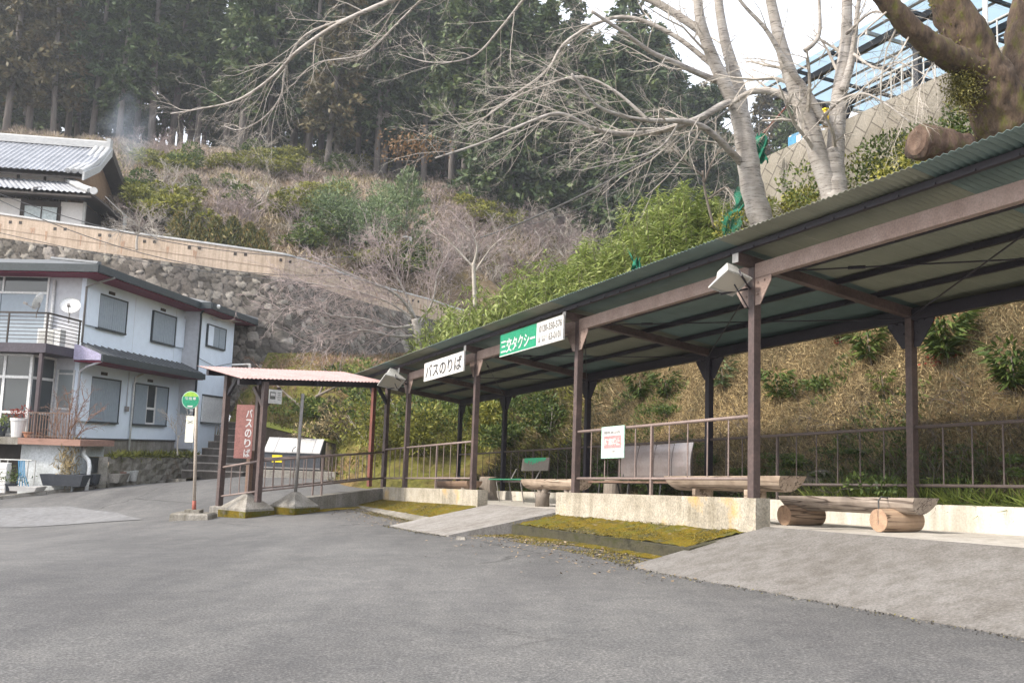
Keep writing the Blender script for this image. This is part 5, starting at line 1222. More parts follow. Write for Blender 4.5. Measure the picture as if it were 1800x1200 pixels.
# retaining wall of diagonal blocks -----------------------------------------
mb = MB(); uvs = []
UW0, UW1, VW = 9.45, -14., 8.0
mb.grid(lambda s, t: S(UW0+(UW1-UW0)*s, VW+.25*(1-t)-.12, 5.6+(8.13-5.6)*t), 40, 4); mb.grid(lambda s, t: S(UW0+(UW1-UW0)*s, VW+.13+.35*t-.25, 8.13), 40, 1); mb.grid(lambda s, t: S(UW0, VW+.13+3*t-.25, 4.+(8.13-4.)*s), 4, 4)
o = build('block_wall', mb, M['blocks'], origin=S(2, VW, 6)); tag(o, 'beige retaining wall of diagonal concrete blocks on top of the bank', 'retaining wall')
uvl = o.data.uv_layers.new(name='UVMap'); Vn = np.array([v.co[:] for v in o.data.vertices])+S(2, VW, 6)
ux = (Vn-P1)@UH+((Vn-P1)@VH-VW); hx = Vn[:, 2]-P1[2]+SL*((Vn-P1)@UH)
for l in o.data.loops: uvl.data[l.index].uv = (ux[l.vertex_index], hx[l.vertex_index]*1.0)
# pergola on the plateau ----------------------------------------------------
pg_ = thing('carport', 'dark steel carport frame with pale blue translucent roof above the block wall', 'carport', S(6, 12, 8.05))
for (u, v) in ((10.2, 11.6), (6.3, 10.0), (2.2, 10.0), (6.3, 14.2), (2.2, 14.2)):
    if u > 9.5: z0 = float(bankh(u, v))
    else: z0 = 8.0
    mb = MB(); mb.box(S(u, v, (z0+10.55)/2), .14, .14, 10.55-z0, (UH, VH, ZH)); mb.prism([S(u-.35, v, 10.5), S(u+.35, v, 10.5), S(u+.07, v, 10.1), S(u-.07, v, 10.1)], VH*.08); build('post', mb, M['pergola'], pg_)
for v in (9.6, 11.6, 14.2): mb = MB(); mb.vbeam(S(10.6, v, 10.62), S(-3, v, 10.62), .12, .16); build('beam', mb, M['pergola'], pg_)
for k in range(12): mb = MB(); u = 10.5-k*1.15; mb.vbeam(S(u, 9.2, 10.74), S(u, 14.6, 10.74), .06, .08); build('rafter', mb, M['pergola'] if k % 3 else M['lamp'], pg_)
for k in range(8): mb = MB(); v = 9.3+k*.74; mb.vbeam(S(10.6, v, 10.81), S(-3, v, 10.81), .045, .05); build('purlin', mb, M['pergola'] if k % 2 else M['logdark'], pg_)
mb = MB(); mb.grid(lambda s, t: S(10.7-13.7*s, 9.1+5.6*t, 10.86), 20, 4); o = build('roof_panel', mb, M['polycarb'], pg_); sm = o.modifiers.new('s', 'SOLIDIFY'); sm.thickness = .006
t = thing('white_pole', 'slim white pole standing on the block wall under the carport', 'pole', S(3.2, 8.3, 8.1)); mb = MB(); mb.tube([S(3.3, 8.35, 8.05), S(3.3, 8.35, 10.3)], .05, 8); build('pole', mb, M['alum'], t, True)
t = thing('fence', 'low pale metal fence on top of the block wall under the carport', 'fence', S(4, 8.5, 8.1))
for k in range(12): mb = MB(); mb.tube([S(5.9-.28*k, 8.4, 8.05), S(5.9-.28*k, 8.4, 9.0)], .016, 6); build('bar', mb, M['lamp'], t)
for h in (8.2, 9.0): mb = MB(); mb.tube([S(6.0, 8.4, h), S(2.7, 8.4, h)], .02, 6); build('rail', mb, M['lamp'], t)
# odds and ends behind the left end of the block wall
t = thing('banner_panel', 'blue and white panel with upright stripes standing on the wall end', 'panel', S(8.4, 8.5, 8.1)); mb = MB(); mb.box(S(8.35, 8.55, 8.4), 1.1, .04, .62, (UH, VH, ZH)); build('panel', mb, M['white'], t); mb = MB()
mb.box(S(8.78, 8.525, 8.4), .28, .01, .6, (UH, VH, ZH)); mb.box(S(8.3, 8.525, 8.68), 1.0, .01, .06, (UH, VH, ZH))
for k in range(4): mb.box(S(8.45-.18*k, 8.525, 8.38), .03, .01, .5, (UH, VH, ZH))
build('stripe', mb, M['bluep'], t)
t = thing('yellow_crate', 'yellow crate lying among white bags behind the striped panel', 'crate', S(8.1, 8.9, 8.7)); mb = MB(); mb.box(S(8.0, 8.85, 8.9), .42, .4, .3, (UH, VH, ZH)); build('body', mb, mat('amber plastic', (.75,.5,.04), (.68,.44,.03), 3), t, bevel=.03); mb = MB(); mb.box(S(8.0, 8.85, 9.06), .46, .44, .04, (UH, VH, ZH)); build('rim', mb, M['yellow'], t)
def sack(name, label, c, r, m, sq=(1,1,1)):
    mb = MB(); k = random.Random(int(c[0]*100))
    mb.grid(lambda s, t_: np.asarray(c)+np.array([math.sin(math.pi*t_)*math.cos(2*math.pi*s)*sq[0], math.sin(math.pi*t_)*math.sin(2*math.pi*s)*sq[1], -math.cos(math.pi*t_)*sq[2]])*r*(1+.12*math.sin(s*12.566+t_*7)+.06*math.sin(t_*17)), 18, 10)
    tag(build(name, mb, m, smooth=True, origin=c), label, 'bag')
sack('white_bag', 'lumpy white bag beside the yellow crate on the wall end', S(8.55, 8.85, 8.95), .28, M['white'], (1,1,.8))
sack('black_bag', 'black bag heaped above the white bag on the wall end', S(8.5, 9.0, 9.38), .26, M['black'], (1.2,1,.75))
t = thing('wire_post', 'thin rusty post with a rail at the end of the block wall', 'post', S(9.9, 8.2, 7)); mb = MB(); mb.tube([S(9.9, 8.0, 6.4), S(9.9, 8.0, 8.7)], .03, 6); mb.tube([S(9.9, 8.0, 8.5), S(8.5, 8.3, 9.5)], .02, 6); build('pole', mb, M['rust'], t)
# green netting
def netting(label, pts, w, seed):
    r_ = random.Random(seed); mb = MB(); n = 14
    L = [np.asarray(p) for p in pts]
    def f(s, t_):
        q = s*(len(L)-1); i = min(int(q), len(L)-2); p = L[i]*(1-(q-i))+L[i+1]*(q-i)
        return p+CR*(t_-.5)*w*(1+.35*math.sin(s*9+seed))+CF*.08*math.sin(t_*9+s*11)+ZH*.04*math.sin(t_*14+s*5)
    mb.grid(f, 70, 26); o = build('netting', mb, M['net'], origin=L[0]); sm = o.modifiers.new('w', 'WIREFRAME'); sm.thickness = .009; tag(o, label, 'netting')
netting('green net hanging in folds left of the leaning cherry trunk', [at(1313,330,19.6), at(1302,360,19.5), at(1288,378,19.3), at(1282,412,19.2)], .32, 1)
netting('narrow green net strip right of the leaning cherry trunk', [at(1337,236,21.5), at(1338,262,21.5), at(1341,285,21.5)], .22, 5)
netting('small pale green net caught in the lance leaved shrubs', [at(1118,455,19.8), at(1120,472,19.8), at(1126,486,19.8)], .2, 3)

# ================================================================== TREES AND SHRUBS
TMIN = .0022
def spray(r_, out, p, d, L, r, depth, bend=.25, kids=4, droop=0., up=0.):
    """grow a twig as a wavering polyline and its side twigs"""
    n = 5 if L > .8 else 4; pts = [p]; q = p; dd = nrm(d)
    for i in range(n-1):
        dd = nrm(dd+np.array([r_.gauss(0, bend), r_.gauss(0, bend), r_.gauss(0, bend)-droop+up])); q = q+dd*L/(n-1); pts.append(q)
    out.append((pts, [r*(1-.7*i/(n-1)) for i in range(n)], depth))
    if depth > 0:
        for k in range(kids):
            f = .2+.78*(k+r_.random())/kids; i = min(int(f*(n-1)), n-2); a = pts[i]+(pts[i+1]-pts[i])*(f*(n-1)-i); ax = nrm(pts[i+1]-pts[i])
            sd = nrm(np.cross(ax, np.array([r_.gauss(0,1), r_.gauss(0,1), r_.gauss(0,1)]))); an = r_.uniform(.45, .95)
            spray(r_, out, a, ax*math.cos(an)+sd*math.sin(an), L*r_.uniform(.4, .62)*(1-.35*f), max(r*.5*(1-.4*f), TMIN), depth-1, bend, kids, droop, up)
def tubes(mb, out, sides=(3, 3, 4, 5)):
    for pts, rad, dep in out: mb.tube(pts, rad, sides[min(dep, 3)], cap=False)
def limb(pix, d0, d1, r0, r1, n=None):
    """smooth limb through surveyed points at true depth"""
    P = [at(x, y, d0+(d1-d0)*i/(len(pix)-1)) for i, (x, y) in enumerate(pix)]; out = []; m = len(P)
    for i in range(m-1):
        p0, p1, p2, p3 = P[max(i-1, 0)], P[i], P[i+1], P[min(i+2, m-1)]
        for k in range(6):
            t_ = k/6; out.append(.5*((2*p1)+(-p0+p2)*t_+(2*p0-5*p1+4*p2-p3)*t_*t_+(-p0+3*p1-3*p2+p3)*t_**3))
    out.append(P[-1]); k = len(out); return out, [r0+(r1-r0)*(i/(k-1))**(1.5 if r0 > .14 else .8) for i in range(k)]
def cherry(name, label, trunk, limbs, seed, tw=M['twig'], density=1., tl=1.0):
    r_ = random.Random(seed); P, R = limb(*trunk); t = thing(name, label, 'tree', P[0]); mb = MB(); mb.tube(P, [r*(1+.05*math.sin(i*1.7)) for i, r in enumerate(R)], 14); build('trunk', mb, M['cherry'], t, True)
    for L in limbs:
        P, R = limb(*L[:5]); kids = L[5] if len(L) > 5 else 10; mb = MB(); mb.tube(P, R, 9); build('limb', mb, M['cherry'], t, True)
        if kids:
            out = []; n = len(P)
            kk_ = kids*density*.55
            for k in range(int(kk_)):
                f = .15+.85*(k+r_.random())/kk_; i = min(int(f*(n-1)), n-2); ax = nrm(P[i+1]-P[i]); sd = nrm(np.cross(ax, np.array([r_.gauss(0,1), r_.gauss(0,1)*.6, r_.gauss(0,1)])))
                an = r_.uniform(.4, .9); spray(r_, out, P[i], ax*math.cos(an)+sd*math.sin(an), r_.uniform(1.0, 2.4)*tl*(1.1-.4*f), max(R[i]*.3, .007), 2, .14, 5, .03)
            mb = MB(); tubes(mb, out); build('twigs', mb, tw, t, False)
    return t
cherry('cherry_tree', 'bare grey barked cherry tree leaning left behind the shelter roof',
   ([(1352,455), (1340,395), (1322,330), (1312,262), (1300,200), (1290,175)], 18.6, 18.6, .255, .16),
   [([(1306,235), (1297,195), (1275,150), (1250,95), (1232,40), (1222,-20), (1190,-120), (1165,-230), (1150,-330)], 18.6, 18.0, .16, .012, 14), ([(1308,245), (1304,205), (1300,160), (1285,110), (1272,60), (1262,-20), (1270,-130), (1250,-250), (1262,-340)], 18.6, 19.2, .155, .012, 14),
    ([(1258,142), (1225,128), (1190,112), (1145,92), (1100,60), (1040,20)], 18.5, 17, .075, .03, 14),
    ([(1306,290), (1280,262), (1240,226), (1200,213), (1140,212), (1090,203), (1045,182), (1005,130)], 18.6, 16.2, .085, .022, 26),
    ([(1300,178), (1270,185), (1225,210), (1150,232), (1085,235), (1040,225), (985,200), (930,215), (850,250), (765,278)], 18.6, 16.0, .09, .014, 44),
    ([(1140,212), (1080,160), (1020,135), (960,150), (900,175), (820,230)], 17.2, 17.5, .035, .01, 26),
    ([(1195,214), (1160,260), (1100,280), (1020,300)], 17.6, 17.0, .025, .008, 12),
    ([(1258,120), (1180,60), (1090,30), (1000,70), (960,125), (900,170), (860,200)], 18.5, 19.5, .06, .012, 34),
    ([(1240,60), (1120,-10), (950,-40), (760,-20), (620,30), (530,85), (480,135), (420,175), (360,190), (300,200)], 18.5, 22, .09, .012, 46),
    ([(620,30), (540,60), (505,110), (493,170), (460,210), (420,228), (395,222)], 20.6, 22, .03, .01, 16),
    ([(760,-20), (700,40), (640,95), (560,110), (520,140)], 20, 22, .03, .008, 18), ([(950,-40), (880,50), (830,100), (760,110), (700,95)], 19.3, 21, .035, .008, 24)], 5)
cherry('cherry_tree', 'bare pale barked cherry tree forking low in front of the block wall',
   ([(1478,430), (1470,365), (1466,320), (1462,285), (1455,262)], 16.6, 16.6, .26, .16),
   [([(1468,365), (1457,325), (1440,280), (1425,225), (1405,175), (1385,120), (1368,60), (1350,-20), (1325,-130), (1300,-240), (1290,-340)], 16.6, 16.4, .19, .012, 14), ([(1468,345), (1467,295), (1470,245), (1474,180), (1482,120), (1488,60), (1490,-30), (1500,-140), (1490,-250), (1505,-350)], 16.6, 16.9, .175, .012, 14),
    ([(1448,215), (1420,165), (1395,130), (1372,95), (1345,50), (1300,0), (1250,-80), (1220,-170)], 16.5, 16, .09, .01, 12), ([(1482,160), (1496,110), (1502,70), (1512,-10), (1540,-110), (1550,-210)], 16.6, 16.2, .09, .01, 12),
    ([(1412,190), (1385,172), (1355,160), (1320,162), (1290,180)], 16.6, 17.4, .09, .05, 3), ([(1452,200), (1448,205), (1480,175), (1520,165), (1560,185), (1600,215)], 16.4, 15, .035, .012, 22),
    ([(1500,95), (1540,120), (1580,110), (1640,140)], 16.4, 15, .03, .008, 22), ([(1488,60), (1540,20), (1600,60), (1650,120)], 16.5, 14.5, .03, .008, 20), ([(1415,90), (1440,60), (1440,-20), (1450,-120), (1435,-200)], 16.5, 16.5, .05, .008, 8)], 9, density=1.0, tl=.75)
# big mossy tree at the right
P, R = limb([(1800,300), (1790,255), (1768,215), (1740,165), (1715,110), (1690,50), (1660,-20), (1640,-140), (1650,-260)], 12.9, 12.5, .46, .09)
t = thing('old_tree', 'massive mossy old tree leaning in from the upper right with a cut branch knob', 'tree', P[0])
from mathutils import noise as mnoise
def rough_trunk(mb, P, R, seed, n=48, amp=.09):
    """thick bark: the limb is resampled finely and pushed in and out by ridged noise"""
    m = len(P); k = max(3, int(np.linalg.norm(np.diff(np.array(P), axis=0), axis=1).sum()/.045)); tt = np.linspace(0, m-1, k); PP_ = np.array([[np.interp(t_, range(m), [p[c] for p in P]) for c in range(3)] for t_ in tt]); RR_ = np.interp(tt, range(m), R)
    b = len(mb.V); mb.tube(list(PP_), list(RR_), n); so_ = Vector((seed*3.1, seed*1.7, 0))
    for i in range(k):
        for j in range(n):
            v = np.array(mb.V[b+i*n+j]); d = v-PP_[i]; q = Vector(v)+so_
            f = 1+amp*1.8*mnoise.noise(q*1.9)+amp*1.3*mnoise.noise(q*5.)+amp*1.9*(abs(mnoise.noise(Vector((q.x*11, q.y*11, q.z*3.2))))-.25)
            mb.V[b+i*n+j] = tuple(PP_[i]+d*f)
mb = MB(); rough_trunk(mb, P, R, 2); build('trunk', mb, M['barkold'], t, True)
P2, R_2 = limb([(1725,120), (1690,108), (1655,92), (1615,62), (1560,5), (1500,-80)], 12.6, 12.0, .2, .09); mb = MB(); rough_trunk(mb, P2, R_2, 4, 30); build('limb', mb, M['barkold'], t, True)
cl = Cloud(); n = 900; q = at(1690,150,12.5)+NR.normal(size=(n, 3))*[.1,.1,.17]; q = np.concatenate([q]*3)+NR.normal(size=(3*n, 3))*.03; n *= 3; cl.add(q, rdirs(n, -.6), rdirs(n), .045, .018, NR.uniform(.1, .8, n)); build_cloud('moss_clump', cl, leaf_mat('hanging moss', [(0, (.05,.05,.015)), (1, (.19,.17,.04))], trans=0), t)
P4, R_4 = limb([(1790,190), (1800,120), (1800,40), (1830,-80), (1850,-220)], 13, 13.6, .3, .07); mb = MB(); rough_trunk(mb, P4, R_4, 7, 30); build('limb', mb, M['barkold'], t, True)
cl = Cloud(); n = 9000; ii = NR.integers(0, len(P), n); q = np.array(P)[ii]; off = rdirs(n); q = q+off*(np.array(R)[ii]*1.02)[:, None]; keep = (off[:, 0] < .1) & (np.sin(q[:, 2]*5)+np.sin(q[:, 0]*7+q[:, 2]*3)+NR.normal(size=n)*.5 > .5); cl.add(q[keep], rdirs(keep.sum(), -.2), off[keep], .05, .03, NR.uniform(.0, .7, keep.sum())); build_cloud('moss_tufts', cl, leaf_mat('tree moss', [(0, (.06,.06,.015)), (1, (.2,.18,.03))], trans=0), t)
out = []; r_ = random.Random(12)
for (x, y, d, dx) in ((1640,80,12.3,(-1,0,-.5)), (1600,60,12.2,(-1,0,-.9)), (1580,40,12.2,(-.8,.2,-1)), (1650,100,12.4,(-.6,0,-1)), (1560,20,12.1,(-1,0,-.6))):
    spray(r_, out, at(x, y, d), np.array(dx), 1.4, .014, 2, .2, 5, .12)
mb = MB(); tubes(mb, out); build('twigs', mb, M['twig'], t)
# stump of a felled tree on the slope
P, R = limb([(1700,262), (1670,258), (1640,252), (1612,248)], 12.9, 12.7, .22, .24); M['barkold'] = mat('reddish bark', (.06,.038,.028), (.13,.085,.065), 5, .95, 0, 1., (2,2,.8), c3=(.1,.09,.04), fine=22); t = thing('cut_log', 'thick reddish stub of a cut trunk lying on the slope by the old tree', 'log', P[-1]); mb = MB(); rough_trunk(mb, P, R, 9, 34, .13); build('trunk', mb, M['barkold'], t, True)
mb = MB(); dl = nrm(P[-1]-P[-2]); X = nrm(np.cross(dl, ZH)); mb.lathe(P[-1]-dl*.02, [(.22, 0), (.2, .03), (.13, .05), (.05, .03)], 16, (X, np.cross(dl, X)*-1, dl)); build('cut_face', mb, mat('rotten cut', (.09,.055,.04), (.17,.115,.085), 7, .95, 0, .8), t)

# conifers -------------------------------------------------------------------
def conifer(name, label, H_, c0, R0, seed, fm, n=3000, droop=.5):
    r_ = np.random.default_rng(seed); t = thing(name, label, 'conifer tree', (0,0,0), 'tall conifers of the forest on the crest of the hill')
    mb = MB(); mb.tube([(0,0,-1.2), (.05,.02,H_*.3), (-.03,.04,H_*.65), (0,0,H_*.97)], [.3, .24, .15, .03], 8); build('trunk', mb, M['cedarbark'], t, True)
    cl = Cloud(); nb = 110
    for k in range(nb):
        f = (k+r_.random())/nb; z = H_*(c0+(1-c0)*f); L = R0*(1-f**1.6)*r_.uniform(.55, 1.12)+.25
        if f < .08: L *= .6+f*5
        a = r_.uniform(0, 2*math.pi); m = max(6, int(n/nb*(.6+.8*(1-f)))); s = r_.uniform(.12, 1, m)**.8
        dr = np.array([math.cos(a), math.sin(a), 0]); P = dr[None]*(s*L)[:, None]+np.array([0,0,z])[None]+np.array([0,0,1.])[None]*((.25*s-.75*droop*s**2)*L*.6)[:, None]+r_.normal(size=(m, 3))*[.2,.2,.16]
        D = dr[None]*.7+r_.normal(size=(m, 3))*.55+np.array([0,0,-.25])[None]
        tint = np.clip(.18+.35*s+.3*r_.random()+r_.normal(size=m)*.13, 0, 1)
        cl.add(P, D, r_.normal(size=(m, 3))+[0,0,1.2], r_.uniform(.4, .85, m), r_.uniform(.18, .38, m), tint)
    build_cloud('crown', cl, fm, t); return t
KIND = {'a': ('cedar_tree', 'dark green cedar with a bare lower trunk in the hilltop forest', 23, .16, 2.7, 21, M['cedar'], 4600, .5), 'b': ('cedar_tree', 'brownish tinged cedar among the green ones of the hilltop forest', 22, .15, 2.7, 22, M['cedarb'], 4600, .6),
        'c': ('cypress_tree', 'slim dark cypress with a long bare trunk in the hilltop forest', 24, .24, 2.3, 23, M['cedar'], 4000, .4), 'd': ('cypress_tree', 'dense dark conifer leafy down to its foot at the forest edge', 17, .03, 2.9, 24, M['cedar'], 5200, .7)}
proto = {k: conifer(*v) for k, v in KIND.items()}; used = set()
FOREST = [(-95,250,79,'b'),(-50,250,82,'b'),(8,246,76,'b'),(48,250,78,'b'),(92,252,77,'b'),(118,250,82,'a'),(135,252,90,'a'),(160,252,79,'a'),(208,252,78,'a'),(238,250,84,'c'),(266,256,80,'c'),(300,254,84,'c'),(345,262,83,'c'),(395,264,81,'a'),(422,274,77,'a'),(470,268,83,'c'),(512,270,86,'a'),(541,274,79,'a'),
   (574,288,76,'b'),(592,292,78,'c'),(628,292,84,'c'),(662,296,79,'a'),(675,302,80,'c'),(700,312,84,'c'),(745,322,79,'a'),(792,346,75,'c'),(814,349,74.5,'c'),(842,352,80,'a')]
r_ = random.Random(31)
for x in range(-110, 330, 30): FOREST.append((x+r_.uniform(-14, 14), 262, r_.uniform(88, 100), r_.choice('aaca')))
for x in range(330, 900, 30): FOREST.append((x+r_.uniform(-12, 12), 290+(x-330)*.1, r_.uniform(86, 97), r_.choice('aaac')))
for x in range(380, 1050, 44): FOREST.append((x+r_.uniform(-15, 15), 290, r_.uniform(102, 113), 'a'))
for x in range(850, 1090, 26): FOREST.append((x+r_.uniform(-8, 8), 372+(x-850)*.3, r_.uniform(70, 76), 'd'))
for x in range(860, 1150, 30): FOREST.append((x+r_.uniform(-10, 10), 370+(x-850)*.2, r_.uniform(80, 92), r_.choice('ddaa')))
for x in range(636, 850, 20): FOREST.append((x+r_.uniform(-6, 6), 300+(x-600)*.2, r_.uniform(86, 94), 'd'))
for x in range(1120, 1420, 27): FOREST.append((x+r_.uniform(-9, 9), 430, r_.uniform(98, 122), r_.choice('dddb')))
for x in range(1100, 1300, 40): FOREST.append((x+r_.uniform(-9, 9), 440, r_.uniform(84, 92), 'd'))
LB = {'a': KIND['a'][1], 'b': KIND['b'][1], 'c': KIND['c'][1], 'd': KIND['d'][1]}
for (x, y, d, k) in FOREST:
    q = at(x, y, d); z = hzf(q[0], q[1])
    if x > 1090: sc = r_.uniform(1.05, 1.3) if x < 1190 else r_.uniform(.85, 1.05)
    else: sc = r_.uniform(.9, 1.12)
    loc = (q[0], q[1], z-.2); rz = r_.uniform(0, 6.28)
    if k not in used:
        o = proto[k]; o.location = loc; o.rotation_euler = (0, 0, rz); used.add(k)
    else: dup(proto[k], loc, rz, (sc*r_.uniform(.9, 1.15), sc, sc), tilt=(r_.gauss(0, .02), r_.gauss(0, .02)))

TMIN = .008
# bare shrubs on the hillside ---------------------------------------------------
def bare_shrub(seed, Hs, spread, stems, m):
    r_ = random.Random(seed); out = []
    for k in range(stems):
        a = r_.uniform(0, 6.28); d = np.array([math.cos(a)*spread, math.sin(a)*spread, 1.]); spray(r_, out, np.array([r_.gauss(0,.1), r_.gauss(0,.1), -.1]), d, Hs*r_.uniform(.6, 1), .035, 3, .25, 4, .0, .05)
    mb = MB(); tubes(mb, out, (3, 3, 3, 3)); return mb
def shrub_obj(name, mb, m, label, cat, group): return tag(build(name, mb, m), label, cat, group)
BG = 'bare twiggy shrubs scattered over the brown hillside'
bs = [shrub_obj('bare_shrub', bare_shrub(40+i, 2.2, .8, 7, None), [M['twigpink'], M['twig'], M['twigpink']][i], ['pinkish grey leafless shrub on the brown hillside below the forest', 'pale grey leafless shrub on the brown hillside below the forest', 'low spreading leafless shrub on the brown hillside below the forest'][i], 'shrub', BG) for i in range(3)]
first = [True]*3; r_ = random.Random(77)
spots = []
for _ in range(60):
    x = r_.uniform(240, 620); y = r_.uniform(265, 430); spots.append((x, y))
for _ in range(95):
    x = r_.uniform(600, 1060); y0 = np.interp(x, [600,700,820,940,1060], [300,322,352,390,432]); y1 = np.interp(x, [600,760,900,1060], [455,500,500,470]); spots.append((x, r_.uniform(y0, y1)))
for x in range(840, 1070, 9): spots.append((x, np.interp(x, [840,940,1060], [365,398,440])+r_.uniform(-4, 14)))
for (x, y) in spots:
    p = hit(x, y, 40); i = r_.randrange(3); s = r_.uniform(.6, 1.25)
    if first[i]: bs[i].location = tuple(p); first[i] = False
    else:
        c = bs[i].copy(); COL.objects.link(c); c.location = tuple(p); c.rotation_euler = (0, 0, r_.uniform(0, 6.28)); c.scale = (s*1.2, s*1.2, s*.85)
TMIN = .0022
# leafy bushes -------------------------------------------------------------------
def bush_cloud(n, rad, hh, leaf, seed, lo=0., hi=1., lump=7, base=.1, upf=.3):
    r_ = np.random.default_rng(seed); cl = Cloud(); C_ = r_.normal(size=(lump, 3))*[rad*.5, rad*.5, hh*.22]+[0,0,hh*.5]; 
    k = r_.integers(0, lump, n); d = r_.normal(size=(n, 3)); d /= np.linalg.norm(d, axis=1, keepdims=True); rr = r_.uniform(.35, 1, n)**.5
    P = C_[k]+d*rr[:, None]*[rad*.52, rad*.52, hh*.34]; P[:, 2] = np.abs(P[:, 2]-base)+base
    D = d*.8+r_.normal(size=(n, 3))*.5+[0,0,upf]; lt = r_.uniform(-.15, .15, lump)[k]
    cl.add(P, D, r_.normal(size=(n, 3))+[0,0,.8], r_.uniform(.7, 1.3, n)*leaf[0], r_.uniform(.8, 1.2, n)*leaf[1], np.clip(lo+(hi-lo)*r_.random(n)*.8+lt, 0, 1)); return cl
def bush(name, label, cat, p, n, rad, hh, leaf, m, seed, group=None, stem=True, **kw):
    t = thing(name, label, cat, p, group); cl = bush_cloud(n, rad, hh, leaf, seed, **kw); cl.V = [v+np.asarray(p) for v in cl.V]; build_cloud('foliage', cl, m, t)
    if stem:
        r_ = random.Random(seed); out = []
        for k in range(5): spray(r_, out, np.asarray(p, float)+[r_.gauss(0,.05), r_.gauss(0,.05), -.1], np.array([r_.gauss(0,.5), r_.gauss(0,.5), 1.]), hh*.75, .03*hh/2, 1, .15, 3)
        mb = MB(); tubes(mb, out); build('stem', mb, M['twig'], t)
    return t
p = hit(612, 432, 45); bush('evergreen_bush', 'big rounded dark green bush on the hillside left of the young pine', 'bush', p, 11000, 2.6, 3.6, (.2, .055), M['pineleaf'], 51, lump=10)
p = hit(655, 425, 45); bush('evergreen_bush', 'loose green bush between the big rounded bush and the young pine', 'bush', p, 6500, 1.8, 2.9, (.2, .055), M['pineleaf'], 52, lump=8)
# young pine
p = hit(712, 430, 45); t = thing('young_pine', 'young pine with a pointed top standing on the brown hillside', 'pine tree', p); hp_ = (430-295)/1600*np.dot(p, CF); mb = MB(); mb.tube([p-ZH*.2, p+ZH*hp_], [.09, .03], 7); build('trunk', mb, M['cedarbark'], t)
cl = Cloud(); rg = np.random.default_rng(8)
for k in range(46):
    f = (k+.5)/46; z = hp_*(.08+.9*f); L = 1.9*(1-f)**.8+.18; a = k*2.4; m = 70; s = rg.uniform(.3, 1, m); dr = np.array([math.cos(a), math.sin(a), 0])
    P = p+dr*(s*L)[:, None]+ZH*(z+.45*s*s*L)[:, None] if False else p[None]+dr[None]*(s*L)[:, None]+ZH[None]*(z+.4*s*s*L)[:, None]+rg.normal(size=(m, 3))*.1
    cl.add(P, dr[None]*.5+ZH[None]*.7+rg.normal(size=(m, 3))*.4, rg.normal(size=(m, 3)), .32, .06, np.clip(rg.random(m)*.8+.1*s, 0, 1))
build_cloud('crown', cl, M['pineleaf'], t)
GB = 'yellow green bushes on the hillside'
yb = bush('hill_bush', 'yellow green leafy bush among the brown scrub of the hillside', 'bush', np.zeros(3), 1500, 1.2, 1.3, (.24, .11), M['ybush'], 61, GB, stem=False)
gb = bush('hill_bush', 'dull green leafy bush among the brown scrub of the hillside', 'bush', np.zeros(3), 1500, 1.2, 1.3, (.24, .1), M['bush'], 62, GB, stem=False)
fst = {0: True, 1: True}
YS = [(265,380),(280,392),(300,372),(320,365),(255,365),(290,355),(270,300),(285,310),(310,290),(265,285),(420,300),(440,305),(460,308),(480,300),(505,310),(415,290),(530,290),(555,285),(600,300),(612,295),(395,300),(575,352),(500,285),(520,300),(540,372),(520,390),(680,450),(665,462),(700,455),(645,470),(690,470),(640,300),(300,400),(330,395),(830,372),(870,385),(850,395)]
GS = [(330,300),(350,285),(430,285),(470,290),(545,300),(590,305),(240,345),(345,340),(390,335),(440,370),(610,310),(740,370),(250,395),(270,405),(560,400),(585,420),(560,440),(720,460),(700,480)]
for S_, pr, kk in ((YS, yb, 0), (GS, gb, 1)):
    for (x, y) in S_:
        q = hit(x, y, 40); s = r_.uniform(.6, 1.2)
        if fst[kk]: pr.location = tuple(q); fst[kk] = False
        else: dup(pr, q, r_.uniform(0, 6.28), (s*1.2, s*1.2, s*.8))
# column shrubs behind the parapet
CG = 'narrow upright evergreens behind the beige parapet'
c0 = None
for i, (x, y, yt, lb) in enumerate(((313,405,345,''),(345,410,352,''),(378,412,348,''),(408,416,345,''),(438,420,352,''),(460,424,362,''))):
    d = 47.5; q = at(x, y, d); q[2] = hzf(q[0], q[1]); hh = (y-yt)/1600*d+.6
    if c0 is None:
        cl = Cloud(); rg = np.random.default_rng(5); n = 1700; f = rg.random(n); a = rg.uniform(0, 6.28, n); rad = .55*np.sin(np.pi*np.clip(f*.85+.12, 0, 1))*rg.uniform(.4, 1.15, n); P = np.stack([np.cos(a)*rad, np.sin(a)*rad, .25+2.2*f], 1)
        c0 = thing('column_shrub', 'narrow upright olive green shrub behind the beige parapet', 'shrub', (0,0,0), CG); cl.add(P, rg.normal(size=(n, 3))*.5+[0,0,1], rg.normal(size=(n, 3)), .26, .07, np.clip(rg.random(n)*.9, 0, 1))
        build_cloud('foliage', cl, leaf_mat('olive brown leaf', [(0, (.05,.06,.018)), (.5, (.12,.125,.035)), (.8, (.2,.15,.05)), (1, (.27,.18,.07))], trans=.2), c0); mb = MB(); mb.tube([(0,0,-.3), (0,0,1.6)], .05, 6); build('stem', mb, M['twig'], c0); c0.location = tuple(q); c0.scale = (1, 1, hh/2.4)
    else: dup(c0, q, i*1.3, (r_.uniform(.85, 1.2),)*2+(hh/2.4,))
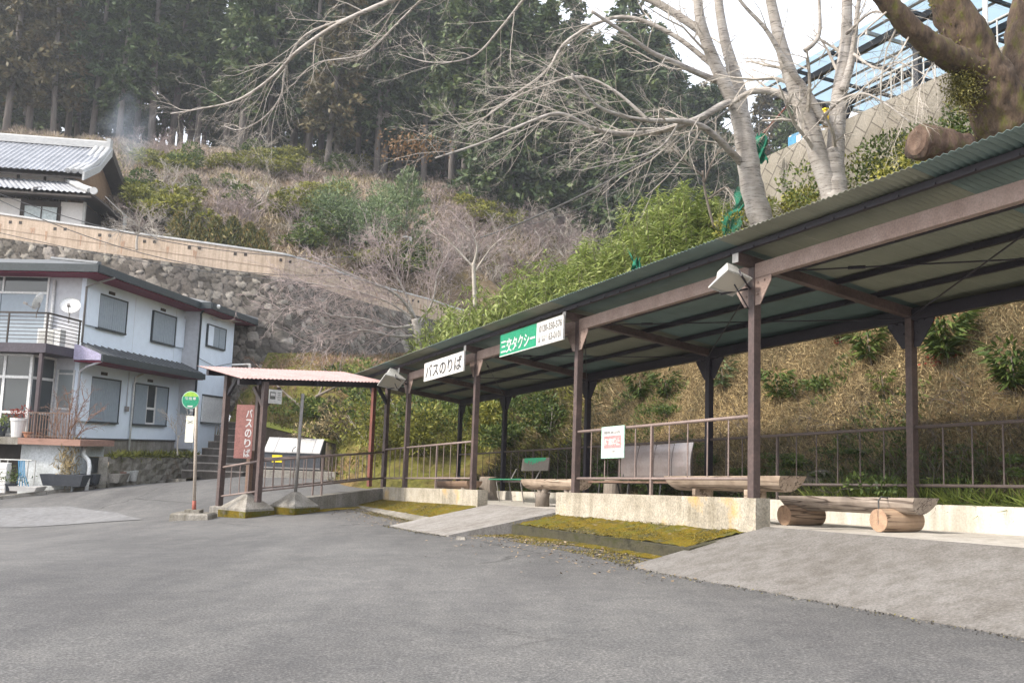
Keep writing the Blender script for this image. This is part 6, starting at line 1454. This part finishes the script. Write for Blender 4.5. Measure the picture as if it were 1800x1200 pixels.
# undergrowth: dead scrub carpet of the hillside
def carpet(name, n, m, sampler, L, W, tintf, up=.5):
    P = sampler(n); k = len(P); cl = Cloud(); cl.add(P, rdirs(k, up), rdirs(k), NR.uniform(*L, k), NR.uniform(*W, k), tintf(P)); o = build_cloud(name, cl, m); o['kind'] = 'stuff'; return o
def hill_s(n):
    x = NR.uniform(-44, 9, n); y = yroad(x)+5+NR.random(n)**1.0*33; z = hill_fz(x, y); return np.stack([x, y, z], 1)
patch = lambda P: np.clip(.5+.22*np.sin(P[:, 0]*.55+P[:, 1]*.3)+.15*np.sin(P[:, 0]*1.3-P[:, 1]*.9)+NR.normal(size=len(P))*.18, 0, 1)
carpet('undergrowth', 120000, M['scrub'], hill_s, (.25, .7), (.03, .09), patch, .9)
def hill_g(n):
    P = hill_s(n); w = np.sin(P[:, 0]*.7+2)*np.sin(P[:, 1]*.5+1)+.6*np.sin(P[:, 0]*.23+P[:, 1]*.31); return P[w > .45]
carpet('ground_cover', 36000, M['ybush'], hill_g, (.2, .45), (.06, .13), lambda P: NR.uniform(0, .75, len(P)), .7)
# ================================================================== THE BANK BEHIND THE SHELTER
def bank_s(u0, u1, v0, v1):
    def f(n):
        u = NR.uniform(u0, u1, n); v = NR.uniform(v0, v1, n); return P1[None]+u[:, None]*UH+v[:, None]*VH+(bankh(u, v)-SL*u)[:, None]*ZH
    return f
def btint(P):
    u = (P-P1)@UH; v = (P-P1)@VH; g = np.interp(v, [2.6, 3.3, 3.9, 4.5, 8], [.08, .14, .36, .62, .6]); return np.clip(g+.2*np.sin(u*1.3+v*2.1)*np.sin(v*1.7-u*.6)+.1*np.sin(u*4.1)+.16*np.sin(u*.9+1)*np.sin(v*1.1+u*.3)+NR.normal(size=len(P))*.17-.25*np.clip((u-6)/6, 0, 1), 0, 1)  # darker towards the foot: dark undergrowth plus the roof's shadow put into the tint
def grasses(name, n, m, smp, L, W, tintf, droop=.6):
    P = smp(n); k = len(P); dn = -VH[None]*1.0-ZH[None]*.5+ZH[None]*.9; D = rdirs(k, .35)+dn*droop; cl = Cloud(); cl.add(P, D, rdirs(k), NR.uniform(*L, k), NR.uniform(*W, k), tintf(P), mid=.35); o = build_cloud(name, cl, m); o['kind'] = 'stuff'; return o
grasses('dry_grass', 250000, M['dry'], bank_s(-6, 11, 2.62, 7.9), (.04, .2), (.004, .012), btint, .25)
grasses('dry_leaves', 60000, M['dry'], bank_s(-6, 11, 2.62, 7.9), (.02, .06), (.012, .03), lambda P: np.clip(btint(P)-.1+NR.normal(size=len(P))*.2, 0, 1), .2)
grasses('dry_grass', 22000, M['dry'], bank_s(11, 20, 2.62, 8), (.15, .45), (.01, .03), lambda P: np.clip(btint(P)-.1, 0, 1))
def weeds(n):
    P = bank_s(-6, 16, 2.6, 5.2)(n); u = (P-P1)@UH; v = (P-P1)@VH; w = np.sin(u*1.9+.5)*np.sin(v*2.3+u*.7)+.5*np.sin(u*.8)+.9*np.clip((3.9-v), -1, 1)*.6+.5*np.clip((u-5)/5, 0, 1); return P[w > .3]
grasses('weeds', 60000, M['bush'], weeds, (.05, .14), (.02, .05), lambda P: np.clip(NR.uniform(0, .8, len(P))*np.interp((P-P1)@VH, [2.6, 4.2, 5], [.55, .9, 1.1]), 0, 1), .1)  # weed tint darkens low down too, with the roof's shadow painted in
def creep(n):
    P = bank_s(-6, 9, 2.6, 4.4)(n); return P
out = []; r_ = random.Random(21)
for p in bank_s(-5, 10, 2.65, 4.5)(700): spray(r_, out, p, np.array([r_.gauss(0,1), r_.gauss(0,1), .9]), r_.uniform(.3, .8), .005, 1, .4, 3, .1)
mb = MB(); tubes(mb, out); o = build('brambles', mb, mat('bramble', (.07,.055,.05), (.12,.1,.09), 4, .9, 0, 0)); o['kind'] = 'stuff'
def tuft_s(n):
    u = NR.uniform(-4.5, 1.9, n); u = np.where(NR.random(n) < .55, np.round(u/.45)*.45+NR.normal(size=n)*.07, u); v = NR.uniform(2.57, 2.85, n); return P1[None]+u[:, None]*UH+v[:, None]*VH+(-.06-SL*u)[:, None]*ZH
grasses('green_grass', 4200, M['grass'], tuft_s, (.14, .42), (.012, .022), lambda P: NR.uniform(.2, 1, len(P)), .45)
# green weedy slope towards the far end
def far_s(n):
    P = bank_s(12, 24, 2.6, 7)(n); return P
grasses('weeds', 26000, M['ybush'], far_s, (.08, .22), (.04, .08), lambda P: np.clip(.35+.3*np.sin(P[:, 0]*2)*np.sin(P[:, 1]*1.7)+NR.normal(size=len(P))*.18, 0, 1), .1)
def emb_s(n):
    x = NR.uniform(-12.5, 3, n); y = NR.uniform(26.5, 46, n); k = np.array([inemb(a, b) and b < yroad(a)-1.2 for a, b in zip(x, y)]); x = x[k]; y = y[k]; return np.stack([x, y, ez(x, y)], 1)
def emb_brown(n): P = emb_s(n); return P[P[:, 1] > 33+NR.normal(size=len(P))*1.5]
def emb_green(n): P = emb_s(n); return P[P[:, 1] < 34+NR.normal(size=len(P))*2]
carpet('dry_grass', 30000, leaf_mat('russet grass', [(0, (.1,.07,.04)), (.5, (.23,.15,.09)), (1, (.33,.23,.14))], trans=.2), emb_brown, (.12, .35), (.02, .05), patch, .4)
carpet('green_grass', 30000, M['ybush'], emb_green, (.1, .3), (.03, .06), lambda P: np.clip(patch(P)*.8, 0, 1), .6)
# lance leaved evergreen shrubs along the bank
def lance(seed, n_st, Hs, rad):
    r_ = np.random.default_rng(seed); t = thing('lance_leaf_shrub', 'tall evergreen shrub with hanging lance shaped leaves behind the shelter roof', 'shrub', (0,0,0), 'lance leaved evergreen shrubs behind the shelter roof'); cl = Cloud(); mb = MB()
    for k in range(n_st):
        a = r_.uniform(0, 6.28); rr = rad*math.sqrt(r_.random()); hh = Hs*r_.uniform(.55, 1)*(1-.3*rr/rad); top = np.array([math.cos(a)*rr, math.sin(a)*rr, hh]); bot = np.array([top[0]*.35, top[1]*.35, -.2]); mid = (top+bot)/2+np.array([top[0]*.15, top[1]*.15, 0])
        mb.tube([bot, mid, top], [.02, .015, .006], 4)
        m = 95; f = r_.uniform(.22, 1.03, m)**.8; P = bot+(top-bot)*f[:, None]+r_.normal(size=(m, 3))*.06; aa = r_.uniform(0, 6.28, m); D = np.stack([np.cos(aa), np.sin(aa), r_.uniform(-1.5, .15, m)+.7*(f > .93)], 1)
        cl.add(P, D, r_.normal(size=(m, 3))*.5+[0,0,1], r_.uniform(.19, .36, m), r_.uniform(.035, .06, m), np.clip(.18+.6*r_.random(m)+.25*(f-.5), 0, 1))
    build_cloud('foliage', cl, M['broad'], t); build('stem', mb, mat('green stem', (.09,.095,.04), (.13,.12,.06), 3, .7, 0, 0), t); return t
lp = [lance(71, 52, 4.2, 1.25), lance(72, 60, 3.9, 1.45)]; fst = [True, True]; r_ = random.Random(3)
LT = [(775,515,4.2),(800,500,4.6),(830,478,4.0),(868,466,4.6),(905,455,4.2),(940,446,4.8),(965,440,4.0),(1000,428,4.5),(1035,422,4.0),(1065,410,4.6),(1095,400,4.0),(1120,375,4.5),(1150,330,4.2),(1178,306,4.8),(1205,322,4.2),(1235,332,4.6),(1270,390,4.3),(1060,440,3.7),(1110,430,3.7),(1165,390,3.6),(1215,390,3.6),(985,470,3.7),(900,490,3.7),(1300,420,4.6)]
for i, (px, py, v) in enumerate(LT):
    v = 4.6+.4*(i % 2) if px < 880 else 6.0+.9*(i % 2)+(v-4.3)*.5; u, ht = onv(px, py, v); u = min(u, 24); h0 = float(bankh(u, v)); q = S(u, v, h0); k = i % 2; s_ = max((ht-h0)/(4.0 if k == 0 else 3.75), .45); sw = r_.uniform(.85, 1.1)*(1 if px < 1250 else .7)
    if fst[k]: lp[k].location = tuple(q); lp[k].scale = (sw, sw, s_); fst[k] = False
    else: dup(lp[k], q, r_.uniform(0, 6.28), (sw, sw, s_))
# bushes at set places
def bushp(name, label, px, py, n, rad, hh, leaf, m, seed, t0=12, **kw):
    q = hit(px, py, t0); return bush(name, label, 'bush', q, n, rad, hh, leaf, m, seed, **kw)
bushp('leafy_bush', 'bright yellow green bush beside the tallest cherry trunk above the roof', 1390, 395, 1600, .6, .8, (.1, .05), M['ybush'], 81, 15)
for i, (u, v, s, lb) in enumerate(((5.6,6.6,.8,'small leaved bright shrub between the two cherry trunks above the roof'), (3.6,7.0,.75,'dark green shrub right of the forked cherry trunk'), (2.9,6.8,.6,'low glossy shrub with reddish tips below the block wall'), (2.2,7.0,.62,'mixed green shrub below the block wall left of the cut trunk stub'), (1.9,6.4,.5,'small yellow green shrub just above the roof left of the cut trunk stub'), (4.4,6.9,.7,'green shrub pressed behind the forked cherry trunk'), (6.8,6.4,.7,'yellow green shrub left of the leaning cherry trunk above the roof'))):
    q = S(u, v, float(bankh(u, v))); bush('leafy_bush', lb, 'bush', q, 3000, s*1.5, s*1.75, (.085, .045), [M['ybush'], M['bush']][i % 2], 90+i, stem=True, lump=8)
for i, (px, py, rad, hh, m, lb) in enumerate(((660,790,1.1,1.9,'ybush','tall bright green bush behind the right end of the pink roof shelter'), (600,775,.9,1.0,'dry','straw coloured weedy bush right of the steel bin'), (745,800,.8,1.1,'ybush','lime green bush behind the far railing of the long shelter'), (700,770,1.2,1.8,'bush','dark green bush in the shade behind the far end of the long shelter'), (905,790,.8,.9,'bush','bright weedy bush behind the green chair'), (560,735,1.0,1.0,'bush','rounded soft green bush on the slope above the bin'), (640,720,1.2,1.4,'bush','mid green bush high on the slope behind the pink roof'), (850,760,.9,.9,'ybush','leafy green clump behind the third front post'), (965,770,.9,1.3,'bush','dark twiggy bush on the bank left of the second front post'))):
    bushp('leafy_bush', lb, px, py, 2200, rad, hh, (.13, .055), M[m], 110+i, 15)
# nandina like plants on the bank
def bankplant(label, px, py, s, n, red, seed, m='bush'):
    q = hit(px, py, 9); t = thing('bank_plant', label, 'plant', q); r_ = np.random.default_rng(seed); cl = Cloud(); n *= 2; s *= 1.15; a = r_.uniform(0, 6.28, n); f = r_.random(n); P = q+np.stack([np.cos(a)*.14*f*s*2, np.sin(a)*.14*f*s*2, (.12+.5*f)*s], 1)-VH*.12; D = np.stack([np.cos(a), np.sin(a), r_.uniform(-.7, .6, n)], 1)
    cl.add(P, D, r_.normal(size=(n, 3))*.4+[0,0,1], r_.uniform(.12, .26, n)*s, .045*s, r_.uniform(.1, .6, n)); build_cloud('foliage', cl, M[m], t); mb = MB(); mb.tube([q-ZH*.1, q+ZH*.45*s-VH*.1], .007, 5); build('stem', mb, M['logdark'], t)
    if red:
        for k in range(red):
            c = q+np.array([r_.normal()*.14, r_.normal()*.14, (.62 if k % 2 else .05)])*s; cl = Cloud(); cl.add(c+r_.normal(size=(40, 3))*.05*s, rdirs(40, -.2), rdirs(40), .06, .025, r_.random(40)); build_cloud('red_leaves', cl, M['redleaf'], t)
bankplant('green lance leaved plant with red tips left of the nearest back post', 1533, 640, .95, 120, 3, 1)
bankplant('green plant with red flowers right of the nearest back post under the roof', 1668, 640, 1.1, 200, 4, 2)
bankplant('dark leafy plant at the far right of the bank', 1788, 690, .9, 160, 0, 3)
bankplant('dark green plant on the dry bank right of the nearest front post', 1372, 705, .8, 130, 0, 4)
bankplant('small green plant beside a dark one on the dry bank', 1402, 702, .5, 80, 0, 5)
bankplant('small pale green plant low on the golden grass', 1558, 695, .55, 60, 0, 6, 'grass')
bankplant('spiky blue green plant on the bank between the front posts', 1275, 685, .8, 90, 0, 7, 'pineleaf')
bankplant('leafy plant with red at its foot behind the sloping roof edge', 1480, 600, .6, 90, 1, 8)
bankplant('strappy green plant on the bank above the dark bench', 1130, 705, .9, 120, 0, 9)
bankplant('strappy green plant right of the notice board on the bank', 1175, 700, .8, 110, 0, 10)
BS = 'small low shrubs dotted over the dry bank'
sb = None; r_ = random.Random(14)
for k in range(46):
    u = r_.uniform(-5, 9); v = r_.choice([r_.uniform(2.75, 3.9), r_.uniform(2.75, 3.9), r_.uniform(4, 6)]); q = S(u, v, float(bankh(u, v)))
    if sb is None: sb = bush('low_shrub', 'small dull green low shrub in the dry grass of the bank', 'shrub', np.zeros(3), 700, .32, .3, (.07, .028), M['bush'], 301, BS, stem=False, lump=6, hi=.8); sb.location = tuple(q)
    else: dup(sb, q, r_.uniform(0, 6.28), (r_.uniform(.5, 1.2),)*2+(r_.uniform(.4, 1.1),))
q = hit(1445, 845, 9); mb = MB(); mb.grid(lambda s, t_: q+np.array([math.sin(math.pi*t_)*math.cos(2*math.pi*s)*.24, math.sin(math.pi*t_)*math.sin(2*math.pi*s)*.16, -math.cos(math.pi*t_)*.15])*(1+.15*math.sin(s*19+t_*8)), 16, 8); tag(build('rock', mb, M['old'], origin=q, smooth=True), 'pale rock lying in the weeds behind the back railing', 'rock')
# bare trees of the middle distance
def small_tree(label, trunk, limbs, seed, tw, kids=16, tl=1.0, bark=None):
    r_ = random.Random(seed); P, R = limb(*trunk); t = thing('bare_tree', label, 'tree', P[0]); mb = MB(); mb.tube(P, R, 8); build('trunk', mb, bark or M['cherry'], t, True); out = []; lm = MB()
    for L in limbs:
        P, R = limb(*L); lm.tube(P, R, 6); n = len(P)
        for k in range(kids):
            f = .1+.9*(k+r_.random())/kids; i = min(int(f*(n-1)), n-2); ax = nrm(P[i+1]-P[i]); sd = nrm(np.cross(ax, np.array([r_.gauss(0,1), r_.gauss(0,1), r_.gauss(0,1)]))); an = r_.uniform(.35, .9); spray(r_, out, P[i], ax*math.cos(an)+sd*math.sin(an), r_.uniform(.8, 1.9)*tl*(1.15-.5*f), .012, 2, .16, 4, .0)
    build('limb', lm, bark or M['cherry'], t, True); mb = MB(); tubes(mb, out); build('twigs', mb, tw, t); return t
TMIN = .007
small_tree('bare spreading tree with pale limbs in front of the stone wall', ([(742,640), (738,600), (730,560)], 33, 33, .2, .15),
   [([(730,560), (700,520), (660,500), (610,480), (560,455)], 33, 31, .07, .012), ([(732,570), (690,575), (640,560), (590,555), (530,540), (480,545)], 33, 31.5, .06, .01), ([(738,590), (690,590), (640,580), (600,590), (540,605)], 33, 32, .06, .01), ([(728,555), (705,500), (680,460), (665,430)], 33, 33, .06, .012), ([(735,575), (760,530), (770,480), (790,440)], 33, 33, .06, .01), ([(728,560), (680,530), (620,510), (560,500), (500,490)], 33, 32.5, .05, .01)], 15, M['twigpink'], 34, 1.35)
TMIN = .0045
small_tree('thin dark bare tree rising above the lance leaved shrubs', ([(835,540), (833,490), (832,462)], 30, 30, .07, .06), [([(832,465), (838,435), (825,405), (800,385)], 30, 30, .05, .01), ([(832,470), (805,440), (785,420), (760,405)], 30, 30, .04, .01), ([(833,480), (860,440), (880,420)], 30, 30, .04, .01)], 17, M['twigpink'], 14, .9, M['twig'])
small_tree('dark leaning bare tree by the stairs under the pink roof', ([(476,775), (520,722), (560,695)], 33.5, 33.8, .06, .045), [([(555,697), (590,680), (630,665)], 32, 32, .06, .02), ([(530,715), (500,690), (470,660), (450,640)], 32, 33, .05, .015), ([(560,695), (575,660), (590,630)], 32, 33, .05, .015)], 18, M['twigred'], 12, .7, M['logdark'])
small_tree('bare bush overhanging the parapet in front of the tiled house', ([(240,440), (240,425), (242,412)], 39.3, 39.4, .06, .05), [([(242,412), (225,402), (205,405)], 39.2, 38.8, .03, .01), ([(242,412), (260,400), (280,412)], 39.2, 38.8, .03, .01), ([(242,412), (245,400), (240,392)], 39.2, 39, .03, .01)], 19, M['twig'], 16, .7, M['twig'])
small_tree('bare reddish shrub growing from the dark planter below the terrace', ([(117,850), (117,800), (120,760)], 26.6, 26.6, .05, .03), [([(117,800), (100,770), (85,735)], 26.6, 26.4, .02, .006), ([(118,790), (140,760), (165,720)], 26.6, 26.4, .02, .006), ([(120,760), (122,720), (118,690)], 26.6, 26.5, .02, .006), ([(118,770), (135,735), (150,700)], 26.6, 26.8, .02, .006), ([(118,780), (100,750), (102,705)], 26.6, 26.8, .02, .006)], 20, M['twigred'], 9, .45, M['twigred'])
small_tree('bare thicket rising behind the left end of the long shelter roof', ([(1255,400), (1240,340), (1235,300)], 20.5, 20.5, .03, .025), [([(1238,320), (1260,270), (1290,260)], 20.5, 20.3, .03, .01), ([(1236,310), (1200,280), (1180,260)], 20.5, 20, .03, .01), ([(1245,350), (1280,330), (1290,380)], 20.5, 20.2, .03, .01)], 22, M['twig'], 16, .7, M['logdark'])
small_tree('sparse dark shrub at the foot of the house wall beside the stairs', ([(312,800), (312,780), (314,765)], 29.5, 29.5, .03, .02), [([(314,770), (300,745), (292,725)], 29.5, 29.5, .012, .005), ([(314,770), (325,745), (330,725)], 29.5, 29.5, .012, .005)], 23, M['twig'], 8, .4, M['twig'])
# withered leaves on the branch tips
cl = Cloud(); n = 420; q = np.stack([at(x, y, 16.2) for x, y in zip(NR.normal(722, 26, n), NR.normal(256, 9, n))]); cl.add(q+NR.normal(size=(n, 3))*.1, rdirs(n, -.5), rdirs(n), .07, .035, NR.random(n)); o = build_cloud('withered_leaves', cl, M['brownleaf']); o['kind'] = 'stuff'
# shrubs along the house
def hb_s(n):
    s = NR.random(n); P = np.array([H(-.8+6*a, -1.6-.2*b, 0) for a, b in zip(s, NR.random(n))]); P[:, 2] = H(0,0,-.5)[2]; return P
carpet('weeds', 1400, M['ybush'], hb_s, (.08, .28), (.03, .05), lambda P: NR.uniform(.1, .8, len(P)), .9)
# ================================================================== WIRES, LAMP POST, SMOKE, DEBRIS
def wire(label, p, q, sag, r=.012, n=16):
    mb = MB(); mb.tube([p+(q-p)*i/n-ZH*sag*4*(i/n)*(1-i/n) for i in range(n+1)], r, 5); tag(build('cable', mb, M['wire'], origin=p), label, 'cable')
wire('thick overhead cable rising to the right across the dark forest', at(845,418,52), at(1310,175,34), .5, .045)
wire('thin overhead cable running below the thick one across the forest', at(930,395,52), at(1315,195,34), .6, .022)
wire('upper overhead cable sagging in front of the tiled house', at(-60,318,37.5), at(620,452,40), .9, .018)
wire('lower overhead cable sagging across the tiled house and parapet', at(-60,322,37), at(640,480,40), 1.3, .018)
wire('slack service cable dropping from the tiled house to the parapet', at(185,345,42), at(275,420,38), .1, .02)
wire('thin cable along the face of the beige parapet', at(-60,395,38.6), at(560,500,40), .3, .015)
q = at(721, 470, 52); t = thing('street_lamp', 'slim pale street lamp post on the brown hillside', 'street lamp', q); q0 = hit(721, 470, 45); dq = q0@CF; top = at(722, 417, dq)
mb = MB(); mb.tube([q0-ZH*.3, top], .09, 8); build('post', mb, M['lamp'], t); mb = MB(); mb.tube([top, top+CR*-.25+ZH*.05], .03, 6); mb.box(top+CR*-.35+ZH*.03, .32, .16, .1); build('lamp_head', mb, M['lamp'], t)
t = thing('white_rail', 'short white rail standing just above the left end of the pink roof', 'rail', at(425,648,33)); mb = MB(); mb.tube([at(408,641,33), at(440,640,33)], .035, 6); mb.tube([at(439,640,33), at(440,660,33)], .05, 6); build('rail', mb, M['alum'], t)
# smoke
def smoke():
    m = bpy.data.materials.new('smoke'); m.use_nodes = True; nt = m.node_tree; nt.nodes.clear(); out = nt.nodes.new('ShaderNodeOutputMaterial'); v = nt.nodes.new('ShaderNodeVolumePrincipled'); v.inputs['Color'].default_value = (.62, .72, .85, 1)
    tc = nt.nodes.new('ShaderNodeTexCoord'); ln = nt.nodes.new('ShaderNodeVectorMath'); ln.operation = 'LENGTH'; nt.links.new(tc.outputs['Object'], ln.inputs[0]); n = noise(nt, tc.outputs['Object'], 1.6, 3); a = nt.nodes.new('ShaderNodeMath'); a.operation = 'MULTIPLY_ADD'; a.inputs[1].default_value = 1.9; nt.links.new(n, a.inputs[0]); nt.links.new(ln.outputs['Value'], a.inputs[2])
    r = nt.nodes.new('ShaderNodeMapRange'); r.inputs[1].default_value = 1.75; r.inputs[2].default_value = .7; r.inputs[3].default_value = 0; r.inputs[4].default_value = .3; nt.links.new(a.outputs[0], r.inputs[0]); nt.links.new(r.outputs[0], v.inputs['Density']); nt.links.new(v.outputs[0], out.inputs['Volume']); return m
c = at(226, 240, 56); mb = MB(); mb.lathe(np.zeros(3), [(.01, -1)]+[(math.sqrt(1-z*z), z) for z in (-.9,-.6,-.2,.2,.6,.9)]+[(.01, 1)], 16); o = build('smoke', mb, smoke()); o.location = tuple(c); o.scale = (2.1, 1.6, 2.9); o['kind'] = 'stuff'
# fallen leaves and grit
def litter_s(n):
    u = NR.uniform(-1, 14, n); v = -.95-np.abs(NR.normal(size=n))*.5; P = P1[None]+u[:, None]*UH+v[:, None]*VH; k = (u > 7.7) | (u < 4.6); P = P[k]; P[:, 2] = gz(P[:, 0], P[:, 1])+.012; return P
P = litter_s(1500); k = len(P); cl = Cloud(); D = rdirs(k); D[:, 2] *= .15; N_ = np.tile(ZH, (k, 1))+NR.normal(size=(k, 3))*.25; cl.add(P, D, N_, NR.uniform(.02, .06, k), NR.uniform(.015, .035, k), NR.random(k)); o = build_cloud('fallen_leaves', cl, leaf_mat('leaf litter', [(0, (.13,.09,.055)), (1, (.32,.25,.17))], trans=0)); o['kind'] = 'stuff'
def grit_s(n):
    L = [((-6,-1.47),(.35,-1.43)), ((4.7,-1.74),(7.65,-1.72)), ((.4,-1.4),(.0,-.85)), ((7.7,-1.7),(7.6,-.9)), ((8.2,-.98),(13.3,-.98))]; out = []
    for (a, b) in L:
        k = n//len(L); f = NR.random(k); off = NR.normal(size=k)*.05; u = a[0]+(b[0]-a[0])*f+NR.normal(size=k)*.04; v = a[1]+(b[1]-a[1])*f-np.abs(off)*1.2+.01; P = P1[None]+u[:, None]*UH+v[:, None]*VH; P[:, 2] = gz(P[:, 0], P[:, 1])+.006; out.append(P)
    return np.concatenate(out)
P = grit_s(3000); k = len(P); cl = Cloud(); D = rdirs(k); D[:, 2] = np.abs(D[:, 2])*.4; cl.add(P, D, rdirs(k), NR.uniform(.008, .028, k), NR.uniform(.008, .022, k), NR.random(k)); o = build_cloud('grit', cl, leaf_mat('grit', [(0, (.045,.042,.036)), (.5, (.11,.1,.09)), (.85, (.18,.165,.14)), (1, (.15,.13,.03))], trans=0)); o['kind'] = 'stuff'
mb = MB(); g = on_ground(810, 948); mb.hexa([g+np.array(v) for v in ((-.08,-.04,0),(.07,-.05,0),(.09,.03,0),(-.06,.05,0),(-.05,-.03,.05),(.05,-.03,.045),(.06,.02,.03),(-.04,.03,.05))]); tag(build('rock', mb, M['kerb'], origin=g), 'small pale stone at the corner of the far concrete ramp', 'stone')

# ================================================================== LIGHT, AIR, CAMERA
def haze():
    m = bpy.data.materials.new('valley haze'); m.use_nodes = True; nt = m.node_tree; nt.nodes.clear(); out = nt.nodes.new('ShaderNodeOutputMaterial'); v = nt.nodes.new('ShaderNodeVolumePrincipled')
    v.inputs['Color'].default_value = (.86, .9, .96, 1); v.inputs['Density'].default_value = .0007; v.inputs['Anisotropy'].default_value = .2; nt.links.new(v.outputs[0], out.inputs['Volume']); return m
mb = MB(); mb.box((0, 60, 31), 640, 640, 78); o = build('haze', mb, haze()); o['kind'] = 'stuff'
EL = math.radians(40); TS = np.array([-VH[0]*math.cos(EL), -VH[1]*math.cos(EL), math.sin(EL)])
w = bpy.data.worlds.new('World'); SC.world = w; w.use_nodes = True; nt = w.node_tree; nt.nodes.clear()
sky = nt.nodes.new('ShaderNodeTexSky'); sky.sky_type = 'NISHITA'; sky.sun_disc = False; sky.sun_elevation = EL; sky.sun_rotation = math.atan2(TS[0], TS[1]); sky.dust_density = 4.; sky.air_density = 1.0; sky.ozone_density = 1.2
bg = nt.nodes.new('ShaderNodeBackground'); bg.inputs[1].default_value = .15; o_ = nt.nodes.new('ShaderNodeOutputWorld'); cl_ = nt.nodes.new('ShaderNodeMix'); cl_.data_type = 'RGBA'; cl_.inputs[0].default_value = .6; cl_.inputs[7].default_value = (7.6, 7.8, 8.2, 1); nt.links.new(sky.outputs[0], cl_.inputs[6]); nt.links.new(cl_.outputs[2], bg.inputs[0]); nt.links.new(bg.outputs[0], o_.inputs[0])
sl = bpy.data.lights.new('sun', 'SUN'); sl.energy = 2.8; sl.angle = math.radians(6.0); sl.color = (1, .93, .83); so = bpy.data.objects.new('sun', sl); COL.objects.link(so); so.rotation_euler = Vector(TS).to_track_quat('Z', 'Y').to_euler(); so.location = (-20, -10, 40)
cam = bpy.data.cameras.new('camera'); cam.sensor_width = 36; cam.lens = 36*FPX/1800; cam.clip_end = 3000; cam.clip_start = .05; co = bpy.data.objects.new('camera', cam); COL.objects.link(co)
Mx = Matrix(((CR[0], CU[0], -CF[0], 0), (CR[1], CU[1], -CF[1], 0), (CR[2], CU[2], -CF[2], 0), (0, 0, 0, 1))); co.matrix_world = Mx; SC.camera = co
vs = SC.view_settings; vs.view_transform = 'Standard'; vs.look = 'None'; vs.gamma = 1; vs.exposure = 1.15
